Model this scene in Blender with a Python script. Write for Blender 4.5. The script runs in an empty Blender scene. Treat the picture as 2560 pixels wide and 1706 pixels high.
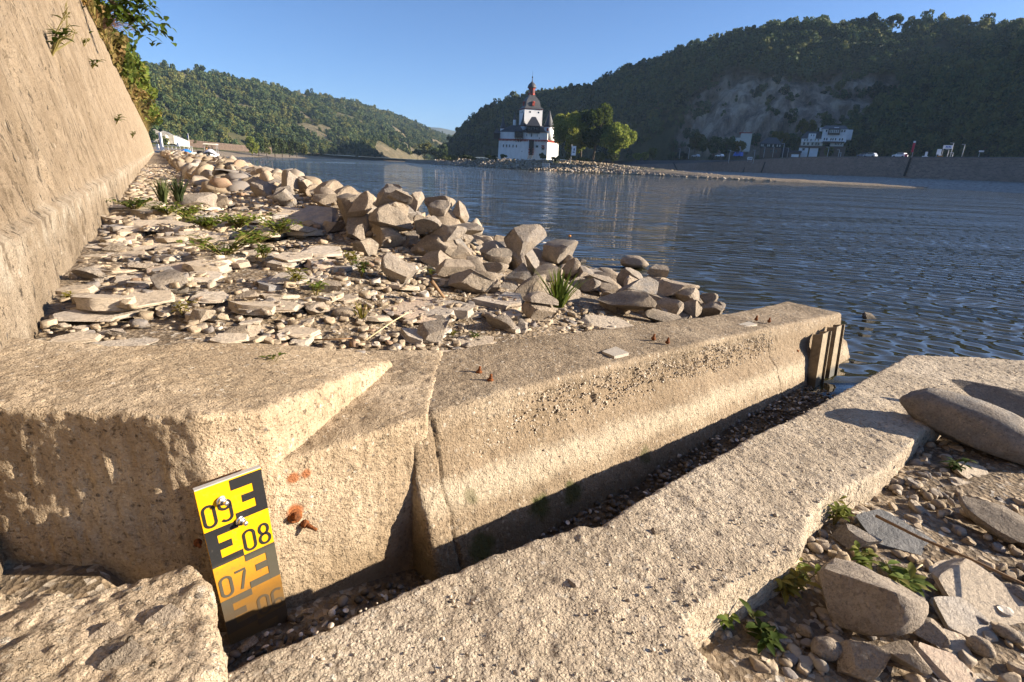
import bpy, bmesh, math, random
import numpy as np
from mathutils import Vector, Matrix, noise as mnoise

random.seed(7); RNG = np.random.default_rng(7)
SC = bpy.context.scene; COL = SC.collection
rad = math.radians

# ------------------------------------------------------------------ camera, sky, sun, exposure
CAM_H = 1.27; F_PX = 1350.0; PITCH = rad(18.0); ROLL = rad(2.5)
SUN_EL = rad(17.0); SUN_DIR = Vector((math.cos(SUN_EL), 0.03, math.sin(SUN_EL))).normalized()   # towards the sun
cam = bpy.data.cameras.new('camera'); cam.sensor_width = 36.0; cam.lens = 36.0 * F_PX / 2560.0
cam.clip_start = 0.05; cam.clip_end = 12000.0
cam_ob = bpy.data.objects.new('camera', cam); COL.objects.link(cam_ob)
_f = Vector((0, math.cos(PITCH), -math.sin(PITCH))); _r0 = Vector((1, 0, 0)); _u0 = _r0.cross(_f)
_r = _r0 * math.cos(ROLL) + _u0 * math.sin(ROLL); _u = -_r0 * math.sin(ROLL) + _u0 * math.cos(ROLL)
_m = Matrix((_r, _u, -_f)).transposed().to_4x4(); _m.translation = (0, 0, CAM_H)
cam_ob.matrix_world = _m; SC.camera = cam_ob

w = bpy.data.worlds.new('World'); SC.world = w; w.use_nodes = True
nt = w.node_tree; nt.nodes.clear()
sky = nt.nodes.new('ShaderNodeTexSky'); sky.sky_type = 'NISHITA'; sky.sun_disc = False
sky.sun_elevation = SUN_EL; sky.sun_rotation = rad(90.0 - 1.2); sky.air_density = 0.7; sky.dust_density = 1.0; sky.ozone_density = 6.2
bg = nt.nodes.new('ShaderNodeBackground'); bg.inputs['Strength'].default_value = 0.065
wo = nt.nodes.new('ShaderNodeOutputWorld'); nt.links.new(sky.outputs[0], bg.inputs[0]); nt.links.new(bg.outputs[0], wo.inputs[0])
sl = bpy.data.lights.new('sun', 'SUN'); sl.energy = 5.0; sl.angle = rad(0.5); sl.color = (1.0, 0.87, 0.70)
so = bpy.data.objects.new('sun', sl); COL.objects.link(so); so.location = (50, 0, 60)
so.rotation_euler = (-SUN_DIR).to_track_quat('-Z', 'Y').to_euler()
vs = SC.view_settings; vs.view_transform = 'Standard'; vs.look = 'None'; vs.exposure = 1.64; vs.gamma = 1.0; vs.use_curve_mapping = False
SC.render.engine = 'CYCLES'; SC.cycles.use_denoising = True; SC.cycles.max_bounces = 5; SC.cycles.transparent_max_bounces = 8
SC.cycles.diffuse_bounces = 2; SC.cycles.glossy_bounces = 2; SC.cycles.caustics_reflective = False; SC.cycles.caustics_refractive = False

# ------------------------------------------------------------------ picture <-> world helpers
def pray(px, py):
    return _r * ((px - 1280) / F_PX) - _u * ((py - 853) / F_PX) + _f
def at_z(px, py, z):
    d = pray(px, py); return Vector((0, 0, CAM_H)) + d * ((z - CAM_H) / d.z)
def at_y(px, py, y):
    d = pray(px, py); return Vector((0, 0, CAM_H)) + d * (y / d.y)
def depth(p): return (Vector(p) - Vector((0, 0, CAM_H))).dot(_f)

# ------------------------------------------------------------------ numpy noise
def _hash(i, j, k, seed):
    h = (i.astype(np.int64) * 374761393 + j.astype(np.int64) * 668265263 + k.astype(np.int64) * 1274126177 + seed * 1013904223) & 0xFFFFFFFF
    h = ((h ^ (h >> 13)) * 1103515245) & 0xFFFFFFFF
    h = ((h ^ (h >> 16)) * 2654435761) & 0xFFFFFFFF
    return ((h >> 8) & 0xFFFF) / 65535.0
def vnoise(P, seed=0):
    P = np.asarray(P, float); I = np.floor(P).astype(np.int64); f = P - I; f = f * f * (3 - 2 * f); o = 0
    for dx in (0, 1):
        wx = f[:, 0] if dx else 1 - f[:, 0]
        for dy in (0, 1):
            wy = f[:, 1] if dy else 1 - f[:, 1]
            for dz in (0, 1):
                wz = f[:, 2] if dz else 1 - f[:, 2]
                o = o + wx * wy * wz * _hash(I[:, 0] + dx, I[:, 1] + dy, I[:, 2] + dz, seed)
    return o * 2 - 1
def fbm(P, octv=4, seed=0, gain=0.5):
    P = np.asarray(P, float); a = 1.0; o = 0; s = 0
    for k in range(octv):
        o = o + a * vnoise(P, seed + k); s += a; a *= gain; P = P * 2.03 + 17.3
    return o / s

# ------------------------------------------------------------------ object helpers
def mesh_np(name, V, Fq, smooth=True):
    V = np.asarray(V, np.float32); Fq = np.asarray(Fq, np.int32); k = Fq.shape[1]
    me = bpy.data.meshes.new(name); me.vertices.add(len(V)); me.vertices.foreach_set('co', V.ravel())
    me.loops.add(Fq.size); me.loops.foreach_set('vertex_index', Fq.ravel())
    me.polygons.add(len(Fq)); me.polygons.foreach_set('loop_start', np.arange(0, Fq.size, k, dtype=np.int32))
    me.polygons.foreach_set('loop_total', np.full(len(Fq), k, np.int32))
    if smooth: me.polygons.foreach_set('use_smooth', np.ones(len(Fq), bool))
    me.update(calc_edges=True); me.validate(); return me
def link(name, me, mat=None, parent=None):
    o = bpy.data.objects.new(name, me); COL.objects.link(o)
    if mat is not None and not me.materials: me.materials.append(mat)
    if parent is not None: o.parent = parent
    return o
def tag(o, label=None, cat=None, group=None, kind=None):
    if label: o['label'] = label
    if cat: o['category'] = cat
    if group: o['group'] = group
    if kind: o['kind'] = kind
    return o
def empty(name, loc, rz=0.0, label=None, cat=None, group=None):
    o = bpy.data.objects.new(name, None); COL.objects.link(o); o.location = loc; o.rotation_euler = (0, 0, rz); o.empty_display_size = 0.1
    return tag(o, label, cat, group)
def copy_tree(o, parent=None, label=None):
    c = o.copy(); COL.objects.link(c); c.parent = parent
    if label: c['label'] = label
    for ch in o.children: copy_tree(ch, c)
    return c
class MB:
    """collects shapes, then links them as one mesh object"""
    def __init__(s): s.v = []; s.f = []
    def add(s, vs, fs):
        b = len(s.v); s.v += [tuple(p) for p in vs]; s.f += [tuple(b + i for i in f) for f in fs]; return s
    def box(s, c, d, rz=0.0, taper=1.0):
        x, y, z = d[0] / 2, d[1] / 2, d[2] / 2; cs, sn = math.cos(rz), math.sin(rz); vs = []
        for sz in (-1, 1):
            k = taper if sz > 0 else 1.0
            for sx, sy in ((-1, -1), (1, -1), (1, 1), (-1, 1)):
                a, b2 = sx * x * k, sy * y * k; vs.append((c[0] + a * cs - b2 * sn, c[1] + a * sn + b2 * cs, c[2] + sz * z))
        return s.add(vs, [(3, 2, 1, 0), (4, 5, 6, 7), (0, 1, 5, 4), (1, 2, 6, 5), (2, 3, 7, 6), (3, 0, 4, 7)])
    def prism(s, poly, z0, z1, poly2=None):
        n = len(poly); p2 = poly2 or poly
        vs = [(p[0], p[1], z0) for p in poly] + [(p[0], p[1], z1) for p in p2]
        return s.add(vs, [tuple(range(n - 1, -1, -1)), tuple(range(n, 2 * n))] + [(i, (i + 1) % n, n + (i + 1) % n, n + i) for i in range(n)])
    def lathe(s, prof, n=16, c=(0, 0, 0), rot=0.0):
        vs = []
        for r, z in prof:
            for k in range(n):
                a = rot + 2 * math.pi * k / n; vs.append((c[0] + r * math.cos(a), c[1] + r * math.sin(a), c[2] + z))
        fs = [(i * n + k, i * n + (k + 1) % n, (i + 1) * n + (k + 1) % n, (i + 1) * n + k) for i in range(len(prof) - 1) for k in range(n)]
        fs += [tuple(range(n - 1, -1, -1)), tuple(range((len(prof) - 1) * n, len(prof) * n))]
        return s.add(vs, fs)
    def tube(s, pts, rads, n=6):
        pts = [Vector(p) for p in pts]
        if not hasattr(rads, '__len__'): rads = [rads] * len(pts)
        vs = []; 
        for i, p in enumerate(pts):
            t = (pts[min(i + 1, len(pts) - 1)] - pts[max(i - 1, 0)]).normalized()
            a = t.orthogonal().normalized() if i == 0 else (pa - t * pa.dot(t)).normalized()
            pa = a; b = t.cross(a)
            for k in range(n):
                an = 2 * math.pi * k / n; vs.append(p + (a * math.cos(an) + b * math.sin(an)) * rads[i])
        fs = [(i * n + k, i * n + (k + 1) % n, (i + 1) * n + (k + 1) % n, (i + 1) * n + k) for i in range(len(pts) - 1) for k in range(n)]
        fs += [tuple(range(n - 1, -1, -1)), tuple(range((len(pts) - 1) * n, len(pts) * n))]
        return s.add(vs, fs)
    def mesh(s, name, smooth=False):
        me = bpy.data.meshes.new(name); me.from_pydata(s.v, [], s.f); me.update()
        if smooth: me.polygons.foreach_set('use_smooth', np.ones(len(me.polygons), bool))
        return me
    def build(s, name, mat, parent=None, smooth=False): return link(name, s.mesh(name, smooth), mat, parent)

def grid_mesh(name, G, smooth=True):
    """G: (a, b, 3) array of points -> quad sheet"""
    a, b = G.shape[:2]; idx = np.arange(a * b).reshape(a, b)
    Fq = np.stack([idx[:-1, :-1], idx[1:, :-1], idx[1:, 1:], idx[:-1, 1:]], -1).reshape(-1, 4)
    return mesh_np(name, G.reshape(-1, 3), Fq, smooth)

# ------------------------------------------------------------------ materials
class NT:
    def __init__(s, name, rough=0.8, spec=0.3):
        s.mat = bpy.data.materials.new(name); s.mat.use_nodes = True; s.t = s.mat.node_tree; s.b = s.t.nodes['Principled BSDF']
        s.b.inputs['Roughness'].default_value = rough; s.b.inputs['Specular IOR Level'].default_value = spec; s._p = None
    def new(s, ty, **kw):
        n = s.t.nodes.new(ty)
        for k, v in kw.items(): setattr(n, k, v)
        return n
    def put(s, sock, v):
        if hasattr(v, 'links') or hasattr(v, 'is_linked'): s.t.links.new(v, sock)
        elif isinstance(v, (tuple, list)) and len(v) == 3 and sock.type == 'RGBA': sock.default_value = (*v, 1)
        else: sock.default_value = v
    def pos(s):
        if s._p is None: s._p = s.new('ShaderNodeNewGeometry').outputs['Position']
        return s._p
    def obj(s):
        """object coordinates shifted by the object's own random number"""
        tc = s.new('ShaderNodeTexCoord'); oi = s.new('ShaderNodeObjectInfo')
        m = s.new('ShaderNodeVectorMath', operation='SCALE'); m.inputs[0].default_value = (37.0, 91.0, 53.0); s.t.links.new(oi.outputs['Random'], m.inputs['Scale'])
        a = s.new('ShaderNodeVectorMath', operation='ADD'); s.t.links.new(tc.outputs['Object'], a.inputs[0]); s.t.links.new(m.outputs[0], a.inputs[1]); return a.outputs[0]
    def rnd(s): return s.new('ShaderNodeObjectInfo').outputs['Random']
    def island(s): return s.new('ShaderNodeNewGeometry').outputs['Random Per Island']
    def scale(s, v, k):
        m = s.new('ShaderNodeVectorMath', operation='MULTIPLY'); s.put(m.inputs[0], v); m.inputs[1].default_value = k; return m.outputs[0]
    def noise(s, v, sc, det=3.0, ro=0.5, dist=0.0):
        n = s.new('ShaderNodeTexNoise'); s.put(n.inputs['Vector'], v); n.inputs['Scale'].default_value = sc; n.inputs['Detail'].default_value = det
        n.inputs['Roughness'].default_value = ro; n.inputs['Distortion'].default_value = dist; return n.outputs[0]
    def vor(s, v, sc, feat='F1', out='Distance', rand=1.0):
        n = s.new('ShaderNodeTexVoronoi', feature=feat); s.put(n.inputs['Vector'], v); n.inputs['Scale'].default_value = sc; n.inputs['Randomness'].default_value = rand; return n.outputs[out]
    def ramp(s, f, stops, interp='LINEAR'):
        n = s.new('ShaderNodeValToRGB'); s.put(n.inputs[0], f); r = n.color_ramp; r.interpolation = interp
        while len(r.elements) < len(stops): r.elements.new(0.5)
        for e, (p, c) in zip(r.elements, stops):
            e.position = p; e.color = (c, c, c, 1) if not hasattr(c, '__len__') else (*c, 1)
        return n.outputs[0]
    def mix(s, f, a, b, mode='MIX'):
        n = s.new('ShaderNodeMix', data_type='RGBA', blend_type=mode); s.put(n.inputs[0], f); s.put(n.inputs[6], a); s.put(n.inputs[7], b); return n.outputs[2]
    def math(s, op, a, b=0.0, clamp=False):
        n = s.new('ShaderNodeMath', operation=op, use_clamp=clamp); s.put(n.inputs[0], a); s.put(n.inputs[1], b); return n.outputs[0]
    def xyz(s, v, i):
        n = s.new('ShaderNodeSeparateXYZ'); s.put(n.inputs[0], v); return n.outputs[i]
    def bump(s, h, dist=0.01, st=1.0, prev=None):
        n = s.new('ShaderNodeBump'); n.inputs['Strength'].default_value = st; n.inputs['Distance'].default_value = dist; s.put(n.inputs['Height'], h)
        if prev is not None: s.t.links.new(prev, n.inputs['Normal'])
        return n.outputs[0]
    def out(s, col=None, nrm=None, rough=None):
        if col is not None: s.put(s.b.inputs['Base Color'], col)
        if nrm is not None: s.t.links.new(nrm, s.b.inputs['Normal'])
        if rough is not None: s.put(s.b.inputs['Roughness'], rough)
        return s.mat
    def blob(s, c, r, soft=0.4, wob=0.5, nsc=30.0):
        """0..1 mask of a stain with an uneven edge round a point of the place"""
        d = s.new('ShaderNodeVectorMath', operation='DISTANCE'); s.put(d.inputs[0], s.pos()); d.inputs[1].default_value = c
        n = s.math('MULTIPLY', s.math('SUBTRACT', s.noise(s.pos(), nsc, 3), 0.5), wob * r * 2)
        v = s.math('ADD', d.outputs['Value'], n); m = s.new('ShaderNodeMapRange'); s.put(m.inputs[0], v)
        m.inputs[1].default_value = r; m.inputs[2].default_value = r * (1 - soft); m.inputs[3].default_value = 0; m.inputs[4].default_value = 1; return m.outputs[0]

def plain(name, col, rough=0.7, var=0.12, nsc=3.0, metal=0.0, bump=0.0, spec=0.3):
    k = NT(name, rough, spec); p = k.obj(); n = k.noise(p, nsc, 4, 0.6)
    lo = tuple(c * (1 - var) for c in col); hi = tuple(min(1, c * (1 + var)) for c in col)
    k.b.inputs['Metallic'].default_value = metal
    return k.out(k.ramp(n, [(0.3, lo), (0.7, hi)]), k.bump(k.noise(p, nsc * 6, 3), bump) if bump else None)

def concrete(name, a, b, c, agg=0.5, bumpd=0.006, pscale=55.0, stains=(), extra=None, pits=0.5, lum=1.0):
    a, b, c = [(x[0] * 1.14 * lum, x[1] * 1.16 * lum, x[2] * 1.20 * lum) for x in (a, b, c)]; k = NT(name, 0.9, 0.2); p = k.pos()
    big = k.noise(p, 2.3, 4, 0.6); mid = k.noise(p, 14, 5, 0.65); fine = k.noise(p, 130, 3, 0.7)
    col = k.ramp(big, [(0.36, tuple(x * 0.86 for x in a)), (0.5, b), (0.64, tuple(x * 1.05 for x in c))])
    col = k.mix(k.ramp(mid, [(0.35, 0.0), (0.7, 0.55)]), col, tuple(x * 0.62 for x in b))
    col = k.mix(k.ramp(k.noise(p, 5.1, 5, 0.7), [(0.55, 0.0), (0.75, 0.5)]), col, (c[0] * 1.15, c[1] * 1.12, c[2] * 1.08))
    vd = k.vor(p, pscale); vc = k.vor(p, pscale, out='Color')
    stone = k.ramp(k.xyz(vc, 0), [(0.0, (0.16, 0.14, 0.12)), (0.25, (0.33, 0.26, 0.18)), (0.6, (0.45, 0.36, 0.25)), (1.0, (0.58, 0.52, 0.43))])
    show = k.math('MULTIPLY', k.ramp(vd, [(0.30, 1.0), (0.46, 0.0)]), k.ramp(k.xyz(vc, 1), [(1 - agg, 0.0), (min(1.0, 1.02 - agg * 0.9), 1.0)]))
    col = k.mix(k.math('MULTIPLY', show, 0.85), col, stone)
    dark = k.ramp(k.noise(p, 75, 3, 0.75), [(0.58, 0.0), (0.70, pits)])
    col = k.mix(dark, col, (0.055, 0.042, 0.03))
    col = k.mix(k.ramp(fine, [(0.32, 0.34), (0.5, 0.0)]), col, tuple(x * 0.35 for x in a)); col = k.mix(k.ramp(fine, [(0.58, 0.0), (0.7, 0.35)]), col, tuple(min(0.75, x * 1.45) for x in c))
    if extra: col = extra(k, col)
    for cc, r, scol, am in stains:
        col = k.mix(k.math('MULTIPLY', k.blob(cc, r), am), col, scol)
    g2 = k.vor(p, pscale * 1.9); gm_ = k.ramp(g2, [(0.15, 1.0), (0.5, 0.0)])
    col = k.mix(k.ramp(g2, [(0.45, 0.0), (0.62, 0.3 * agg)]), col, tuple(x * 0.33 for x in a))
    h1 = k.math('MULTIPLY', k.ramp(vd, [(0.0, 1.0), (0.5, 0.0)]), k.ramp(k.xyz(vc, 1), [(0.9 - agg, 0.1), (1.0, 1.0)]))
    n0 = k.bump(gm_, bumpd * agg * 0.9); n1 = k.bump(h1, bumpd * agg * 1.4, 1.0, n0); n2 = k.bump(k.math('SUBTRACT', k.noise(p, 60, 5, 0.7), k.math('MULTIPLY', dark, 0.9)), bumpd * 1.6, 1.0, n1)
    n3 = k.bump(fine, bumpd * 0.5, 1.0, n2)
    return k.out(col, n3)
# ------------------------------------------------------------------ frame of the old landing: s along it, n out of its face
AZ = rad(47.3); E2 = Vector((math.sin(AZ), math.cos(AZ), 0)); N2 = Vector((E2.y, -E2.x, 0)); O2 = Vector((-0.668, 1.004, 0))
def SN(s, n, z=0.0): return O2 + E2 * s + N2 * n + Vector((0, 0, z))
def to_sn(p): q = Vector((p[0], p[1], 0)) - O2; return q.dot(E2), q.dot(N2)
def on_n(px, py, nn):
    d = pray(px, py); return Vector((0, 0, CAM_H)) + d * ((O2.dot(N2) + nn) / d.dot(N2))
def floor_z(s): return np.interp(s, [-0.3, 0.1, 0.6, 3.2, 3.7], [0.145, 0.125, 0.022, 0.010, -0.05])
# the river wall: foot line, direction along it, normal to the river
WP = np.array([-1.35, 1.32]); WD = np.array([-0.539, 0.842]); WN = np.array([0.842, 0.539]); BATTER = 0.15
def ground_z(x, y):
    x = np.asarray(x, float); y = np.asarray(y, float)
    q = (x - WP[0]) * WN[0] + (y - WP[1]) * WN[1]; t = (x - WP[0]) * WD[0] + (y - WP[1]) * WD[1]
    qs = 5.0 + np.clip(t - 5, 0, 60) * 0.05
    base = 0.70 - np.clip((q - 1.25) / (qs - 1.25), 0, 3) * 0.70
    # the landing cuts in: the rubble drops towards the back of the beam
    s = (x - O2.x) * E2.x + (y - O2.y) * E2.y; n = (x - O2.x) * N2.x + (y - O2.y) * N2.y
    zb = np.interp(s, [0.2, 0.6, 1.4, 2.3, 3.0, 3.8, 4.2, 5.0], [0.66, 0.54, 0.50, 0.44, 0.36, 0.12, -0.25, -0.5])
    k = np.clip((n + 1.5) / 1.0, 0, 1); k = k * k * (3 - 2 * k)
    base = base + 0.27 * np.exp(-((q - 2.1) / 0.62) ** 2) * np.clip((t - 1.3) / 1.0, 0, 1)
    return base * (1 - k) + np.minimum(base, zb) * k

def solid(mb, voxel, bevel, seg=3):
    me = mb.mesh('tmp'); o = bpy.data.objects.new('tmp', me); COL.objects.link(o)
    bm = bmesh.new(); bm.from_mesh(me); bmesh.ops.recalc_face_normals(bm, faces=bm.faces); bm.to_mesh(me); bm.free()
    if bevel:
        b = o.modifiers.new('b', 'BEVEL'); b.width = bevel; b.segments = seg; b.limit_method = 'ANGLE'; b.angle_limit = rad(25)
    r = o.modifiers.new('r', 'REMESH'); r.mode = 'VOXEL'; r.voxel_size = voxel; r.use_smooth_shade = True
    dg = bpy.context.evaluated_depsgraph_get(); ev = o.evaluated_get(dg); out = bpy.data.meshes.new_from_object(ev)
    bpy.data.objects.remove(o); bpy.data.meshes.remove(me); return out
def displace(me, fn):
    n = len(me.vertices); V = np.empty(n * 3, np.float32); Nn = np.empty(n * 3, np.float32)
    me.vertices.foreach_get('co', V); me.vertices.foreach_get('normal', Nn); V = V.reshape(-1, 3); Nn = Nn.reshape(-1, 3)
    V = V + Nn * fn(V.astype(float), Nn)[:, None]; me.vertices.foreach_set('co', V.astype(np.float32).ravel())
    me.polygons.foreach_set('use_smooth', np.ones(len(me.polygons), bool)); me.update()
def rough_fn(big, mid, fine, pit=0.0, seed=0, chip=0.0):
    def fn(V, Nn):
        d = big * fbm(V * 3.0, 2, seed) + mid * fbm(V * 14.0, 3, seed + 3) + fine * fbm(V * 60.0, 2, seed + 9)
        if pit:
            p = fbm(V * 38.0, 2, seed + 20); d = d - pit * np.clip((p - 0.28) * 4, 0, 1)
        if chip:
            c = fbm(V * 6.0, 3, seed + 30); d = d - chip * np.clip((c - 0.2) * 3, 0, 1)
        return d
    return fn

RUST = (0.30, 0.085, 0.018); MOSS = (0.05, 0.065, 0.012)
def wall_extra(k, c):
    z = k.math('ADD', k.xyz(k.pos(), 2), k.math('MULTIPLY', k.math('SUBTRACT', k.noise(k.pos(), 4, 4, 0.6), 0.5), 0.22))
    c = k.mix(k.ramp(z, [(0.90, 0.0), (0.98, 0.35), (1.6 / 1.6, 0.35)]), c, (0.31, 0.225, 0.14))
    m = k.new('ShaderNodeMapRange'); k.put(m.inputs[0], z); m.inputs[1].default_value = 0.80; m.inputs[2].default_value = 1.06
    c = k.mix(k.math('MULTIPLY', k.ramp(m.outputs[0], [(0.2, 0.0), (0.55, 1.0), (0.9, 0.0)]), k.ramp(k.noise(k.pos(), 7, 4, 0.7), [(0.4, 0.0), (0.65, 0.75)])), c, (0.62, 0.55, 0.44))
    c = k.mix(k.ramp(k.noise(k.scale(k.pos(), (1.0, 1.0, 0.5)), 8.5, 5, 0.7, 0.3), [(0.555, 0.0), (0.62, 0.8)]), c, (0.15, 0.11, 0.07))
    c = k.mix(k.ramp(k.noise(k.scale(k.pos(), (1.0, 1.0, 0.55)), 21, 4, 0.7, 0.4), [(0.59, 0.0), (0.64, 0.9)]), c, (0.045, 0.035, 0.026))
    return k.mix(k.ramp(k.noise(k.scale(k.pos(), (2.2, 2.2, 0.25)), 1.6, 4, 0.6), [(0.5, 0.0), (0.75, 0.35)]), c, (0.25, 0.18, 0.11))
m_wall = concrete('river_wall_render', (0.32, 0.24, 0.155), (0.42, 0.325, 0.22), (0.50, 0.40, 0.285), agg=0.15, bumpd=0.014, pscale=26, pits=0.7, extra=wall_extra, lum=0.79)
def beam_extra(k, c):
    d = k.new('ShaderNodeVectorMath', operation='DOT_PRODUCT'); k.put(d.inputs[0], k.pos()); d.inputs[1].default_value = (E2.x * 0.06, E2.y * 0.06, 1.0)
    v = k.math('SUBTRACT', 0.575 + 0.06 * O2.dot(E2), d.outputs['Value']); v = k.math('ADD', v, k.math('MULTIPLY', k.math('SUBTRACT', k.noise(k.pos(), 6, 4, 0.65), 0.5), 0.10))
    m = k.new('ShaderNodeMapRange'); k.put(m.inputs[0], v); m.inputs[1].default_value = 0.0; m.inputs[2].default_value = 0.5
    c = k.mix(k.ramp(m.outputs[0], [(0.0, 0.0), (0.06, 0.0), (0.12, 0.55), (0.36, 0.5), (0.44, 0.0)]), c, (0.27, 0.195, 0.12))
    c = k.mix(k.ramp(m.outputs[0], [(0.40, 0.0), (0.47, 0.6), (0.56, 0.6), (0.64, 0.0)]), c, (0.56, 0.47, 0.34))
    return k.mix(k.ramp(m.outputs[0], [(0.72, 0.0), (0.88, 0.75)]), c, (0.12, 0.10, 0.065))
def block_extra(k, c):
    v = k.math('ADD', k.xyz(k.pos(), 2), k.math('MULTIPLY', k.math('SUBTRACT', k.noise(k.scale(k.pos(), (1, 1, 0.35)), 7, 4, 0.65), 0.5), 0.25))
    c = k.mix(k.ramp(v, [(0.12, 0.7), (0.34, 0.15), (0.45, 0.0)]), c, (0.19, 0.135, 0.08))
    return k.mix(k.ramp(k.noise(k.scale(k.pos(), (5, 5, 0.5)), 4, 4, 0.65), [(0.5, 0.0), (0.62, 0.4)]), c, (0.23, 0.165, 0.10))
m_block = concrete('abutment_concrete', (0.32, 0.235, 0.145), (0.41, 0.31, 0.20), (0.47, 0.37, 0.25), agg=0.25, bumpd=0.006, pscale=75, pits=0.6, extra=block_extra, lum=1.05,
    stains=[(tuple(on_n(735, 1195, -0.04)), 0.020, RUST, 0.8), (tuple(on_n(765, 1185, -0.04)), 0.016, RUST, 0.8), (tuple(on_n(738, 1280, -0.04)), 0.026, RUST, 0.9),
            (tuple(on_n(470, 1300, -0.04)), 0.034, RUST, 0.75), (tuple(on_n(462, 1325, -0.04)), 0.022, (0.2, 0.05, 0.012), 0.8)])
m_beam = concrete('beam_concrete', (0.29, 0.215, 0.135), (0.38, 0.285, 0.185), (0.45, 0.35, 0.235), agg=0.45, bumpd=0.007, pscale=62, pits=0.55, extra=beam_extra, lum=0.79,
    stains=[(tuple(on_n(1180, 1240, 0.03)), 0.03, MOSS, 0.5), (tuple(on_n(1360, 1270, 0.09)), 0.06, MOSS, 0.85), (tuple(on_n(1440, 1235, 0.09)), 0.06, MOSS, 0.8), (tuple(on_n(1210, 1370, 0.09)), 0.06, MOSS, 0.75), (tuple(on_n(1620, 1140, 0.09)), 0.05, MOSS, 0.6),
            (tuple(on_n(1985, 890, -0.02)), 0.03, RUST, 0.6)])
m_slab = concrete('slab_concrete', (0.30, 0.235, 0.165), (0.39, 0.31, 0.215), (0.46, 0.375, 0.27), agg=0.75, bumpd=0.0055, pscale=62, pits=0.35, lum=1.2)
m_lump = concrete('broken_concrete', (0.33, 0.25, 0.16), (0.43, 0.33, 0.22), (0.5, 0.40, 0.28), agg=0.7, bumpd=0.010, pscale=48, pits=0.5, lum=1.34)

# ---- river wall on the landward side
def wall_sheet(t0, t1, z0, z1, nt_, nz, bat0, amp, seed, off=0.0):
    tt = t0 + (t1 - t0) * np.linspace(0, 1, nt_) ** 2.8; zz = np.linspace(z0, z1, nz); T, Z = np.meshgrid(tt, zz, indexing='ij')
    back = np.where(Z < 1.0, -0.02 * (Z - 0.7), -0.02 * 0.3 - 0.035 - bat0 * (Z - 1.0)) if off == 0 else -bat0 * (Z - 0.7) + off
    P = np.stack([WP[0] + WD[0] * T, WP[1] + WD[1] * T, Z], -1).reshape(-1, 3)
    d = amp * fbm(P * np.array([1.6, 1.6, 1.2]), 4, seed) + amp * 0.35 * fbm(P * 9.0, 3, seed + 5)
    pk = fbm(P * np.array([8.5, 8.5, 4.5]), 3, seed + 40); d = d - 0.03 * np.clip((pk - 0.33) * 6, 0, 1) * np.clip((Z.ravel() - 0.95) * 8, 0.25, 1); d = d + back.ravel(); P[:, 0] += WN[0] * d; P[:, 1] += WN[1] * d
    return P.reshape(nt_, nz, 3)
wall = empty('river_wall', (float(WP[0]), float(WP[1]), 0.6), 0, 'tall sloping tan rendered river wall along the bank', 'wall')
Gw = wall_sheet(-2.6, 135, 0.35, 4.45, 560, 150, BATTER, 0.030, 11) - np.array([WP[0], WP[1], 0.6]); link('wall_face', grid_mesh('wall_face', Gw[:, ::-1]), m_wall, wall)
top = []
for T in np.linspace(-2.6, 135, 60):
    for q in (-0.53, -0.75, -1.4, -6.0):
        top.append((WP[0] + WD[0] * T + WN[0] * q - WP[0], WP[1] + WD[1] * T + WN[1] * q - WP[1], 4.43 - 0.6 if q != -6.0 else 4.9 - 0.6))
m_soil = NT('bank_soil', 0.95, 0.1); _p = m_soil.pos()
m_soil = m_soil.out(m_soil.ramp(m_soil.noise(_p, 3, 5, 0.65), [(0.3, (0.085, 0.065, 0.04)), (0.7, (0.19, 0.145, 0.09))]), m_soil.bump(m_soil.noise(_p, 25, 5, 0.7), 0.03))
link('wall_top', grid_mesh('wall_top', np.array(top).reshape(60, 4, 3)[:, ::-1]), m_soil, wall)

# ---- abutment block with the gauge recess
def PB(s, n): return tuple(SN(s, n))[:2]
A_, B_, C_ = PB(0.03, -0.04), PB(0.17, -0.04), PB(0.75, -0.46)
def blk_z(x, y):
    s, n = to_sn((x, y)); return 0.73 - 0.215 * max(0, s - 0.03) + 0.04 * max(0.0, min(0.6, 0.03 - s))
mb = MB(); poly = [(-1.75, 1.0), A_, B_, C_, (-0.62, 1.90), (-0.92, 1.68), (-1.14, 1.46), (-1.75, 1.5)]
foot = [(-1.75, 0.985), A_, PB(0.225, -0.04), PB(0.80, -0.48), (-0.62, 1.90), (-0.92, 1.68), (-1.14, 1.46), (-1.75, 1.5)]
n_ = len(poly); vs_ = [(x, y, -0.1) for x, y in foot] + [(x, y, blk_z(x, y)) for x, y in poly]
mb.add(vs_, [tuple(range(n_ - 1, -1, -1)), tuple(range(n_, 2 * n_))] + [(i, (i + 1) % n_, n_ + (i + 1) % n_, n_ + i) for i in range(n_)])
blk = solid(mb, 0.0075, 0.018)
mb = MB().prism([PB(0.16, -0.042), PB(0.62, -0.042), PB(1.0, -0.50), PB(0.5, -0.9), PB(0.1, -0.4)], -0.1, 0.553); rec = solid(mb, 0.0075, 0.012)
def face_fn(V, Nn, sd):
    d = rough_fn(0.005, 0.0045, 0.003, 0.002, sd, 0.003)(V, Nn)
    return d + 0.007 * fbm(V * np.array([60., 60., 15.]), 3, sd + 60) * (np.abs(Nn[:, 2]) < 0.5) * np.clip((-0.62 - V[:, 0]) * 8, 0.15, 1)   # rough board-cast face
for me_, sd in ((blk, 41), (rec, 47)): displace(me_, lambda V, Nn, sd=sd: face_fn(V, Nn, sd))
ab = empty('concrete_abutment', (-0.9, 1.2, 0), 0, 'tan concrete abutment block that carries the yellow gauge board', 'concrete block')
for nm, me_ in (('block', blk), ('gauge_recess', rec)):
    o = link(nm, me_, m_block, ab); o.location = (0.9, -1.2, 0)

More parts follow.
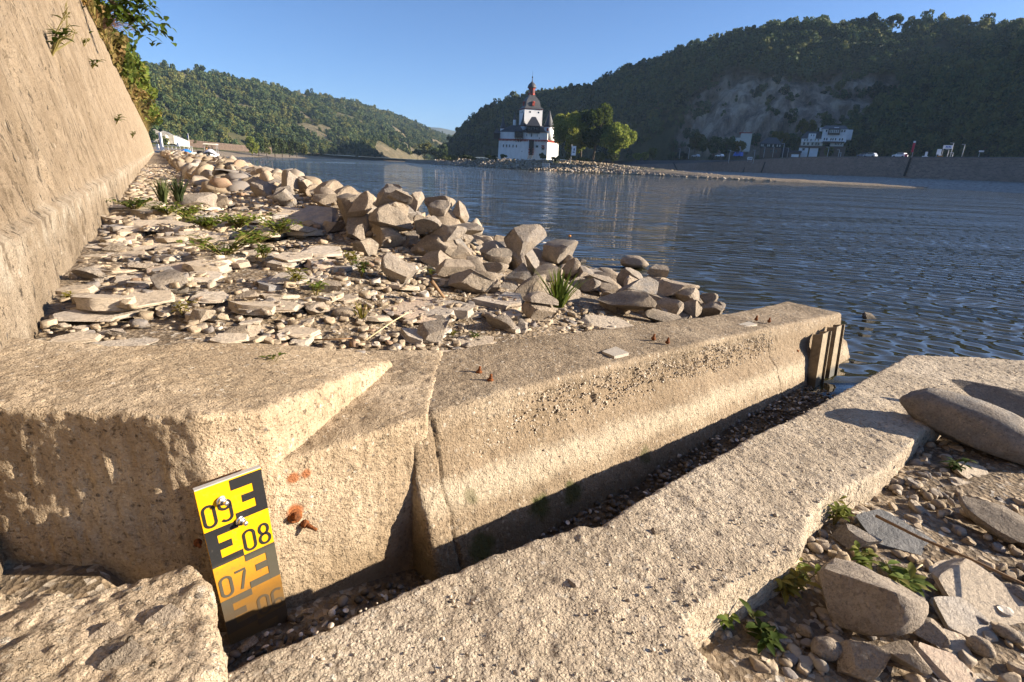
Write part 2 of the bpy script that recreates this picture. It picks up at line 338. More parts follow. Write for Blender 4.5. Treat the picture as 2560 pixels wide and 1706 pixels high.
# ---- long landing beam
mb = MB(); ss = [0.56, 0.8, 1.2, 1.6, 2.0, 2.4, 2.8, 3.2, 3.6, 4.0, 4.32]; prof = []
for s in ss:
    zt = float(np.interp(s, [0.56, 1.0, 1.42, 2.24, 2.96, 4.31], [0.552, 0.548, 0.525, 0.48, 0.423, 0.319])); zf = float(floor_z(s)); h = zt - zf
    nb = float(np.interp(s, [0.56, 1.3, 2.07, 3.3, 4.32], [-0.52, -0.50, -0.43, -0.38, -0.46]))
    prof.append([SN(s, nb, zt + 0.004), SN(s, -0.045, zt), SN(s, -0.02, zt - 0.42 * h), SN(s, 0.035, zt - 0.56 * h), SN(s, 0.105, zf), SN(s, 0.11, zf - 0.2), SN(s, nb, zf - 0.2)])
mb.add([p for r in prof for p in r], [tuple(range(6, -1, -1)), tuple((len(ss) - 1) * 7 + i for i in range(7))] +
       [(i * 7 + k, i * 7 + (k + 1) % 7, (i + 1) * 7 + (k + 1) % 7, (i + 1) * 7 + k) for i in range(len(ss) - 1) for k in range(7)])
bmesh_beam = solid(mb, 0.0085, 0.02)
def beam_fn(V, Nn):
    s = (V[:, 0] - O2.x) * E2.x + (V[:, 1] - O2.y) * E2.y; n = (V[:, 0] - O2.x) * N2.x + (V[:, 1] - O2.y) * N2.y
    d = rough_fn(0.006, 0.005, 0.003, 0.002, 61, 0.0)(V, Nn)
    zt = np.interp(s, [0.56, 1.0, 1.42, 2.24, 2.96, 4.31], [0.552, 0.548, 0.525, 0.48, 0.423, 0.319]); zr = (zt - V[:, 2])
    band = np.clip((zr - 0.02) / 0.04, 0, 1) * np.clip((0.20 - zr) / 0.06, 0, 1) * (n > -0.2) * np.clip((s - 0.9) / 0.3, 0, 1) * np.clip((3.2 - s) / 0.2, 0, 1)   # washed-out aggregate
    d = d - band * (0.006 + 0.016 * np.clip(fbm(V * 30.0, 3, 71) + 0.35, 0, 1))
    for sc_, w_ in ((0.66, 0.008), (3.02, 0.006)):       # joints
        d = d - 0.012 * np.clip(1 - np.abs(s - sc_ - 0.05 * fbm(V * 5, 3, 77)) / w_, 0, 1)
    return d
displace(bmesh_beam, beam_fn)
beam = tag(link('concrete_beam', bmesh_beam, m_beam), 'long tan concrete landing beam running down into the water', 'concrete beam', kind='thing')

# ---- near slab
sl_z = lambda x, y: 0.402 - 0.046 * max(-0.3, to_sn((x, y))[0])
spx = [(150, 1880), (330, 1790), (560, 1680), (760, 1590), (970, 1497), (1220, 1395), (1440, 1315), (1500, 1318), (1580, 1262), (1700, 1192), (1840, 1115), (1970, 1050), (2200, 925), (2272, 882), (2400, 886), (2560, 893), (2800, 905), (3300, 930),
       (3300, 1020), (2800, 985), (2620, 980), (2500, 970), (2520, 1000), (2480, 1035), (2380, 1050), (2310, 1075), (2262, 1130), (2200, 1185), (2070, 1240), (2025, 1300), (2005, 1370), (1900, 1430), (1790, 1495), (1720, 1545), (1745, 1610), (1830, 1720), (1880, 1880), (1000, 2100)]
pol = []
for x, y in spx:
    p = at_z(x, y, 0.3); p = at_z(x, y, sl_z(p.x, p.y)); pol.append((p.x, p.y))
SLAB_POLY = list(pol)
def _inside(x, y, poly):
    c_ = False; j = len(poly) - 1
    for i in range(len(poly)):
        (xi, yi), (xj, yj) = poly[i], poly[j]
        if (yi > y) != (yj > y) and x < (xj - xi) * (y - yi) / (yj - yi) + xi: c_ = not c_
        j = i
    return c_
n_ = len(pol); mb = MB(); mb.add([(x, y, -0.15) for x, y in pol] + [(x, y, sl_z(x, y)) for x, y in pol],
    [tuple(range(n_ - 1, -1, -1)), tuple(range(n_, 2 * n_))] + [(i, (i + 1) % n_, n_ + (i + 1) % n_, n_ + i) for i in range(n_)])
me = solid(mb, 0.0075, 0.010, 2); displace(me, rough_fn(0.006, 0.006, 0.004, 0.0, 81, 0.003))
slab = tag(link('concrete_slab', me, m_slab), 'pebbly washed concrete slab across the bottom of the picture', 'concrete slab', kind='thing')
# ---- broken lump at the corner
lp = [(-400, 1460), (0, 1462), (180, 1478), (350, 1432), (480, 1395), (516, 1440), (535, 1560), (560, 1665), (470, 1720), (330, 1800), (-100, 1950), (-500, 1900)]
pol = [tuple(at_z(x, y, 0.455))[:2] for x, y in lp]; mb = MB().prism(pol, -0.1, 0.455); me = solid(mb, 0.008, 0.022, 3)
def lump_fn(V, Nn):
    d = rough_fn(0.012, 0.012, 0.006, 0.003, 91, 0.012)(V, Nn)
    return d - 0.03 * np.clip((-0.55 - V[:, 0] - 0.2) * 4, 0, 1) * (Nn[:, 2] > 0.5) * np.clip((V[:, 1] - 0.6) * 3, 0, 1)
displace(me, lump_fn)
tag(link('broken_concrete_lump', me, m_lump), 'rough broken concrete lump beside the foot of the gauge board', 'concrete lump')

# ------------------------------------------------------------------ ground sheets and river
k = NT('rubble_ground', 0.95, 0.15); p = k.pos()
c = k.ramp(k.noise(p, 4, 5, 0.7), [(0.3, (0.13, 0.098, 0.065)), (0.6, (0.24, 0.185, 0.125)), (0.8, (0.33, 0.26, 0.18))])
vc = k.vor(p, 60, out='Color'); c = k.mix(k.ramp(k.xyz(vc, 0), [(0.35, 0.0), (0.6, 0.8)]), c, k.ramp(k.xyz(vc, 1), [(0.0, (0.09, 0.08, 0.075)), (0.4, (0.30, 0.22, 0.14)), (0.75, (0.42, 0.33, 0.23)), (1.0, (0.5, 0.46, 0.4))]))
wet = k.ramp(k.math('ADD', k.xyz(p, 2), k.math('MULTIPLY', k.noise(p, 3, 3), 0.08)), [(0.03, 0.25), (0.14, 1.0)])
c = k.mix(1.0, c, wet, 'MULTIPLY')
m_ground = k.out(c, k.bump(k.noise(p, 90, 4, 0.7), 0.01, 1.0, k.bump(k.vor(p, 60), 0.012)))
q_ = np.concatenate([np.linspace(-0.4, 6, 130), np.linspace(6.2, 30, 20)]); t_ = np.concatenate([np.linspace(-1.0, 9, 190), np.linspace(9.2, 130, 150)])
T, Q = np.meshgrid(t_, q_, indexing='ij'); X = WP[0] + WD[0] * T + WN[0] * Q; Y = WP[1] + WD[1] * T + WN[1] * Q
Zg = ground_z(X, Y) + 0.03 * fbm(np.stack([X * 2, Y * 2, X * 0], -1).reshape(-1, 3), 4, 5).reshape(X.shape)
Zg = np.maximum(Zg, -1.4)
Sg = (X - O2.x) * E2.x + (Y - O2.y) * E2.y; Ng = (X - O2.x) * N2.x + (Y - O2.y) * N2.y
Zg = np.where((Ng > -0.30) & (Sg < 4.25), np.minimum(Zg, -0.5), Zg); Zg = np.where((Sg < 0.6) & (Ng > -0.55 + 0.4 * np.clip(Sg, -1, 0)) , np.minimum(Zg, 0.2), Zg)
tag(link('river_bank', grid_mesh('river_bank', np.stack([X, Y, Zg], -1)), m_ground), 'dry river bank of earth and broken stone', kind='structure')
# trench and rubble on the camera side
s_ = np.linspace(-2.2, 7.0, 280); n_g = np.linspace(-1.3, 5.0, 210); S, Nn = np.meshgrid(s_, n_g, indexing='ij')
fl = floor_z(S) + 0.19 * np.clip((-0.06 - S) / 0.12, 0, 1); kk = np.clip((Nn - 0.35) / 0.35, 0, 1); rise = 0.235 - 0.012 * S
Zt = fl * (1 - kk) + rise * kk; far = np.clip((S - 3.55) / 0.9, 0, 1) * np.clip(1 - (Nn - 1.1) / 1.0, 0.25, 1); Zt = Zt - far * 0.7
P = np.stack([O2.x + E2.x * S + N2.x * Nn, O2.y + E2.y * S + N2.y * Nn, Zt], -1)
P[..., 2] += (0.012 + 0.013 * kk) * fbm(P.reshape(-1, 3) * np.array([4, 4, 0]), 4, 15).reshape(S.shape)
m_mud = NT('trench_mud', 0.6, 0.4); _p = m_mud.pos(); 
m_mud = m_mud.out(m_mud.ramp(m_mud.noise(_p, 9, 5, 0.7), [(0.3, (0.025, 0.02, 0.015)), (0.7, (0.075, 0.058, 0.042))]), m_mud.bump(m_mud.noise(_p, 60, 5, 0.7), 0.012))
tag(link('trench_ground', grid_mesh('trench_ground', P[:, ::-1]), m_ground), kind='structure')
def near_z(x, y):
    s, n = to_sn((x, y)); kk = min(1, max(0, (n - 0.35) / 0.35)); z = float(floor_z(s)) * (1 - kk) + (0.235 - 0.012 * s) * kk
    return z - min(1, max(0, (s - 3.55) / 0.9)) * min(1, max(0.25, 1 - (n - 1.1))) * 0.7

k = NT('river_bed', 0.9, 0.1); p = k.pos(); m_bed = k.out(k.ramp(k.noise(p, 1.5, 4), [(0.3, (0.03, 0.03, 0.02)), (0.7, (0.07, 0.06, 0.035))]))
tag(link('river_bed', MB().add([(-3000, -60, -1.5), (3000, -60, -1.5), (3000, 6000, -1.5), (-3000, 6000, -1.5)], [(0, 1, 2, 3)]).mesh('river_bed'), m_bed), kind='structure')
# water: a clear, slightly brown-green surface; ripples as bump of several lengths
k = NT('river_water'); p = k.pos(); t = k.t
w1 = k.noise(k.scale(p, (0.5, 2.5, 1)), 1.2, 2, 0.45, 0.8); w2 = k.noise(k.scale(p, (0.22, 0.8, 1)), 1.0, 3, 0.5, 0.4); w3 = k.noise(k.scale(p, (0.05, 0.16, 1)), 1.0, 3, 0.55)
wv = k.new('ShaderNodeTexWave', wave_type='RINGS', rings_direction='SPHERICAL'); mp = k.new('ShaderNodeVectorMath', operation='SUBTRACT'); k.put(mp.inputs[0], p); mp.inputs[1].default_value = (1.5, 3.5, 0)
k.put(wv.inputs['Vector'], mp.outputs[0]); wv.inputs['Scale'].default_value = 1.15; wv.inputs['Distortion'].default_value = 4.0; wv.inputs['Detail'].default_value = 2.0; wv.inputs['Detail Scale'].default_value = 0.55
pt = k.ramp(k.noise(k.scale(p, (0.035, 0.10, 1)), 1.0, 3, 0.6, 0.5), [(0.40, 0.30), (0.58, 1.0)]); n1 = k.bump(k.math('MULTIPLY', w1, pt), 0.075); n2 = k.bump(k.math('MULTIPLY', w2, pt), 0.34, 1.0, n1); n3 = k.bump(w3, 0.8, 1.0, n2); wb = k.new('ShaderNodeTexWave', wave_type='BANDS', bands_direction='Y'); k.put(wb.inputs['Vector'], k.scale(p, (0.25, 1.0, 1.0))); wb.inputs['Scale'].default_value = 1.25; wb.inputs['Distortion'].default_value = 5.0; wb.inputs['Detail'].default_value = 2.0; wb.inputs['Detail Scale'].default_value = 0.5
n4 = k.bump(k.math('MULTIPLY', wb.outputs['Fac'], pt), 0.012, 1.0, k.bump(wv.outputs['Fac'], 0.012, 1.0, n3))
gl = k.new('ShaderNodeBsdfGlossy'); gl.inputs['Roughness'].default_value = 0.02; gl.inputs['Color'].default_value = (1, 1, 1, 1); t.links.new(n4, gl.inputs['Normal'])
tr = k.new('ShaderNodeBsdfTransparent'); tr.inputs['Color'].default_value = (0.42, 0.5, 0.42, 1)
df = k.new('ShaderNodeBsdfDiffuse'); df.inputs['Color'].default_value = (0.046, 0.043, 0.020, 1)
bd = k.new('ShaderNodeMixShader'); bd.inputs[0].default_value = 0.8; t.links.new(tr.outputs[0], bd.inputs[1]); t.links.new(df.outputs[0], bd.inputs[2])
fr = k.new('ShaderNodeFresnel'); fr.inputs['IOR'].default_value = 1.65; t.links.new(n4, fr.inputs['Normal'])
mx = k.new('ShaderNodeMixShader'); t.links.new(fr.outputs[0], mx.inputs[0]); t.links.new(bd.outputs[0], mx.inputs[1]); t.links.new(gl.outputs[0], mx.inputs[2])
t.links.new(mx.outputs[0], t.nodes['Material Output'].inputs['Surface']); m_water = k.mat
tag(link('river', MB().add([(-3000, -50, 0), (3000, -50, 0), (3000, 6000, 0), (-3000, 6000, 0)], [(0, 1, 2, 3)]).mesh('river'), m_water), kind='structure')
# ------------------------------------------------------------------ gauge board
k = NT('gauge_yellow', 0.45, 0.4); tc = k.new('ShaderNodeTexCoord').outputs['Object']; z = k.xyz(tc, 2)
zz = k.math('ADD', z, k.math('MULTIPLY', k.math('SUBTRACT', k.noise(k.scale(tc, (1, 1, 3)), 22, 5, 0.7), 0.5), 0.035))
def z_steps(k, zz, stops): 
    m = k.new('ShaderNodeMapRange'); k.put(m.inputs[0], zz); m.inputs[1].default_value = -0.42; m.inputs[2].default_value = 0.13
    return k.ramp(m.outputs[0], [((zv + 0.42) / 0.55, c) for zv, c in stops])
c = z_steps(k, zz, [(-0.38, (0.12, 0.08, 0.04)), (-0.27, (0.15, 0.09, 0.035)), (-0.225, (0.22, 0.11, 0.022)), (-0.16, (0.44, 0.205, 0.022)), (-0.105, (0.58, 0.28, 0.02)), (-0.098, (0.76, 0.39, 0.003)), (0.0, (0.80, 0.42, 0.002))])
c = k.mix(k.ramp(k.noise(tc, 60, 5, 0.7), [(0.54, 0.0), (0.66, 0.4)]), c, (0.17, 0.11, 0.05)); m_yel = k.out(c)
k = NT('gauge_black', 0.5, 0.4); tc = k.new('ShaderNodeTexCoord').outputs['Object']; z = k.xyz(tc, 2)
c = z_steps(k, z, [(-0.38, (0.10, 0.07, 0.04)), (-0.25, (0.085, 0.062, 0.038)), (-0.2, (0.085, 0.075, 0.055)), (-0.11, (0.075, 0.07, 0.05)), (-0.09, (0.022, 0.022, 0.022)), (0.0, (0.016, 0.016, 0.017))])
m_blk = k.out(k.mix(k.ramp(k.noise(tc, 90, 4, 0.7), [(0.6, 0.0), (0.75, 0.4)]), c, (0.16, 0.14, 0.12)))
m_galv = plain('galvanised_steel', (0.62, 0.62, 0.63), 0.3, 0.1, 40, 0.9)
m_alu = plain('board_edge', (0.42, 0.40, 0.38), 0.5, 0.15, 20, 0.0)
GW = 0.1385; gr = rad(3.07); ge = E2 * math.cos(gr) + Vector((0, 0, 1)) * math.sin(gr); gu = Vector((0, 0, 1)) * math.cos(gr) - E2 * math.sin(gr); gy = gu.cross(ge)
gauge = empty('gauge_board', (0, 0, 0), 0, 'yellow and black water level gauge board bolted to the concrete', 'gauge board')
gm = Matrix((ge, gy, gu)).transposed().to_4x4(); gm.translation = Vector((-0.6677, 1.0043, CAM_H - 0.8102)); gauge.matrix_world = gm
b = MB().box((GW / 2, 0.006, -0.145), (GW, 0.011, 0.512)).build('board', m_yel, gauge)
MB().box((GW / 2, 0.006, 0.1125), (GW, 0.012, 0.0028)).build('top_edge', m_alu, gauge)
def plates(rects, name, y=-0.0004):
    m = MB()
    for x0, x1, z0, z1 in rects: m.box(((x0 + x1) / 2, y + 0.0003, (z0 + z1) / 2), (x1 - x0, 0.0006, z1 - z0))
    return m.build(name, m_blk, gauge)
def e_mark(z0, right):
    R = [(0.83, 1.0, 0.0, 0.1), (0.5, 0.829, 0.0, 0.019), (0.635, 0.829, 0.041, 0.060), (0.5, 0.829, 0.081, 0.1)]
    out = []
    for x0, x1, a, b_ in R:
        if not right: x0, x1 = 1 - x1, 1 - x0
        if right and z0 == 0.0 and b_ == 0.1: b_ = 0.108
        out.append((x0 * GW, x1 * GW, z0 + a, z0 + b_))
    plates(out, 'scale_mark')
for z0, rt in ((0.0, True), (-0.1, False), (-0.2, True), (-0.3, False), (-0.4, True)): e_mark(z0, rt)
def ribbon(paths, w_, name):
    """flat strokes of constant width"""
    m = MB()
    for pts, closed in paths:
        n = len(pts); L = []
        for i in range(n):
            a = Vector(pts[i - 1]) if (i > 0 or closed) else Vector(pts[0]); b_ = Vector(pts[(i + 1) % n]) if (i < n - 1 or closed) else Vector(pts[-1])
            t_ = (b_ - a).normalized(); nn = Vector((-t_.y, t_.x)); p_ = Vector(pts[i]); L.append((p_ + nn * w_ / 2, p_ - nn * w_ / 2))
        vs2 = []
        for a, b_ in L: vs2 += [(a.x, -0.0004, a.y), (b_.x, -0.0004, b_.y)]
        fs = [(2 * i, 2 * i + 1, 2 * ((i + 1) % n) + 1, 2 * ((i + 1) % n)) for i in range(n if closed else n - 1)]
        m.add(vs2, fs)
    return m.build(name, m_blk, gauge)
def arc(cx, cy, rx, ry, a0, a1, n=14): return [(cx + rx * math.cos(rad(a0 + (a1 - a0) * i / n)), cy + ry * math.sin(rad(a0 + (a1 - a0) * i / n))) for i in range(n + 1)]
def digit(d, x, y, w_, h):
    r = w_ / 2; cx = x + r
    if d == '0': return [(arc(cx, y + h - r, r, r, 0, 180) + arc(cx, y + r, r, r, 180, 360), True)]
    if d == '8': return [(arc(cx, y + h * 0.75, r * 0.86, h * 0.25, 0, 345, 22), True), (arc(cx, y + h * 0.25, r, h * 0.25, 0, 345, 22), True)]
    if d == '9': return [(arc(cx, y + h - r, r, r, 0, 345, 22), True), ([(cx + r, y + h - r)] + [(cx + r, y + h * 0.5)] + arc(cx, y + r, r, r, 0, -150), False)]
    if d == '6': return [(arc(cx, y + r, r, r, 0, 345, 22), True), ([(cx - r, y + r)] + [(cx - r, y + h * 0.5)] + arc(cx, y + h - r, r, r, 180, 30), False)]
    if d == '7': return [([(x, y + h), (x + w_, y + h), (x + w_ * 0.93, y + h * 0.86), (x + w_ * 0.4, y)], False)]
for txt, x0, z0 in (('09', 0.006, 0.010), ('08', 0.0755, -0.092), ('07', 0.008, -0.190), ('06', 0.078, -0.292)):
    pts = digit(txt[0], x0, z0, 0.0225, 0.054) + digit(txt[1], x0 + 0.0335, z0, 0.0225, 0.054); ribbon(pts, 0.0066, 'numeral')
for bx_, bz_ in ((0.046, 0.066), (0.0755, -0.004)):
    bo = MB().lathe([(0.0078, 0), (0.0078, 0.0015)], 16).build('bolt', m_galv, gauge, True); bo.location = (bx_, -0.0002, bz_); bo.rotation_euler = (rad(90), 0, 0.3); bo.scale = (1.5, 1.5, 1.3)
    MB().lathe([(0.0062, 0.0015), (0.0062, 0.0065), (0.005, 0.007)], 6).build('nut', m_galv, bo)
    MB().lathe([(0.0034, 0.007), (0.0034, 0.017), (0.0028, 0.0178)], 12).build('shank', m_galv, bo, True)

# ------------------------------------------------------------------ rusty studs, steel rails, patches
m_rust = NT('rust', 0.9, 0.2); _p = m_rust.obj(); m_rust = m_rust.out(m_rust.ramp(m_rust.noise(_p, 90, 5, 0.7), [(0.3, (0.07, 0.028, 0.012)), (0.55, (0.19, 0.065, 0.02)), (0.75, (0.33, 0.13, 0.04))]), m_rust.bump(m_rust.noise(_p, 200, 4), 0.004))
def stud(loc, d, r, ln, label):
    o = empty('rusty_stud', loc, 0, label, 'stud', 'rusty studs in the concrete'); o.rotation_euler = Vector(d).to_track_quat('Z', 'Y').to_euler()
    MB().lathe([(r * 1.1, -0.01), (r * 1.0, ln * 0.4), (r * 0.8, ln * 0.6), (r * 0.72, ln * 0.97), (r * 0.45, ln)], 10).build('shaft', m_rust, o, True)
    MB().lathe([(r * 1.7, -0.006), (r * 1.8, ln * 0.12), (r * 1.35, ln * 0.2)], 8, rot=loc[0]).build('collar', m_rust, o, True)
stud(on_n(737, 1290, -0.04), N2 + Vector((0, 0, 0.3)), 0.011, 0.02, 'orange rust scaled stud just beside the gauge board')
stud(on_n(762, 1310, -0.04), N2 * 0.9 + E2 * 0.5 + Vector((0, 0, -0.25)), 0.0062, 0.038, 'brown bolt sticking out of the wall and casting a long shadow')
stud(on_n(495, 1358, -0.04), N2, 0.005, 0.018, 'small rusty bolt head at the dark edge of the gauge board')
for px, py, nn, lb in ((1198, 930, -0.12, 'inland one of two rust cones at the abutment end of the beam top'), (1226, 950, -0.09, 'outer one of two rust cones at the abutment end of the beam top'),
                       (1634, 846, -0.16, 'rust cone nearer the stones halfway along the beam top'), (1669, 855, -0.10, 'rust cone nearer the face halfway along the beam top'),
                       (1891, 798, -0.18, 'stubby stud nearest the white patch at the water end'), (1923, 803, -0.12, 'stubby stud nearest the steel rails on the beam top')):
    d_ = pray(px, py); zt_ = float(np.interp({1198: 0.8, 1226: 0.8, 1634: 1.75, 1669: 1.8, 1891: 2.8, 1923: 2.9}[px], [0.56, 1.0, 1.42, 2.24, 2.96, 4.31], [0.552, 0.548, 0.525, 0.48, 0.423, 0.319]))
    stud(at_z(px, py, zt_), (0.1, 0, 1), 0.0065, 0.022, lb)
stud(on_n(1985, 876, -0.03), N2, 0.012, 0.03, 'rusty lug on the beam face below the water end')
m_patch = plain('pale_patch', (0.42, 0.37, 0.30), 0.85, 0.12, 30, bump=0.002)
def patch(pxs, z, label):
    ps = [at_z(x, y, z) for x, y in pxs]; c0 = sum(ps, Vector()) / len(ps); m = MB(); m.prism([(p.x - c0.x, p.y - c0.y) for p in ps], -0.01, 0.003)
    o = m.build('survey_plate', m_patch); o.location = c0; tag(o, label, 'plate', 'pale plates on the beam')
patch([(1505, 880), (1540, 868), (1572, 884), (1536, 893)], 0.522, 'pale square plate halfway along the beam top')
patch([(1845, 812), (1872, 805), (1893, 812), (1862, 818)], 0.43, 'small white plate near the water end of the beam top')
m_rail = NT('weathered_steel', 0.7, 0.3); _p = m_rail.pos(); m_rail = m_rail.out(m_rail.mix(m_rail.ramp(m_rail.xyz(_p, 2), [(0.04, 1.0), (0.07, 0.0)]), m_rail.ramp(m_rail.noise(_p, 30, 4, 0.7), [(0.3, (0.13, 0.095, 0.05)), (0.7, (0.27, 0.20, 0.11))]), (0.03, 0.026, 0.018)))
for (pt, pb, lb) in (((2066, 832), (2042, 985), 'inner of two upright steel guide rails at the water end'), ((2100, 815), (2075, 972), 'outer of two upright steel guide rails at the water end')):
    p1 = on_n(pt[0], pt[1], 0.06); p0 = on_n(pb[0], pb[1], 0.16); p0 = p0 + (p0 - p1) * 0.25
    m = MB(); ax = (p1 - p0).normalized(); sd = E2; nn = ax.cross(sd).normalized()
    if nn.dot(N2) < 0: nn = -nn
    def plate(u0, u1, v0, v1):
        vs2 = [pp + sd * u + nn * v for pp in (p0, p1) for u, v in ((u0, v0), (u1, v0), (u1, v1), (u0, v1))]
        m.add(vs2, [(0, 1, 2, 3), (7, 6, 5, 4), (0, 4, 5, 1), (1, 5, 6, 2), (2, 6, 7, 3), (3, 7, 4, 0)])
    plate(-0.055, 0.05, -0.008, 0.0); plate(0.05, 0.058, -0.06, 0.014); plate(-0.063, -0.055, -0.06, 0.002)
    o = m.build('guide_rail', m_rail); tag(o, lb, 'rail', 'guide rails at the end of the beam')

# ------------------------------------------------------------------ rocks
def ico(sub):
    bm = bmesh.new(); bmesh.ops.create_icosphere(bm, subdivisions=sub, radius=1.0); V = np.array([v.co[:] for v in bm.verts]); Fc = np.array([[v.index for v in f.verts] for f in bm.faces]); bm.free(); return V, Fc
ICO = {s: ico(s) for s in (2, 3, 4)}
def rock_mesh(name, kind, seed, sub=4):
    r = np.random.default_rng(seed); V, Fc = ICO[sub]; V = V.copy() * 1.3
    if kind == 'boulder':
        for i in range(10):
            nv = r.normal(size=3); nv[2] *= 0.9; nv /= np.linalg.norm(nv); d = r.uniform(0.42, 0.86)
            V -= np.clip(V @ nv - d, 0, None)[:, None] * nv
        am = 0.035
    elif kind == 'round':
        V = V / 1.3
        for i in range(5):
            nv = r.normal(size=3); nv /= np.linalg.norm(nv); d = r.uniform(0.75, 0.95); V -= 0.8 * np.clip(V @ nv - d, 0, None)[:, None] * nv
        am = 0.05
    else:
        V[:, 2] *= 2.2
        ph = r.uniform(0, 6.28); kk = r.integers(5, 8)
        for i in range(kk):
            a = ph + 6.283 * (i + r.uniform(-0.33, 0.33)) / kk; nv = np.array([math.cos(a), math.sin(a), r.uniform(-0.06, 0.12)]); d = r.uniform(0.7, 1.0); V -= np.clip(V @ nv - d, 0, None)[:, None] * nv
        for sg in (1, -1):
            for _ in range(2 if sg > 0 else 1):
                nv = np.array([r.uniform(-0.10, 0.10), r.uniform(-0.10, 0.10), sg]); nv /= np.linalg.norm(nv); d = r.uniform(0.7, 0.85); V -= np.clip(V @ nv - d, 0, None)[:, None] * nv
        am = 0.028
    mn, mx_ = V.min(0), V.max(0); V = (V - (mn + mx_) / 2) / ((mx_ - mn) / 2)
    Nn = V / np.linalg.norm(V, axis=1)[:, None]; sc_ = np.array([2.2, 2.2, 2.2]) if kind != 'slate' else np.array([1.6, 1.6, 5.0])
    dd = am * (fbm(V * sc_, 4, seed % 97) * 1.6)
    dd = dd + (0.022 * fbm(V * 5.5, 3, seed % 89 + 7) if kind == 'boulder' else 0)
    V = V + Nn * dd[:, None] * (np.array([1, 1, 1]) if kind != 'slate' else np.array([1.3, 1.3, 0.9]))
    me = mesh_np(name, V, Fc)
    if kind != 'round': me.set_sharp_from_angle(angle=rad(24 if sub > 2 else 30))
    return me
k = NT('riprap_stone', 0.9, 0.2); p = k.obj(); rn = k.rnd()
c = k.ramp(rn, [(0.0, (0.20, 0.17, 0.135)), (0.3, (0.36, 0.285, 0.205)), (0.55, (0.29, 0.25, 0.21)), (0.75, (0.22, 0.205, 0.19)), (1.0, (0.42, 0.335, 0.245))])
g = k.pos(); c = k.mix(k.ramp(k.noise(g, 9, 4, 0.65), [(0.42, 0.0), (0.62, 0.6)]), c, (0.43, 0.35, 0.26))
c = k.mix(k.ramp(k.noise(g, 22, 5, 0.72, 0.4), [(0.48, 0.0), (0.70, 0.7)]), c, (0.20, 0.16, 0.12)); c = k.mix(k.ramp(k.noise(g, 120, 3, 0.7), [(0.34, 0.45), (0.5, 0.0)]), c, (0.08, 0.065, 0.05)); c = k.mix(k.ramp(k.noise(g, 70, 4, 0.7), [(0.56, 0.0), (0.7, 0.6)]), c, (0.50, 0.42, 0.32))
wet = k.ramp(k.math('ADD', k.xyz(g, 2), k.math('MULTIPLY', k.noise(g, 6, 3), 0.06)), [(0.03, 0.22), (0.10, 1.0)]); c = k.mix(1.0, c, wet, 'MULTIPLY')
m_rock = k.out(c, k.bump(k.noise(g, 120, 4, 0.75), 0.006, 1.0, k.bump(k.noise(g, 28, 5, 0.75), 0.022)))
k = NT('slate_stone', 0.8, 0.3); p = k.obj(); rn = k.rnd(); g = k.pos()
c = k.ramp(rn, [(0.0, (0.46, 0.375, 0.275)), (0.3, (0.53, 0.44, 0.33)), (0.55, (0.40, 0.35, 0.29)), (0.72, (0.24, 0.235, 0.235)), (0.8, (0.44, 0.335, 0.25)), (0.9, (0.58, 0.50, 0.40))], 'CONSTANT')
c = k.mix(k.ramp(k.noise(g, 12, 4, 0.65), [(0.4, 0.0), (0.7, 0.75)]), c, (0.50, 0.41, 0.30))
c = k.mix(k.ramp(k.noise(k.scale(g, (1, 1, 5)), 45, 4, 0.7), [(0.48, 0.0), (0.68, 0.75)]), c, (0.20, 0.17, 0.14))
m_slate = k.out(c, k.bump(k.noise(k.scale(g, (1, 1, 4)), 60, 5, 0.7), 0.007))
k = NT('dark_slate', 0.7, 0.35); g = k.pos(); m_dslate = k.out(k.ramp(k.noise(k.scale(g, (1, 1, 3)), 25, 5, 0.7), [(0.3, (0.055, 0.057, 0.06)), (0.7, (0.15, 0.145, 0.14))]), k.bump(k.noise(g, 60, 5, 0.7), 0.008))
BOULD = [rock_mesh('boulder', 'boulder', 100 + i) for i in range(14)]; SLATE = [rock_mesh('slate', 'slate', 200 + i) for i in range(12)]; ROUND = [rock_mesh('pebble', 'round', 300 + i) for i in range(4)]
for me in BOULD + ROUND: me.materials.append(m_rock)
for me in SLATE: me.materials.append(m_slate)
BL = [rock_mesh('boulder_small', 'boulder', 400 + i, 3) for i in range(12)]; SLs = [rock_mesh('slate_small', 'slate', 500 + i, 3) for i in range(12)]
for me in BL: me.materials.append(m_rock)
for me in SLs: me.materials.append(m_slate)

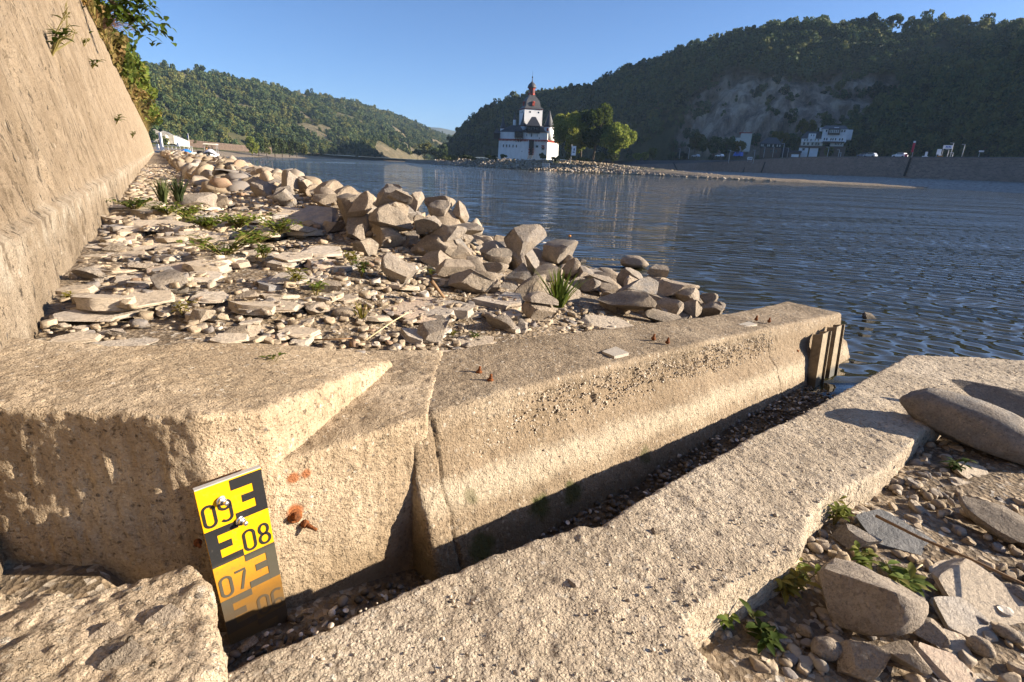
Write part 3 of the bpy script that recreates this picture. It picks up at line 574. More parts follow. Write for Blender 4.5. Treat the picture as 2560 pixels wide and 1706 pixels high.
# height field of the bank that rocks settle on
HX0, HY0, HC = -13.0, 0.9, 0.03; HNX, HNY = int(18.0 / HC), int(20.0 / HC)
gx, gyy = np.meshgrid(HX0 + HC * np.arange(HNX), HY0 + HC * np.arange(HNY), indexing='ij'); HM = ground_z(gx, gyy)
def h_at(x, y):
    i, j = int((x - HX0) / HC), int((y - HY0) / HC)
    return float(HM[i, j]) if 0 <= i < HNX and 0 <= j < HNY else float(ground_z(x, y))
def settle(x, y, ax, ay, rz, c_, sink=0.45, q=60, cap=9):
    """rest an ellipsoid on the height field; returns its centre z and adds it to the field"""
    R = max(ax, ay); i0, i1 = max(0, int((x - R - HX0) / HC)), min(HNX, int((x + R - HX0) / HC) + 2); j0, j1 = max(0, int((y - R - HY0) / HC)), min(HNY, int((y + R - HY0) / HC) + 2)
    if i1 <= i0 or j1 <= j0: return float(ground_z(x, y)) + c_ * 0.5
    X_ = gx[i0:i1, j0:j1] - x; Y_ = gyy[i0:i1, j0:j1] - y; cs, sn = math.cos(rz), math.sin(rz)
    d2 = ((X_ * cs + Y_ * sn) / ax) ** 2 + ((-X_ * sn + Y_ * cs) / ay) ** 2; msk = d2 < 1
    if not msk.any(): return h_at(x, y) + c_ * 0.5
    sub = HM[i0:i1, j0:j1]; zc = min(float(np.percentile(sub[msk], q)), cap) + c_ * (1 - sink)
    sub[msk] = np.maximum(sub[msk], zc + c_ * np.sqrt(1 - d2[msk]) * 0.9); return zc
def put_rock(name, me, loc, sc_, rot, label, cat, group=None):
    o = bpy.data.objects.new(name, me); COL.objects.link(o); o.location = loc; o.scale = sc_; o.rotation_euler = rot; tag(o, label, cat, group); return o
def wq(x, y): return (x - WP[0]) * WN[0] + (y - WP[1]) * WN[1], (x - WP[0]) * WD[0] + (y - WP[1]) * WD[1]
def behind_landing(x, y, m=0.0):
    s, n = to_sn((x, y)); 
    if s < 0.75: return not (n > -0.48 - 0.75 * (0.75 - s) - m and y < 2.4 + 0 * s) if s > 0 else (y > 1.50 - (x + 1.1) * -0.6 + m if x < -0.6 else y > 1.85 + m)
    return n < float(np.interp(s, [0.75, 1.3, 2.07, 3.3, 4.32, 6], [-0.55, -0.54, -0.47, -0.42, -0.50, -0.3])) - m

rr = random.Random(5)
# loose slates first (a flat litter between the wall and the riprap)
ZONES = [('lying against the foot of the river wall', lambda q, t: q < 0.35), ('scattered on the earth path by the wall', lambda q, t: t > 3.2),
         ('in the flat litter just behind the abutment', lambda q, t: t < 1.1 and q < 1.2), ('in the flat litter short of the green weeds', lambda q, t: t < 2.2 and q < 1.35), ('in the litter at the inland edge of the boulders', lambda q, t: True)]
def zone(q, t):
    for nm, f in ZONES:
        if f(q, t): return nm
SIZE = lambda a: 'large' if a > 0.10 else ('hand-sized' if a > 0.055 else 'small')
cnt = 0; tries = 0
while cnt < 270 and tries < 6000:
    tries += 1
    t0 = rr.random() ** 1.5 * 5.2 - 0.2; q0 = rr.uniform(0.06, 2.1 if t0 < 2.2 else 1.35); x = WP[0] + WD[0] * t0 + WN[0] * q0; y = WP[1] + WD[1] * t0 + WN[1] * q0
    if t0 < 0.2: continue
    a = rr.choice([0.03, 0.04, 0.05, 0.06, 0.07, 0.09, 0.12]) * rr.uniform(0.8, 1.2) * (1 + 0.12 * t0)
    if not behind_landing(x, y, a * 0.8): continue
    b_ = a * rr.uniform(0.45, 0.85); th = a * rr.uniform(0.09, 0.20); rz = rr.uniform(0, 3.14); flat = rr.random() < 0.92
    if not flat: th = a * rr.uniform(0.35, 0.5)
    z0 = settle(x, y, a, b_, rz, th, 0.35, 60, float(ground_z(x, y)) + 0.045); me = rr.choice(SLs if flat else BL)
    put_rock('slate_piece' if flat else 'stone', me, (x, y, z0), (a, b_, th), (rr.uniform(-0.13, 0.13), rr.uniform(-0.13, 0.13), rz),
             f"{SIZE(a)} {'flat slate piece' if flat else 'chunky stone'} {zone(q0, t0)}", 'stone', f"{SIZE(a)} {'slates' if flat else 'stones'} {zone(q0, t0)}"); cnt += 1
# riprap boulders, low layers first
RZ = [('at the foot of the riprap by the water', lambda q, t: q > 3.3), ('in the riprap behind the landing beam', lambda q, t: t < 1.5), ('in the nearer crest of the riprap', lambda q, t: t < 4.2), ('in the middle stretch of the riprap', lambda q, t: t < 8.0), ('in the receding far stretch of the riprap', lambda q, t: True)]
def rzone(q, t):
    for nm, f in RZ:
        if f(q, t): return nm
cand = []
for i in range(2600):
    t0 = 0.2 + rr.random() ** 1.35 * 13.5; u = rr.random(); q0 = 1.45 + u * (2.9 if t0 < 4 else 3.4)
    cand.append((t0, q0))
def crest(q, t): return max(0.0, 1 - abs(q - 2.05) / 0.95)
nb_ = 0; PLACED = []
for t0, q0 in cand:
    if nb_ >= 298: break
    x = WP[0] + WD[0] * t0 + WN[0] * q0; y = WP[1] + WD[1] * t0 + WN[1] * q0; s, n = to_sn((x, y))
    lim = 1.15 + 0.08 * max(0, 3 - t0)
    if q0 < lim or not behind_landing(x, y, 0.22) or (t0 < 1.6 and q0 < 1.9): continue
    a = rr.uniform(0.09, 0.195) * (1.0 if t0 > 2 else 0.8); b_ = a * rr.uniform(0.6, 0.95); c_ = a * rr.uniform(0.5, 0.85); rz = rr.uniform(0, 3.14)
    maxz = float(ground_z(x, y)) + 0.10
    if h_at(x, y) > maxz: continue
    z0 = settle(x, y, a, b_, rz, c_, 0.5, 55); nb_ += 1
    put_rock('riprap_boulder', rr.choice(BL), (x, y, z0), (a * 1.05, b_ * 1.05, c_ * 1.05), (rr.uniform(-0.5, 0.5), rr.uniform(-0.5, 0.5), rz),
             f"{'large' if a > 0.16 else 'middling' if a > 0.125 else 'small'} angular tan boulder {rzone(q0, t0)}", 'boulder', f"{'large' if a > 0.16 else 'middling' if a > 0.125 else 'small'} boulders {rzone(q0, t0)}")
# the rest of the riprap, running away along the bank: one mass
def mass(name, meshes, items, mat, kind='stuff', label=None):
    Vs, Fs, off = [], [], 0
    base = []
    for me in meshes:
        V = np.empty(len(me.vertices) * 3); me.vertices.foreach_get('co', V); base.append((V.reshape(-1, 3), np.array([p_.vertices[:] for p_ in me.polygons])))
    for (x, y, z, ax, ay, az, rx, ry, rz, mi) in items:
        V, Fc = base[mi % len(base)]; cx, sx, cy, sy, cz, sz = math.cos(rx), math.sin(rx), math.cos(ry), math.sin(ry), math.cos(rz), math.sin(rz)
        R = np.array([[cz * cy, cz * sy * sx - sz * cx, cz * sy * cx + sz * sx], [sz * cy, sz * sy * sx + cz * cx, sz * sy * cx - cz * sx], [-sy, cy * sx, cy * cx]])
        Vs.append((V * np.array([ax, ay, az])) @ R.T + np.array([x, y, z])); Fs.append(Fc + off); off += len(V)
    o = link(name, mesh_np(name, np.concatenate(Vs), np.concatenate(Fs), 'gravel' not in name and 'rubble' not in name), mat); return tag(o, label, kind=kind)
LOWB = [rock_mesh('lowb', 'boulder', 600 + i, 2) for i in range(8)]; LOWS = [rock_mesh('lows', 'slate', 620 + i, 2) for i in range(8)]; LOWR = [rock_mesh('lowr', 'round', 640 + i, 2) for i in range(5)]
kk_ = NT('mixed_rubble', 0.9, 0.2); g = kk_.pos(); c = kk_.ramp(kk_.island(), [(0.0, (0.30, 0.235, 0.16)), (0.3, (0.42, 0.33, 0.225)), (0.5, (0.36, 0.30, 0.23)), (0.68, (0.20, 0.18, 0.165)), (0.8, (0.46, 0.37, 0.26)), (0.9, (0.33, 0.22, 0.145)), (0.93, (0.52, 0.46, 0.38))], 'CONSTANT')
c = kk_.mix(kk_.ramp(kk_.noise(g, 40, 4, 0.7), [(0.4, 0.0), (0.7, 0.6)]), c, (0.20, 0.155, 0.11)); wet = kk_.ramp(kk_.math('ADD', kk_.xyz(g, 2), kk_.math('MULTIPLY', kk_.noise(g, 6, 3), 0.05)), [(0.02, 0.22), (0.09, 1.0)])
m_mix = kk_.out(kk_.mix(1.0, c, wet, 'MULTIPLY'), kk_.bump(kk_.noise(g, 120, 4, 0.7), 0.004))
items = []
for i in range(3600):
    t0 = 7.0 + rr.random() ** 1.3 * 85; qs = 5.0 + max(0, t0 - 5) * 0.05; q0 = rr.uniform(1.0, qs + 0.3); x = WP[0] + WD[0] * t0 + WN[0] * q0; y = WP[1] + WD[1] * t0 + WN[1] * q0
    if t0 < 13.5 and rr.random() < 0.5: continue
    a = rr.uniform(0.12, 0.22) * (1 + t0 * 0.012); up = 0.10 * rr.random()
    items.append((x, y, float(ground_z(x, y)) + a * 0.2 + up, a, a * rr.uniform(0.6, 0.9), a * rr.uniform(0.5, 0.8), rr.uniform(-.5, .5), rr.uniform(-.5, .5), rr.uniform(0, 3.1), rr.randrange(8)))
mass('riprap_rubble', LOWB, items, m_mix, label='pale broken riprap stone receding along the bank')
items = []
for i in range(7500):      # chips among the slates
    t0 = rr.random() ** 1.8 * 24; q0 = rr.uniform(0.03, 2.6 if t0 < 7 else 1.5); x = WP[0] + WD[0] * t0 + WN[0] * q0; y = WP[1] + WD[1] * t0 + WN[1] * q0
    if not behind_landing(x, y, 0.01): continue
    a = rr.uniform(0.007, 0.026) * (1 + 0.22 * min(t0, 10)); items.append((x, y, min(h_at(x, y), float(ground_z(x, y)) + 0.05) + a * 0.15, a, a * rr.uniform(0.5, 0.95), a * rr.uniform(0.15, 0.5), rr.uniform(-.3, .3), rr.uniform(-.3, .3), rr.uniform(0, 3.1), rr.randrange(8)))
mass('slate_gravel', LOWS, items, m_mix, label='slate chips and grit between the flat stones')
items = []
for i in range(900):       # wet stones along the waterline behind the beam
    t0 = rr.uniform(-2.5, 9); q0 = rr.uniform(3.2, 5.3); x = WP[0] + WD[0] * t0 + WN[0] * q0; y = WP[1] + WD[1] * t0 + WN[1] * q0; s, n = to_sn((x, y))
    if n > -0.55: continue
    a = rr.uniform(0.03, 0.10); items.append((x, y, float(ground_z(x, y)) + a * 0.1, a, a * rr.uniform(0.5, 0.9), a * rr.uniform(0.2, 0.5), rr.uniform(-.3, .3), rr.uniform(-.3, .3), rr.uniform(0, 3.1), rr.randrange(8)))
mass('shore_rubble', LOWS, items, m_mix, label='small wet flat stones along the waterline')
items = []
for i in range(5200):      # gravel to the right of the slab
    s = rr.uniform(-0.2, 3.6); n = rr.uniform(0.5, 3.2); p = SN(s, n); a = rr.uniform(0.006, 0.024)
    if p.x < 0.25 or p.y < 0.5: continue
    items.append((p.x, p.y, near_z(p.x, p.y) + a * 0.2, a, a * rr.uniform(0.55, 0.95), a * rr.uniform(0.3, 0.7), rr.uniform(-.3, .3), rr.uniform(-.3, .3), rr.uniform(0, 3.1), rr.randrange(9)))
mass('pebble_gravel', LOWR[:2] + LOWS[:4] + LOWB[:3], items, m_mix, label='pebbles and grit beside the slab')

# rocks one can pick out: (x0, y0, x1, y1 in the picture, kind, turn, label)
def hand_rock(x0, y0, x1, y1, kind, rz, label, zf=None, lift=0.0, mat=None, cat='boulder', tilt=(0, 0), dep=None, idx=[0]):
    cx, by = (x0 + x1) / 2, y1 - (y1 - y0) * 0.12; p = at_z(cx, by, 0.4)
    d_ = pray(cx, by); tt_ = 0.8
    while tt_ < 30:          # first place where the line of sight meets the stones already there
        p = Vector((0, 0, CAM_H)) + d_ * tt_; z0 = (zf(p.x, p.y) if zf else h_at(p.x, p.y)) + lift
        if p.z < z0: break
        tt_ += 0.01 + tt_ * 0.002
    dp = depth(p); W_ = (x1 - x0) * dp / F_PX; Hh = (y1 - y0) * dp / F_PX; el = math.atan2(CAM_H - p.z, math.hypot(p.x, p.y)); yaw = math.atan2(p.y, p.x) - math.pi / 2
    if kind == 'slate':
        th = max(0.010, Hh * 0.16); D_ = min(max((Hh - th * math.cos(el)) / math.sin(el), W_ * 0.35), W_ * 1.1)
    else:
        D_ = W_ * (dep or 0.75); th = max((Hh - D_ * math.sin(el) * 0.62) / math.cos(el), W_ * 0.30)
    if kind == 'slate' and dep: D_ = W_ * dep
    me = {'boulder': BOULD, 'slate': SLATE, 'round': ROUND}[kind]; me = me[idx[0] % len(me)]; idx[0] += 1
    if mat is not None:
        me = me.copy(); me.materials.clear(); me.materials.append(mat)
    f = Vector((p.x, p.y, 0)).normalized(); c0 = p + f * D_ * 0.42; c0.z = z0 + th * 0.44
    R_ = Matrix.Rotation(yaw, 3, 'Z') @ Matrix.Rotation(tilt[0], 3, 'X') @ Matrix.Rotation(tilt[1], 3, 'Y') @ Matrix.Rotation(rz, 3, 'Z')
    a_, b2 = W_ / 2, D_ / 2; cs, sn = abs(math.cos(rz)), abs(math.sin(rz)); sx_, sy_ = (a_ * cs + b2 * sn, a_ * sn + b2 * cs) if abs(math.sin(rz)) > 0.7 else (a_, b2)
    put_rock({'boulder': 'boulder', 'slate': 'slate_slab', 'round': 'river_stone'}[kind], me, c0, (sx_ * 1.02, sy_, th / 2 * 1.05), R_.to_euler(), label, cat)['landmark'] = 1
Z6 = lambda b: tuple(v / 2.941 + o for v, o in zip(b, (700, 450, 700, 450))); ZB = lambda b: tuple(v / 2.614 + o for v, o in zip(b, (1300, 550, 1300, 550)))
Z5 = lambda b: tuple(v / 2.614 + o for v, o in zip(b, (0, 500, 0, 500))); ZR = lambda b: tuple(v / 2.587 + o for v, o in zip(b, (1700, 1100, 1700, 1100)))
for b, kd, rz, lb in [
    ((785, 80, 965, 195), 'boulder', 0.2, 'pale round-topped boulder standing highest on the riprap crest'), ((1060, 125, 1290, 265), 'boulder', 0, 'broad split boulder at the water end of the crest'),
    ((1255, 175, 1385, 340), 'boulder', 1.5, 'upright tan boulder at the water end of the crest, against the river'), ((940, 150, 1075, 290), 'boulder', 0.5, 'wedge boulder tucked right of the pale highest boulder'),
    ((1090, 215, 1255, 365), 'boulder', 0, 'slanting boulder below the split boulder'), ((505, 205, 700, 400), 'boulder', 0.3, 'tall grey-faced boulder left of the biggest block'),
    ((665, 265, 970, 490), 'boulder', 0, 'biggest grey-tan block in the middle of the pile'), ((890, 390, 1040, 515), 'boulder', 0.4, 'small rounded boulder right under the biggest block'),
    ((1000, 300, 1155, 450), 'boulder', 0.8, 'narrow leaning boulder between the biggest block and the slanting one'), ((1200, 325, 1495, 440), 'boulder', 0, 'long low boulder below the upright one, beside the water'),
    ((1095, 440, 1380, 600), 'boulder', 0.2, 'wide ribbed boulder below the long low boulder'), ((1025, 530, 1280, 680), 'boulder', 0, 'smooth tilted boulder shaded on its lower half'),
    ((745, 545, 1010, 800), 'boulder', 0.1, 'large flat-faced tan boulder facing the camera at the front of the pile'), ((1125, 600, 1405, 780), 'boulder', 0.5, 'dark leaning boulder beside the flat-faced one'),
    ((1275, 660, 1500, 875), 'boulder', 0.9, 'tooth-shaped tan boulder leaning left at the front of the pile'), ((1475, 605, 1680, 720), 'boulder', 0, 'grey oval boulder behind the tooth-shaped one'),
    ((1650, 630, 1845, 810), 'boulder', 0.3, 'blue-grey faceted boulder right of the tooth-shaped one'), ((1640, 420, 1955, 690), 'boulder', 0.2, 'big pointed boulder standing nearest the open water'),
    ((1490, 515, 1710, 650), 'boulder', 0.6, 'sharp ridged boulder left of the big pointed one'), ((2030, 580, 2210, 750), 'boulder', 0, 'pale peaked boulder behind the grass tuft'),
    ((1785, 850, 2045, 970), 'boulder', 0, 'low loaf-shaped boulder left of the grass tuft'), ((1005, 1050, 1250, 1240), 'boulder', 0.2, 'knobbly lump of old mortar behind the beam end'),
    ((1510, 990, 1730, 1170), 'boulder', 0.3, 'three-cornered tan stone in the litter behind the beam'), ((1475, 735, 1615, 870), 'boulder', 0.1, 'small grey wedge beside the tooth-shaped boulder'),
    ((290, 310, 480, 415), 'boulder', 0, 'round-backed boulder left of the grey-faced one'), ((515, 375, 660, 510), 'boulder', 0.7, 'dark cleft boulder under the grey-faced one'),
    ((70, 365, 280, 455), 'boulder', 0, 'low tan boulder at the inland edge above the flat slab'), ((260, 745, 425, 850), 'boulder', 0, 'grey rounded stone among the weeds'), ((390, 940, 575, 1035), 'round', 0, 'oval stone casting a long shadow on the bare earth'),
    ((2190, 725, 2353, 850), 'boulder', 0, 'square stone right of the grass tuft')]:
    hand_rock(*Z6(b), kd, rz, lb)
for b, rz, lb, tl in [((0, 190, 440, 360), 0.1, 'long dark slab leaning along the riprap edge', (0.35, -0.2)), ((155, 465, 455, 565), 0, 'thick tan slab at the inland edge of the pile', (0.1, 0.1)), ((700, 810, 1290, 1050), 0.05, 'largest layered slab lying in front of the pile', (0.05, 0.03)),
                  ((1030, 1240, 1690, 1360), 0, 'long split slate lying along the back of the beam', (0, 0)), ((0, 1095, 300, 1180), 0, 'banded grey slate just behind the abutment top', (0.1, 0)), ((1550, 830, 1780, 925), 0, 'cracked pale slate beside the loaf-shaped boulder', (0.15, 0)),
                  ((1270, 1150, 1580, 1250), 0.1, 'pale slate lying below the three-cornered stone', (0.05, 0))]:
    hand_rock(*Z6(b), 'slate', rz, lb, cat='slate', tilt=tl)
for b, kd, rz, lb in [((485, 460, 865, 665), 'boulder', 0.05, 'large tan block with a sloping top beside the beam'), ((845, 415, 1160, 530), 'boulder', 0.1, 'craggy grey boulder behind the sloping block'), ((1030, 520, 1200, 640), 'boulder', 0.3, 'grey and tan split stone touching the beam'),
    ((790, 585, 1045, 700), 'boulder', 0.1, 'smooth tan wedge leaning on the sloping block'), ((820, 310, 955, 410), 'boulder', 0.2, 'single tan stone at the edge of the water'), ((365, 380, 610, 490), 'boulder', 0, 'flat-topped tan stone right behind the grass tuft'),
    ((1170, 480, 1285, 570), 'boulder', 0.4, 'small round tan stone by the water end of the beam'), ((1190, 550, 1330, 620), 'boulder', 0, 'low tan stone touching the water end of the beam')]:
    hand_rock(*ZB(b), kd, rz, lb)
hand_rock(*ZB((655, 240, 835, 335)), 'round', 0, 'rounded boulder standing alone in the shallow water', zf=lambda x, y: 0.0)
for b, rz, lb in [((360, 635, 785, 730), 0, 'long pale slab lying in front of the sloping block'), ((1340, 470, 1605, 565), 0.2, 'long dark slab behind the water end of the beam'), ((880, 530, 1060, 620), 0, 'grey slate under the craggy boulder')]:
    hand_rock(*ZB(b), 'slate', rz, lb, cat='slate', tilt=(0.12, 0.05))
for b, rz, lb in [((670, 590, 1130, 715), 0, 'large pale pointed slate near the wall foot'), ((410, 680, 955, 800), 0, 'broad layered slate with stones on it'), ((350, 865, 655, 945), 0, 'grey lens-shaped slate by the abutment'), ((560, 915, 1015, 1010), 0, 'long white slate lying along the abutment edge'),
    ((1255, 590, 1490, 680), 0, 'dark rippled slate in the middle of the litter'), ((1140, 465, 1475, 540), 0, 'long pale slate beyond the rippled one'), ((1750, 475, 2020, 560), 0, 'pale four-sided slate below the weeds'), ((1830, 840, 2095, 910), 0, 'thick banded slate by the bare earth'),
    ((815, 280, 1075, 335), 0, 'straight-edged tan slab in the far litter'), ((840, 135, 1280, 215), 0, 'widest flat slab on the path by the wall'), ((1970, 280, 2240, 375), 0, 'thick slab tilted at the foot of the boulders'), ((1800, 370, 2045, 430), 0, 'pale flat slate in front of the tilted slab'),
    ((1370, 890, 1625, 970), 0, 'oval pale slate at the abutment edge'), ((185, 955, 340, 1040), 0, 'grey slate wedged in the corner of wall and abutment'), ((1570, 700, 1980, 790), 0, 'long thin grey slate in the shaded litter')]:
    hand_rock(*Z5(b), 'slate', rz, lb, cat='slate', zf=lambda x, y: min(h_at(x, y), float(ground_z(x, y)) + 0.03), lift=0.01, tilt=(0.05, 0.02))
for b, rz, lb in [((505, 440, 680, 560), 0, 'squat tan boulder standing by the wall foot'), ((1550, 600, 1690, 685), 0, 'pale peaked stone in the middle of the litter'), ((1245, 720, 1410, 830), 0, 'pale rough stone close to the abutment'), ((1455, 830, 1730, 920), 0.2, 'reddish angular stone by the abutment edge'),
    ((845, 410, 1000, 470), 0, 'brown low stone left of the litter slates'), ((2065, 530, 2230, 620), 0, 'pale stone with a green weed beside it'), ((700, 840, 820, 915), 0, 'small knobbly stone touching the lens-shaped slate')]:
    hand_rock(*Z5(b), 'boulder', rz, lb, cat='stone')
nz = lambda x, y: near_z(x, y)
for b, kd, rz, lb, tl, mt in [((830, 870, 1440, 1350), 'boulder', 0.2, 'large craggy rock beside the slab, weeds at its foot', (0, 0), None), ((1120, 515, 1580, 745), 'slate', 0.0, 'dark blue-grey slate lying beside the slab edge', (0.1, 0.2), m_dslate), ((1585, 860, 2160, 1240), 'slate', 0.1, 'big flat pale slab beyond the craggy rock', (0.15, 0.25), None),
    ((1780, 445, 2225, 670), 'boulder', 0, 'wedge of tan stone below the rounded boulder', (0, 0.2), None), ((1590, 1230, 1865, 1420), 'slate', 0, 'smooth flat stone with a sunlit patch', (0.1, 0.2), None), ((1460, 1200, 1690, 1370), 'boulder', 0, 'small grey block right of the craggy rock', (0, 0), None),
    ((995, 1370, 1280, 1600), 'boulder', 0.4, 'warm tan stone cut off by the bottom of the picture', (0, 0), None), ((1230, 1340, 1535, 1580), 'boulder', 0.7, 'grey creased stone cut off by the bottom of the picture', (0, 0), None), ((825, 1295, 1015, 1460), 'round', 0.5, 'egg-shaped tan pebble below the craggy rock', (0, 0), None),
    ((990, 600, 1260, 745), 'boulder', 0.2, 'low tan stone between the slab and the dark slate', (0, 0), None), ((745, 1215, 845, 1305), 'round', 0, 'brown pebble beside the lower weeds', (0, 0), None), ((850, 1450, 940, 1535), 'round', 0, 'small white pebble at the bottom of the picture', (0, 0), m_patch),
    ((2040, 940, 2225, 1060), 'boulder', 0, 'reddish rough stone on the big flat slab', (0, 0), None), ((1610, 1100, 2040, 1330), 'slate', -0.1, 'narrow slate leaning below the big flat slab', (0.1, 0.3), None), ((1280, 825, 1425, 935), 'round', 0, 'rounded stone behind the craggy rock', (0, 0), None),
    ((1500, 1390, 1960, 1600), 'slate', 0.1, 'long tan slate along the bottom of the picture', (0.1, 0.35), None), ((1750, 130, 2020, 300), 'slate', 0, 'long stone under the bright green weed', (0.1, 0.3), None), ((1740, 260, 1880, 330), 'slate', 0, 'pale chip beside the bright green weed', (0.1, 0.1), None), ((1850, 1290, 2000, 1420), 'round', 0, 'grey pebble beside the narrow slate', (0, 0), None),
    ((740, 1415, 850, 1500), 'slate', 0, 'white flat pebble beside the egg-shaped one', (0, 0), m_patch), ((2020, 1230, 2170, 1330), 'round', 0, 'grey oval pebble by the frame edge', (0, 0), None)]:
    hand_rock(*ZR(b), kd, rz, lb, zf=nz, lift=0.0, mat=mt, cat='stone', tilt=tl)
rb = lambda v: tuple(a / 3.485 + o for a, o in zip(v, (1900, 800, 1900, 800)))
hand_rock(*rb((1250, 720, 2420, 1225)), 'round', 0.15, 'big smooth rounded boulder lying across the slab edge', zf=lambda x, y: 0.23, tilt=(0.0, 0.22), dep=0.45)
hand_rock(*rb((1650, 720, 2700, 1000)), 'boulder', 0.0, 'pale slab-like boulder behind the smooth rounded one', zf=lambda x, y: 0.24, tilt=(0.1, 0.2), dep=0.5)
for px, py, sz, lb in ((310, 1640, 0.036, 'largest pebble set in the broken concrete lump'), (410, 1540, 0.032, 'dark chip in the broken concrete lump'), (265, 1580, 0.026, 'small chip left of the largest pebble in the lump')):
    p = at_z(px, py, 0.45); put_rock('pebble', BOULD[9], p, (sz, sz * 0.8, sz * 0.55), (0.2, 0.1, 0.7), lb, 'stone')

# washed-out pebbles standing proud of the slab and of the beam face
items = []; slab_poly = np.array([(p_[0], p_[1]) for p_ in SLAB_POLY])
for i in range(9000):
    x = rr.uniform(-0.7, 3.3); y = rr.uniform(0.45, 3.4)
    if x * 0.3 + y > 4.6 or not _inside(x, y, SLAB_POLY): continue
    a = rr.uniform(0.002, 0.005) * (1.8 if rr.random() < 0.05 else 1); items.append((x, y, sl_z(x, y) - a * 0.05, a, a * rr.uniform(.6, .95), a * rr.uniform(.4, .7), rr.uniform(-.3, .3), rr.uniform(-.3, .3), rr.uniform(0, 3), rr.randrange(5)))
kk_ = NT('aggregate', 0.85, 0.25); m_agg = kk_.out(kk_.ramp(kk_.island(), [(0.0, (0.33, 0.27, 0.20)), (0.35, (0.42, 0.34, 0.25)), (0.6, (0.48, 0.40, 0.30)), (0.85, (0.55, 0.48, 0.38)), (0.95, (0.24, 0.21, 0.18))], 'CONSTANT'))
o = mass('aggregate', LOWR, items, m_agg); o.parent = slab
items = []
for i in range(1500):
    s = rr.uniform(0.75, 3.1); u_ = rr.random(); zt = float(np.interp(s, [0.56, 1.0, 1.42, 2.24, 2.96, 4.31], [0.552, 0.548, 0.525, 0.48, 0.423, 0.319])); h = zt - float(floor_z(s)); zr = 0.025 + 0.17 * u_ if rr.random() < 0.75 else 0.03 + 0.33 * u_; zr = min(zr, h * 0.95)
    n = float(np.interp(zr / h, [0, 0.42, 0.56, 1.0], [-0.045, -0.02, 0.035, 0.105])) - 0.007; p_ = SN(s, n, zt - zr); a = rr.uniform(0.0025, 0.0065); items.append((p_.x, p_.y, p_.z, a, a * rr.uniform(.6, .95), a * rr.uniform(.5, .8), rr.uniform(-.6, .6), rr.uniform(-.6, .6), rr.uniform(0, 3), rr.randrange(5)))
o = mass('aggregate', LOWR, items, m_agg); o.parent = beam
# ------------------------------------------------------------------ foliage
def leaf_mat(name, cols, trans=0.25):
    k = NT(name, 0.7, 0.15); rn = k.island(); ro = k.rnd()
    c = k.ramp(rn, [(i / (len(cols) - 1), x) for i, x in enumerate(cols)]); c = k.mix(k.ramp(ro, [(0.0, 0.0), (0.6, 0.15), (1.0, 0.8)]), c, tuple(x * f for x, f in zip(cols[-1], (1.25, 1.05, 0.8)))); c = k.mix(k.ramp(ro, [(0.0, 0.8), (0.4, 0.0)]), c, tuple(x * 0.4 for x in cols[0]))
    k.out(c); tr = k.new('ShaderNodeBsdfTranslucent'); k.t.links.new(c, tr.inputs['Color']); mx = k.new('ShaderNodeMixShader'); mx.inputs[0].default_value = trans
    k.t.links.new(k.b.outputs[0], mx.inputs[1]); k.t.links.new(tr.outputs[0], mx.inputs[2]); k.t.links.new(mx.outputs[0], k.t.nodes['Material Output'].inputs['Surface']); return k.mat
m_forest = leaf_mat('forest_leaves', [(0.022, 0.048, 0.024), (0.046, 0.088, 0.038), (0.080, 0.128, 0.046), (0.14, 0.155, 0.052)])
m_poplar = leaf_mat('poplar_leaves', [(0.08, 0.12, 0.025), (0.14, 0.20, 0.038), (0.22, 0.28, 0.055), (0.29, 0.30, 0.06)], 0.5)
m_autumn = leaf_mat('yellowing_leaves', [(0.08, 0.09, 0.02), (0.14, 0.14, 0.03), (0.20, 0.175, 0.035), (0.22, 0.15, 0.04)], 0.35)
m_shrub = leaf_mat('shrub_leaves', [(0.05, 0.07, 0.025), (0.08, 0.11, 0.04), (0.11, 0.13, 0.05)], 0.3)
m_weed = leaf_mat('weed_leaves', [(0.06, 0.105, 0.015), (0.10, 0.16, 0.025), (0.15, 0.20, 0.035), (0.22, 0.20, 0.05)], 0.4)
m_dry = leaf_mat('dry_stems', [(0.16, 0.11, 0.05), (0.27, 0.19, 0.09), (0.38, 0.29, 0.15)], 0.2)
m_bark = plain('bark', (0.10, 0.08, 0.06), 0.9, 0.3, 4, bump=0.03)
def leaf_quads(C, size, r, aspect=0.6, up=0.3):
    n = len(C); N_ = r.normal(size=(n, 3)); N_[:, 2] += up; N_ /= np.linalg.norm(N_, axis=1)[:, None]
    A = np.cross(N_, r.normal(size=(n, 3))); A /= np.linalg.norm(A, axis=1)[:, None]; B = np.cross(N_, A); s = (size * r.uniform(0.6, 1.3, n))[:, None]
    V = np.stack([C - A * s, C + B * s * aspect, C + A * s, C - B * s * aspect], 1).reshape(-1, 3); return V, np.arange(4 * n).reshape(-1, 4)
def crown_points(r, n, lobes, rx, rz, cz, shell=0.55):
    L = r.normal(size=(lobes, 3)); L /= np.linalg.norm(L, axis=1)[:, None]; L *= r.uniform(0.35, 0.78, lobes)[:, None]; L[:, 2] = L[:, 2] * 0.95
    rad_ = r.uniform(0.25, 0.42, lobes); pick = r.integers(0, lobes, n); D = r.normal(size=(n, 3)); D /= np.linalg.norm(D, axis=1)[:, None]
    P = L[pick] + D * (rad_[pick] * (shell + (1 - shell) * r.random(n)))[:, None]; return P * np.array([rx, rx, rz]) + np.array([0, 0, cz])
def crown_mesh(name, seed, n, lobes, rx, rz, cz, size, mat, aspect=0.7):
    r = np.random.default_rng(seed); V, Fq = leaf_quads(crown_points(r, n, lobes, rx, rz, cz), size, r, aspect); me = mesh_np(name, V, Fq, False); me.materials.append(mat); return me
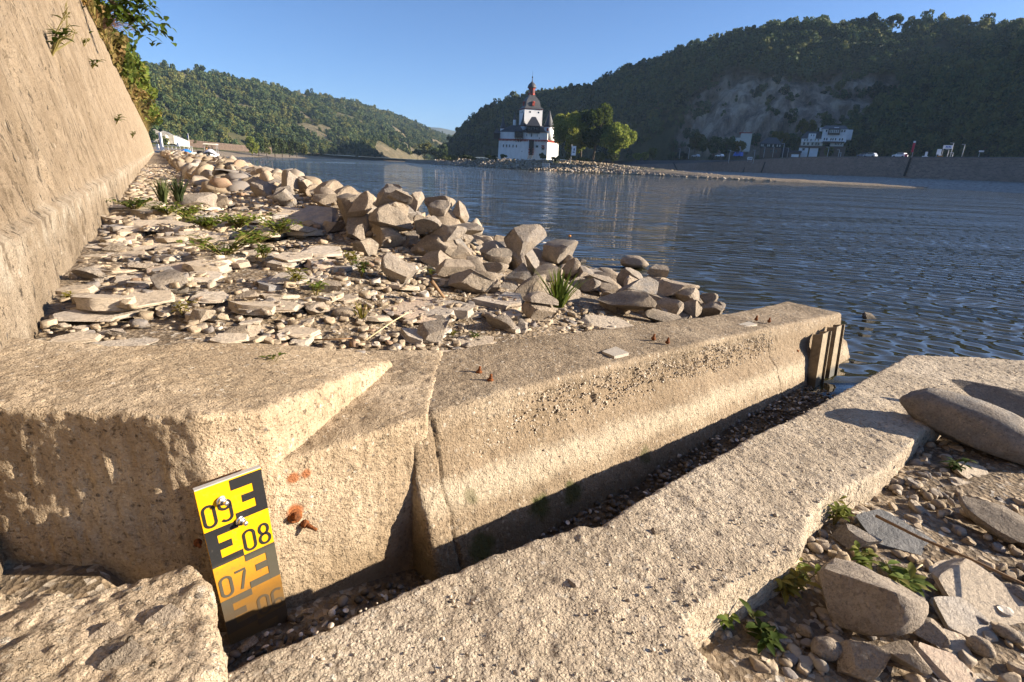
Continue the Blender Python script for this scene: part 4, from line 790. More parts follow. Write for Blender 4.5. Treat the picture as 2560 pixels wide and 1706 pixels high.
def trunk_mesh(name, seed, h, r0, rx, cz, limbs=5):
    r = random.Random(seed); m = MB(); m.tube([(0, 0, -0.3), (r.uniform(-.1, .1) * rx, 0, h * 0.25), (r.uniform(-.12, .12) * rx, r.uniform(-.1, .1) * rx, h * 0.5), (0, 0, h * 0.82)], [r0, r0 * 0.8, r0 * 0.6, r0 * 0.15], 7)
    for i in range(limbs):
        a = 6.28 * i / limbs + r.random(); z0 = h * r.uniform(0.28, 0.5); m.tube([(0, 0, z0), (math.cos(a) * rx * 0.3, math.sin(a) * rx * 0.3, z0 + h * 0.13), (math.cos(a) * rx * 0.65, math.sin(a) * rx * 0.65, z0 + h * 0.26)], [r0 * 0.45, r0 * 0.3, r0 * 0.08], 5)
    me = m.mesh(name, True); me.materials.append(m_bark); return me
def tree(loc, h, rx, label, group=None, mat=None, n=2600, seed=0, size=0.35, name='tree', lift=0.30, lobes=16, cat='tree'):
    o = empty(name, loc, 0, label, cat, group); rz = h * (1 - lift) / 2; cz = h - rz
    link('trunk', trunk_mesh('trunk', seed, h, h * 0.022, rx, cz), None, o); link('crown', crown_mesh('crown', seed, n, lobes, rx, rz, cz, size, mat or m_forest), None, o); return o

# forest instances: crowns scattered over the points of a mesh
PROTO = bpy.data.collections.new('forest_crowns')
for i in range(6):
    me = crown_mesh('crown_variant', 900 + i, 560, 5 + i, 1.0, 0.85 + 0.1 * (i % 3), 0.75, 0.115, m_forest, 0.75); o = bpy.data.objects.new('crown_variant', me); PROTO.objects.link(o)
def scatter_group():
    g = bpy.data.node_groups.new('scatter_crowns', 'GeometryNodeTree'); g.interface.new_socket('Geometry', in_out='INPUT', socket_type='NodeSocketGeometry'); g.interface.new_socket('Geometry', in_out='OUTPUT', socket_type='NodeSocketGeometry')
    N = g.nodes.new; gi = N('NodeGroupInput'); go = N('NodeGroupOutput'); ip = N('GeometryNodeInstanceOnPoints'); ci = N('GeometryNodeCollectionInfo'); ci.inputs['Collection'].default_value = PROTO; ci.inputs['Separate Children'].default_value = True; ci.inputs['Reset Children'].default_value = True
    ri = N('FunctionNodeRandomValue'); ri.data_type = 'INT'; ri.inputs['Max'].default_value = 5; ip.inputs['Pick Instance'].default_value = True
    rr_ = N('FunctionNodeRandomValue'); rr_.data_type = 'FLOAT_VECTOR'; rr_.inputs['Max'].default_value = (0.2, 0.2, 6.28)
    na = N('GeometryNodeInputNamedAttribute'); na.data_type = 'FLOAT_VECTOR'; na.inputs['Name'].default_value = 'sc'
    l = g.links.new; l(gi.outputs[0], ip.inputs['Points']); l(ci.outputs[0], ip.inputs['Instance']); l(ri.outputs[2], ip.inputs['Instance Index']); l(rr_.outputs[0], ip.inputs['Rotation']); l(na.outputs[0], ip.inputs['Scale']); l(ip.outputs[0], go.inputs[0]); return g
SCAT = scatter_group()
def forest(name, P, S, label):
    me = bpy.data.meshes.new(name); me.vertices.add(len(P)); me.vertices.foreach_set('co', np.asarray(P, np.float32).ravel())
    at = me.attributes.new('sc', 'FLOAT_VECTOR', 'POINT'); at.data.foreach_set('vector', np.asarray(S, np.float32).ravel()); o = link(name, me); md = o.modifiers.new('scatter', 'NODES'); md.node_group = SCAT; return tag(o, label, kind='stuff')

# ------------------------------------------------------------------ hills
def proj_px(P):
    q = P - np.array([0, 0, CAM_H]); f, r, u = np.array(_f), np.array(_r), np.array(_u); z = q @ f; return 1280 + F_PX * (q @ r) / z, 853 - F_PX * (q @ u) / z
def in_poly(x, y, poly):
    ins = np.zeros(x.shape, bool); j = len(poly) - 1
    for i in range(len(poly)):
        (xi, yi), (xj, yj) = poly[i], poly[j]; c_ = ((yi > y) != (yj > y)) & (x < (xj - xi) * (y - yi) / (yj - yi + 1e-9) + xi); ins ^= c_; j = i
    return ins
def hill(name, crest, base, zb, nu, nv, amp, seed, pw=1.0, nsc=90.0, back=True):
    C = np.array([at_y(*c_) for c_ in crest]); B = np.array([at_y(c_[0], 400, c_[1]) for c_ in base]); B[:, 2] = zb; u = np.linspace(0, len(C) - 1, nu)
    ip = lambda A: np.stack([np.interp(u, np.arange(len(A)), A[:, i]) for i in range(3)], -1)
    C, B = ip(C), ip(B); v = np.linspace(0, 1, nv)[None, :, None]; G = B[:, None] * (1 - v) + C[:, None] * v; G[..., 2] = B[:, None, 2] + (C[:, None, 2] - B[:, None, 2]) * (v[..., 0] ** pw)
    d = fbm(G.reshape(-1, 3) / nsc, 5, seed).reshape(nu, nv); env = np.sin(np.pi * np.clip(v[..., 0], 0, 1)) ** 0.7; dirv = (B - C); dirv[:, 2] = 0; dirv /= np.linalg.norm(dirv, axis=1)[:, None]
    G = G + dirv[:, None] * (amp * d * env)[..., None]; G[..., 2] += amp * 0.35 * d * env
    if back:       # the far side falls away behind the crest
        K = G[:, -1:] - dirv[:, None] * np.array([20., 60., 200.])[None, :, None]; K[..., 2] = G[:, -1:, 2] + np.array([4., 2., -40.])[None]; G = np.concatenate([G, K], 1)
    return G
k = NT('hillside', 0.95, 0.1); g = k.pos(); at_ = k.new('ShaderNodeAttribute'); at_.attribute_name = 'cliff'
soil = k.ramp(k.noise(g, 0.05, 5, 0.65), [(0.3, (0.045, 0.05, 0.022)), (0.55, (0.085, 0.08, 0.04)), (0.75, (0.16, 0.12, 0.075))])
rock = k.ramp(k.noise(k.scale(g, (1.0, 1.0, 0.35)), 0.12, 6, 0.7), [(0.36, (0.13, 0.10, 0.08)), (0.5, (0.33, 0.25, 0.19)), (0.62, (0.52, 0.41, 0.31))])
m_hill = k.out(k.mix(at_.outputs['Fac'], soil, rock), k.bump(k.noise(k.scale(g, (1, 1, 0.4)), 0.35, 6, 0.75), 2.5))
def hill_obj(name, G, mask, label):
    me = grid_mesh(name, G); a = me.attributes.new('cliff', 'FLOAT', 'POINT'); a.data.foreach_set('value', mask.astype(np.float32).ravel()); o = link(name, me, m_hill); return tag(o, label, kind='structure')
def hill_trees(G, n, keep, smin, smax, r, vmax=1.0):
    nu, nv = G.shape[:2]; uu = r.uniform(0, nu - 1.001, n); vv = r.uniform(0, (nv - 1.001) * vmax, n); i, j = uu.astype(int), vv.astype(int); fu, fv = (uu - i)[:, None], (vv - j)[:, None]
    P = G[i, j] * (1 - fu) * (1 - fv) + G[i + 1, j] * fu * (1 - fv) + G[i, j + 1] * (1 - fu) * fv + G[i + 1, j + 1] * fu * fv; ok = keep(P); P = P[ok]
    s = np.clip(np.exp(r.normal(math.log((smin + smax) / 2 * 0.92), 0.33, len(P))), smin * 0.6, smax * 1.45); S = np.stack([s * r.uniform(.85, 1.15, len(P)), s * r.uniform(.85, 1.15, len(P)), s * r.uniform(0.85, 1.3, len(P))], -1); P[:, 2] -= s * 0.1; return P, S
rg = np.random.default_rng(3)
# left bank hill, in the sun
GL = hill('hillside', [(-500, 90, 420), (0, 120, 480), (340, 166, 600), (500, 190, 720), (620, 212, 820), (700, 228, 900), (870, 258, 1100), (960, 280, 1250), (1030, 308, 1400), (1100, 338, 1650), (1145, 356, 1800)],
          [(-500, 180), (0, 240), (340, 330), (500, 420), (620, 480), (700, 520), (870, 640), (960, 760), (1030, 900), (1100, 1100), (1145, 1300)], 4.0, 150, 46, 34, 21, 0.85, 150)
NL = GL.shape[0] * GL.shape[1]; bare = fbm(GL.reshape(-1, 3) / 45.0, 4, 33).reshape(GL.shape[:2])
hill_obj('left_hillside', GL, np.clip((bare - 0.14) * 3, 0, 0.22), 'long wooded hillside on the sunlit bank')
def keepL(P): return (fbm(P / 45.0, 4, 33) < 0.16) & ((fbm(P / 30.0, 3, 55) > -0.30))
P, S = hill_trees(GL, 16000, keepL, 2.4, 6.0, rg, 0.95); forest('left_forest', P, S, 'mixed wood covering the sunlit hillside')
# right bank hill with the quarry face
CR = [(1095, 397, 720), (1115, 390, 715), (1153, 338, 705), (1197, 298, 690), (1262, 262, 670), (1338, 240, 650), (1403, 236, 630), (1469, 232, 610), (1523, 206, 600), (1578, 182, 590), (1697, 142, 570), (1795, 112, 545), (1915, 90, 510), (2035, 82, 480), (2176, 80, 460), (2350, 86, 440), (2560, 90, 420), (3000, 85, 400)]
GR = hill('hillside', CR, [(x, y) for (x, _, _), y in zip(CR, [640, 620, 600, 580, 550, 525, 505, 485, 465, 445, 420, 400, 385, 372, 365, 355, 340, 320])], 8.0, 260, 64, 30, 63, 0.42, 120)
X_, Y_ = proj_px(GR.reshape(-1, 3)); CLIFF = [(1690, 350), (1725, 250), (1790, 185), (1840, 165), (1950, 190), (2050, 186), (2130, 176), (2240, 186), (2260, 225), (2180, 265), (2160, 300), (2060, 345), (1900, 352)]
mk = in_poly(X_, Y_, CLIFF).reshape(GR.shape[:2]); d = fbm(GR.reshape(-1, 3) * np.array([1 / 14., 1 / 14., 1 / 40.]), 4, 71).reshape(mk.shape)
GR[..., 1] += mk * (10 + 18 * d); GR[..., 0] += mk * (12 * d + 3)
hill_obj('right_hillside', GR, mk * 1.0, 'steep wooded hillside with a bare quarry face')
def keepR(P):
    x, y = proj_px(P); c_ = in_poly(x, y, CLIFF); return (~c_ | (rg.random(len(P)) < 0.07)) & (fbm(P / 22.0, 3, 77) > -0.30)
P, S = hill_trees(GR, 12500, keepR, 2.0, 5.4, rg, 0.985); forest('right_forest', P, S, 'dark wood covering the shaded hillside')
# nearer spur in shade
SPc = [(1960, 394, 345), (2080, 352, 352), (2200, 292, 350), (2330, 226, 345), (2450, 166, 340), (2560, 116, 335), (2750, 50, 330), (3000, 0, 320)]
GS = hill('hillside', SPc, [(x, y) for (x, _, _), y in zip(SPc, [330, 322, 305, 285, 265, 245, 225, 205])], 8.9, 120, 40, 16, 91, 0.62, 70)
hill_obj('spur_hillside', GS, np.zeros(GS.shape[:2]), 'nearest wooded spur falling to the quay road')
P, S = hill_trees(GS, 4200, lambda P: fbm(P / 22.0, 3, 97) > -0.32, 2.0, 5.0, rg, 0.96); forest('spur_forest', P, S, 'dense dark wood on the nearest spur')
# far blue ridge
GF = hill('hillside', [(900, 330, 4200), (1000, 325, 4200), (1050, 318, 4200), (1100, 321, 4200), (1160, 334, 4200), (1300, 345, 4200)], [(900, 3300), (1000, 3300), (1050, 3300), (1100, 3300), (1160, 3300), (1300, 3300)], 5.0, 60, 16, 60, 17, 1.0, 400)
hill_obj('far_ridge', GF, np.zeros(GF.shape[:2]), 'far bluish ridge closing the valley')

# ------------------------------------------------------------------ far banks, island, quay
k = NT('far_bank', 0.95, 0.1); g = k.pos(); z = k.xyz(g, 2); gr_ = k.ramp(k.noise(g, 0.35, 5, 0.7), [(0.3, (0.05, 0.065, 0.02)), (0.6, (0.10, 0.10, 0.035)), (0.8, (0.17, 0.135, 0.07))])
gv = k.ramp(k.noise(g, 1.6, 5, 0.75), [(0.3, (0.12, 0.095, 0.07)), (0.55, (0.26, 0.21, 0.155)), (0.75, (0.37, 0.31, 0.235))])
m_far = k.out(k.mix(k.ramp(k.math('ADD', k.math('MULTIPLY', z, 0.25), k.math('MULTIPLY', k.noise(g, 0.5, 3), 0.4)), [(0.62, 0.0), (0.82, 1.0)]), gv, gr_), k.bump(k.noise(g, 2.2, 5, 0.75), 0.35))
def strip(name, front, widths, tops, label, back_z=-0.6, dirb=(0.25, 1.0), nu=260, nv=22, mat=None, amp=0.25):
    F_ = np.array(front, float); u = np.linspace(0, len(F_) - 1, nu); ipn = lambda a: np.interp(u, np.arange(len(a)), a); fx, fy = ipn(F_[:, 0]), ipn(F_[:, 1]); wd = ipn(np.array(widths, float)); tp = ipn(np.array(tops, float))
    d = np.array(dirb) / np.linalg.norm(dirb); v = np.linspace(0, 1, nv); G = np.zeros((nu, nv, 3)); G[..., 0] = fx[:, None] + d[0] * wd[:, None] * v; G[..., 1] = fy[:, None] + d[1] * wd[:, None] * v
    pr = np.interp(v, [0, 0.03, 0.18, 0.42, 0.75, 1.0], [-0.3, 0.0, 0.55, 1.0, 1.0, 0.0]) if back_z < 0 else np.interp(v, [0, 0.05, 0.5, 1.0], [-0.3, 0.0, 0.7, 1.0])
    G[..., 2] = pr[None] * tp[:, None]; G[..., 2] += amp * fbm(G.reshape(-1, 3) * np.array([0.4, 0.4, 0]), 4, 7).reshape(nu, nv) * np.clip(pr, 0, 1)
    return tag(link(name, grid_mesh(name, G[:, ::-1]), mat or m_far), label, kind='structure')
strip('island_bank', [(-165, 900), (-150, 760), (-98, 480), (-62, 340), (-38, 270), (-16, 226), (5, 206), (30, 204), (45, 189), (58, 176), (75, 168), (98, 160), (118, 152)], [22, 20, 20, 22, 26, 50, 66, 56, 28, 15, 11, 8, 3], [1.4, 1.5, 2.0, 2.3, 2.6, 3.7, 4.0, 3.5, 2.3, 1.3, 0.9, 0.6, 0.2], 'low stony island under the castle')
strip('left_far_bank', [(-72, 118), (-82, 150), (-98, 190), (-122, 262), (-150, 380), (-174, 520), (-182, 700), (-172, 900), (-150, 1250), (-120, 1700)], [60, 60, 60, 70, 90, 100, 110, 120, 150, 200], [5, 5, 5, 5, 5, 5, 5, 5, 5, 5], 'grassy far bank below the railway', back_z=1, dirb=(-1.0, 0.25))
QW = [(165, 100), (150, 130), (139, 159), (122, 195), (113, 225), (110, 253), (105, 300), (96, 360), (84, 430), (60, 520), (10, 640)]; QT = [9, 9, 9, 9, 9, 8.6, 7.4, 6.4, 5.5, 4.8, 4.0]
k = NT('grey_shingle', 0.95, 0.1); g = k.pos(); m_shingle = k.out(k.ramp(k.noise(g, 1.2, 6, 0.8), [(0.35, (0.16, 0.145, 0.13)), (0.5, (0.34, 0.315, 0.285)), (0.62, (0.50, 0.47, 0.43))]), k.bump(k.noise(g, 2.5, 5, 0.75), 0.4))
strip('quay_beach', [(x - 24 + 0.02 * y * 0, y - 16) for x, y in QW], [30] * len(QW), [2.8] * len(QW), 'grey shingle beach under the quay wall', back_z=1, dirb=(0.85, 0.53), mat=m_shingle)
k = NT('quay_masonry', 0.9, 0.15); g = k.pos(); bk = k.new('ShaderNodeTexBrick'); rot = k.new('ShaderNodeMapping'); rot.inputs['Rotation'].default_value = (rad(90), 0, 0); cb = k.new('ShaderNodeCombineXYZ'); k.put(cb.inputs[0], k.math('SUBTRACT', k.xyz(g, 1), k.math('MULTIPLY', k.xyz(g, 0), 0.4))); k.put(cb.inputs[1], k.xyz(g, 2)); k.put(bk.inputs['Vector'], cb.outputs[0])
bk.inputs['Scale'].default_value = 1.0; bk.inputs['Brick Width'].default_value = 0.9; bk.inputs['Row Height'].default_value = 0.42; bk.inputs['Mortar Size'].default_value = 0.035; bk.inputs['Color1'].default_value = (0.30, 0.215, 0.165, 1); bk.inputs['Color2'].default_value = (0.19, 0.135, 0.105, 1); bk.inputs['Mortar'].default_value = (0.34, 0.27, 0.22, 1)
m_quay = k.out(k.mix(k.ramp(k.noise(g, 0.4, 5, 0.7), [(0.4, 0.0), (0.7, 0.6)]), bk.outputs[0], (0.16, 0.12, 0.095)), k.bump(bk.outputs['Fac'], 0.05))
m_cope = plain('coping', (0.17, 0.15, 0.135), 0.9, 0.2, 2); m_asph = plain('asphalt', (0.055, 0.054, 0.053), 0.9, 0.2, 3); m_dark = plain('dark_iron', (0.02, 0.018, 0.016), 0.7, 0.2, 3)
qn = [Vector((-0.85, -0.53))] * len(QW); mw, mc, mr = MB(), MB(), MB()
for i in range(len(QW) - 1):
    a, b_, ta, tb = Vector(QW[i]), Vector(QW[i + 1]), QT[i], QT[i + 1]; n_ = qn[0]; bt = 1.2
    fa, fb = a + n_ * bt, b_ + n_ * bt; mw.add([(fa.x, fa.y, 1.5), (fb.x, fb.y, 1.5), (b_.x, b_.y, tb), (a.x, a.y, ta)], [(3, 2, 1, 0)])
    k2 = n_ * 0.15; k3 = n_ * -0.7; mc.add([(a.x + k2.x, a.y + k2.y, ta), (b_.x + k2.x, b_.y + k2.y, tb), (b_.x + k2.x, b_.y + k2.y, tb + 0.3), (a.x + k2.x, a.y + k2.y, ta + 0.3), (a.x + k3.x, a.y + k3.y, ta + 0.3), (b_.x + k3.x, b_.y + k3.y, tb + 0.3)], [(3, 2, 1, 0), (4, 5, 2, 3)])
    r1, r2 = n_ * -0.7, n_ * -120; mr.add([(a.x + r1.x, a.y + r1.y, ta + 0.05), (b_.x + r1.x, b_.y + r1.y, tb + 0.05), (b_.x + r1.x * 14, b_.y + r1.y * 14, 8.9), (a.x + r1.x * 14, a.y + r1.y * 14, 8.95), (b_.x + r2.x, b_.y + r2.y, 9.4), (a.x + r2.x, a.y + r2.y, 9.4)], [(0, 1, 2, 3), (3, 2, 4, 5)])
qw = empty('quay_wall', (139, 159, 0), 0, 'long dark brown stone quay wall on the far bank', 'wall')
for nm, m, mt in (('wall_face', mw, m_quay), ('coping', mc, m_cope)):
    o = m.build(nm, mt, qw); o.location = (-139, -159, 0)
tag(mr.build('quay_road', m_asph), 'road and verge on top of the quay', kind='structure')
for (x0, y0, x1, y1) in ((2278, 394, 2265, 441), (1914, 406, 1907, 432), (1864, 417, 1862, 431), (1684, 407, 1696, 425)):   # dark ladder slots
    pa, pb = [], []
    for (xx, yy, lst) in ((x0, y0, pa), (x1, y1, pb)):
        d_ = pray(xx, yy); best = None
        for i in range(len(QW) - 1):
            a, b_ = Vector(QW[i]), Vector(QW[i + 1]); e_ = b_ - a; den = d_.x * e_.y - d_.y * e_.x
            if abs(den) < 1e-9: continue
            tt = (a.x * e_.y - a.y * e_.x) / den; uu = ((tt * d_.x - a.x) * e_.x + (tt * d_.y - a.y) * e_.y) / e_.length_squared
            if -0.01 <= uu <= 1.01 and tt > 0: best = Vector((0, 0, CAM_H)) + d_ * tt
        lst.append(best)
    if pa[0] is None or pb[0] is None: continue
    off = Vector((-0.85, -0.53, 0)); zt_ = pa[0].z; p1 = pa[0] + off * 0.2; p0 = Vector((pb[0].x, pb[0].y, pb[0].z)) + off * 1.3
    o = MB().tube([p0 - Vector((139, 159, 0)), p1 - Vector((139, 159, 0))], 0.32, 5).build('ladder_slot', m_dark, qw)

# ------------------------------------------------------------------ castle on the island
m_white = NT('whitewash', 0.85, 0.2); g = m_white.pos(); m_white = m_white.out(m_white.ramp(m_white.noise(m_white.scale(g, (1, 1, 0.4)), 0.7, 5, 0.7), [(0.25, (0.60, 0.59, 0.57)), (0.5, (0.76, 0.75, 0.73)), (0.8, (0.83, 0.82, 0.80))]))
m_red = plain('red_trim', (0.33, 0.055, 0.035), 0.8, 0.2, 2); m_slateroof = NT('slate_roof', 0.55, 0.4); g = m_slateroof.pos(); m_slateroof = m_slateroof.out(m_slateroof.ramp(m_slateroof.noise(m_slateroof.scale(g, (1, 1, 4)), 2.5, 4, 0.7), [(0.3, (0.035, 0.035, 0.04)), (0.7, (0.09, 0.088, 0.09))]), m_slateroof.bump(m_slateroof.noise(m_slateroof.scale(g, (1, 1, 6)), 3, 4, 0.7), 0.06))
m_timber = plain('dark_timber', (0.045, 0.038, 0.035), 0.8, 0.3, 2, bump=0.02); m_glass = plain('window_glass', (0.012, 0.014, 0.018), 0.15, 0.2, 2, spec=0.6)
cb0 = at_y(1310, 398, 235); ca = empty('castle', cb0, 0, 'white island castle with slate roofs and red-trimmed tower', 'castle')
def cz_(zy): return (1420 - zy) * 0.0241
def cx_(zx, zy): return (zx - 588) * 0.02533 - 0.044 * cz_(zy)
FP = [(-10.8, 5.5), (1.5, 0.6), (9.2, 0.0), (14.2, 6.2), (12.0, 17.0), (-9.0, 17.0)]
def shrink(poly, d):
    c_ = Vector((1.5, 8.5)); return [tuple(Vector(p) + (c_ - Vector(p)).normalized() * d) for p in poly]
def fy(X):
    for (ax, ay), (bx_, by_) in zip(FP[:3], FP[1:4]):
        if ax <= X <= bx_: return ay + (by_ - ay) * (X - ax) / (bx_ - ax)
    return 3.0
MB().prism(shrink(FP, -0.25), -1.5, 7.4, FP).build('lower_wall', m_white, ca)
MB().prism(shrink(FP, -0.30), 7.42, 7.72).build('string_course', m_red, ca)
MB().prism(shrink(FP, 0.12), 7.7, 10.4).build('upper_wall', m_white, ca)
mcb = MB()
for (ax, ay), (bx_, by_) in zip(FP[:3], FP[1:4]):
    ln = math.hypot(bx_ - ax, by_ - ay); ang = math.atan2(by_ - ay, bx_ - ax)
    for i in range(int(ln / 0.62)):
        f_ = (i + 0.5) * 0.62 / ln; mcb.box((ax + (bx_ - ax) * f_ + 0.12 * math.sin(ang), ay + (by_ - ay) * f_ - 0.12 * math.cos(ang), 7.15), (0.3, 0.30, 0.5), ang)
o = mcb.build('corbel_frieze', m_red, ca); o['kind'] = 'stuff'
MB().prism(shrink(FP, -0.15), 10.4, 13.2, shrink(FP, 5.0)).build('ring_roof', m_slateroof, ca)
tw = (2.0, 8.2); tr_ = rad(16)
MB().box((tw[0], tw[1], 13.8), (7.7, 7.7, 11.6), tr_).build('tower', m_white, ca); MB().box((tw[0], tw[1], 19.52), (8.0, 8.0, 0.22), tr_).build('tower_cornice', m_red, ca)
rf = MB().lathe([(6.0, 19.62), (5.0, 20.2), (4.4, 20.8), (4.25, 21.6), (3.85, 22.8), (2.9, 23.9), (1.9, 24.7), (1.7, 25.2)], 4, (tw[0], tw[1], 0), tr_ + rad(45)).build('tower_roof', m_slateroof, ca)
for s_ in (0, -math.pi / 2):
    dx, dy = math.sin(tr_ + s_), -math.cos(tr_ + s_); d = MB().box((tw[0] + dx * 3.0, tw[1] + dy * 3.0, 21.5), (1.0, 1.0, 1.3), tr_ + s_); d.lathe([(0.78, 22.15), (0.5, 22.5), (0.05, 22.7)], 8, (tw[0] + dx * 3.0, tw[1] + dy * 3.0, 0)); d.build('dormer', m_red, rf)
ln_ = MB().lathe([(1.5, 25.1), (1.5, 25.5), (1.38, 25.5), (1.38, 27.5), (1.6, 27.5), (1.6, 27.85)], 8, (tw[0], tw[1], 0), rad(22)).build('lantern', m_red, ca)
for i in range(8):
    a = rad(22 + 22.5 + 45 * i); MB().box((tw[0] + math.cos(a) * 1.29, tw[1] + math.sin(a) * 1.29, 26.45), (0.1, 0.5, 1.5), a).build('lantern_opening', m_glass, ln_)
cp = MB().lathe([(1.9, 27.85), (1.75, 28.3), (1.6, 28.8), (1.2, 29.4), (0.6, 29.9), (0.22, 30.3), (0.12, 31.6)], 16, (tw[0], tw[1], 0)).build('lantern_cap', m_slateroof, ca, True)
MB().lathe([(0.05, 31.5), (0.26, 31.7), (0.3, 31.9), (0.22, 32.1), (0.05, 32.25), (0.035, 34.0)], 10, (tw[0], tw[1], 0)).build('finial', m_dark, cp)
def turret(X, Y, r, z0, z1, zt, nm='turret'):
    MB().lathe([(r, z0), (r, z1)], 18, (X, Y, 0)).build(nm + '_drum', m_white, ca, True); MB().lathe([(r * 1.04, z1 - 0.12), (r * 1.04, z1)], 18, (X, Y, 0)).build(nm + '_rim', m_red, ca)
    MB().lathe([(r * 1.18, z1), (r * 1.0, z1 + 0.5), (r * 0.5, z1 + (zt - z1) * 0.5), (0.04, zt)], 18, (X, Y, 0)).build(nm + '_cone', m_slateroof, ca, True)
turret(9.6, 2.4, 2.05, 7.72, 12.9, 19.3); turret(-0.9, 4.2, 1.25, 9.5, 12.9, 18.4); turret(-9.3, 7.8, 1.15, 9.5, 11.9, 16.9); turret(-4.6, 10.0, 0.62, 12.0, 15.7, 18.9); turret(12.2, 12, 1.5, 7.7, 12.0, 17)
def roofbox(X0, X1, Y0, dep, z0, z1, zr, nm, rx=0.25):
    b0 = MB().box(((X0 + X1) / 2, Y0 + dep / 2, (z0 + z1) / 2), (X1 - X0, dep, z1 - z0)).build(nm, m_timber, ca); w_ = X1 - X0
    MB().prism([(X0 - 0.2, Y0 - 0.25), (X1 + 0.2, Y0 - 0.25), (X1 + 0.2, Y0 + dep + 0.2), (X0 - 0.2, Y0 + dep + 0.2)], z1, zr, [(X0 + w_ * (0.5 - rx / 2), Y0 + dep * 0.45), (X1 - w_ * (0.5 - rx / 2), Y0 + dep * 0.45), (X1 - w_ * (0.5 - rx / 2), Y0 + dep * 0.55), (X0 + w_ * (0.5 - rx / 2), Y0 + dep * 0.55)]).build('bay_roof', m_slateroof, b0); return b0
bc = roofbox(0.5, 5.9, -0.1, 4.2, 10.15, 12.9, 16.4, 'central_bay', 0.3); bm_ = roofbox(-4.3, -0.9, 0.4, 3.0, 8.2, 10.6, 13.2, 'oriel_bay', 0.1); bl = roofbox(-13.0, -10.4, 4.6, 2.6, 7.6, 9.7, 11.9, 'corner_bay', 0.05)
for i in range(4): MB().tube([(-4.0 + i * 1.0, 0.5, 8.2), (-3.6 + i * 1.0, 1.9, 6.6)], 0.11, 5).build('strut', m_timber, bm_)
for X in (1.5, 2.5, 3.6, 4.6): MB().box((X, -0.12, 11.9), (0.45, 0.08, 0.7)).build('bay_window', m_glass, bc)
for X in (-3.8, -3.0, -2.0, -1.3): MB().box((X, 0.37, 9.6), (0.5, 0.08, 0.45)).build('bay_window', m_glass, bm_)
def cwin(zx, zy, w_, h_, frame=None, parent=None):
    X, Z = cx_(zx, zy), cz_(zy); X2 = max(-10.7, min(9.1, X)); yy = fy(X2) - (0.16 if Z < 7.5 else -0.02) - 0.02
    nm = MB().box((X2, yy, Z), (w_, 0.16, h_)).build('window', m_glass, ca)
    if frame: 
        f_ = MB(); f_.box((X2, yy - 0.02, Z + h_ / 2 + 0.14), (w_ + 0.5, 0.2, 0.26)).build('window_head', frame, nm)
for zx in (248, 302, 352, 408, 463): cwin(zx, 1215, 0.36, 1.05)
cwin(797, 1207, 0.95, 0.85); cwin(893, 1243, 0.95, 0.7, m_red); cwin(893, 1205, 0.9, 0.3, m_red); cwin(630, 1035, 0.2, 0.8); cwin(708, 1030, 0.45, 1.2); cwin(800, 1035, 0.2, 0.8); cwin(553, 1297, 0.2, 0.4); cwin(835, 1075, 0.25, 0.4)
MB().box((9.0, 0.36, 11.7), (0.8, 0.12, 1.2)).build('window', m_red, ca)
for (zx, zy, side) in ((490, 650, 1), (530, 645, 1), (650, 648, 0), (790, 658, 0)):
    sx = tr_ + (-math.pi / 2 if side else 0); dx, dy = math.sin(sx), -math.cos(sx); ex, ey = math.cos(sx), math.sin(sx); of = {490: -1.2, 530: 1.2, 650: -1.4, 790: 2.2}[zx]
    MB().box((tw[0] + dx * 3.86 + ex * of, tw[1] + dy * 3.86 + ey * of, 18.4), (0.5, 0.12, 0.6), sx).build('window', m_glass, ca)
MB().box((2.75, 0.25, 5.9), (1.9, 1.0, 3.0)).build('gate_hood', m_timber, ca); gt = MB().box((2.75, 0.15, 3.1), (1.2, 0.8, 2.8)).build('gate', m_timber, ca)
for i in range(5):
    for sx in (-1, 1): MB().box((2.75 + sx * 0.85, 0.12, 2.0 + i * 0.58), (0.55 if i % 2 else 0.35, 0.9, 0.34)).build('quoin', m_red, gt)
for sx in (-0.6, 0.6): MB().tube([(2.75 + sx, 0.1, 1.9), (2.1 + sx, -2.2, 0.1)], 0.12, 5).build('stair_string', m_timber, gt)
for i in range(7): MB().box((2.75 - 0.65 * i / 7, 0.1 - 2.3 * i / 7, 1.9 - 1.8 * i / 7), (1.2, 0.25, 0.06)).build('tread', m_timber, gt)
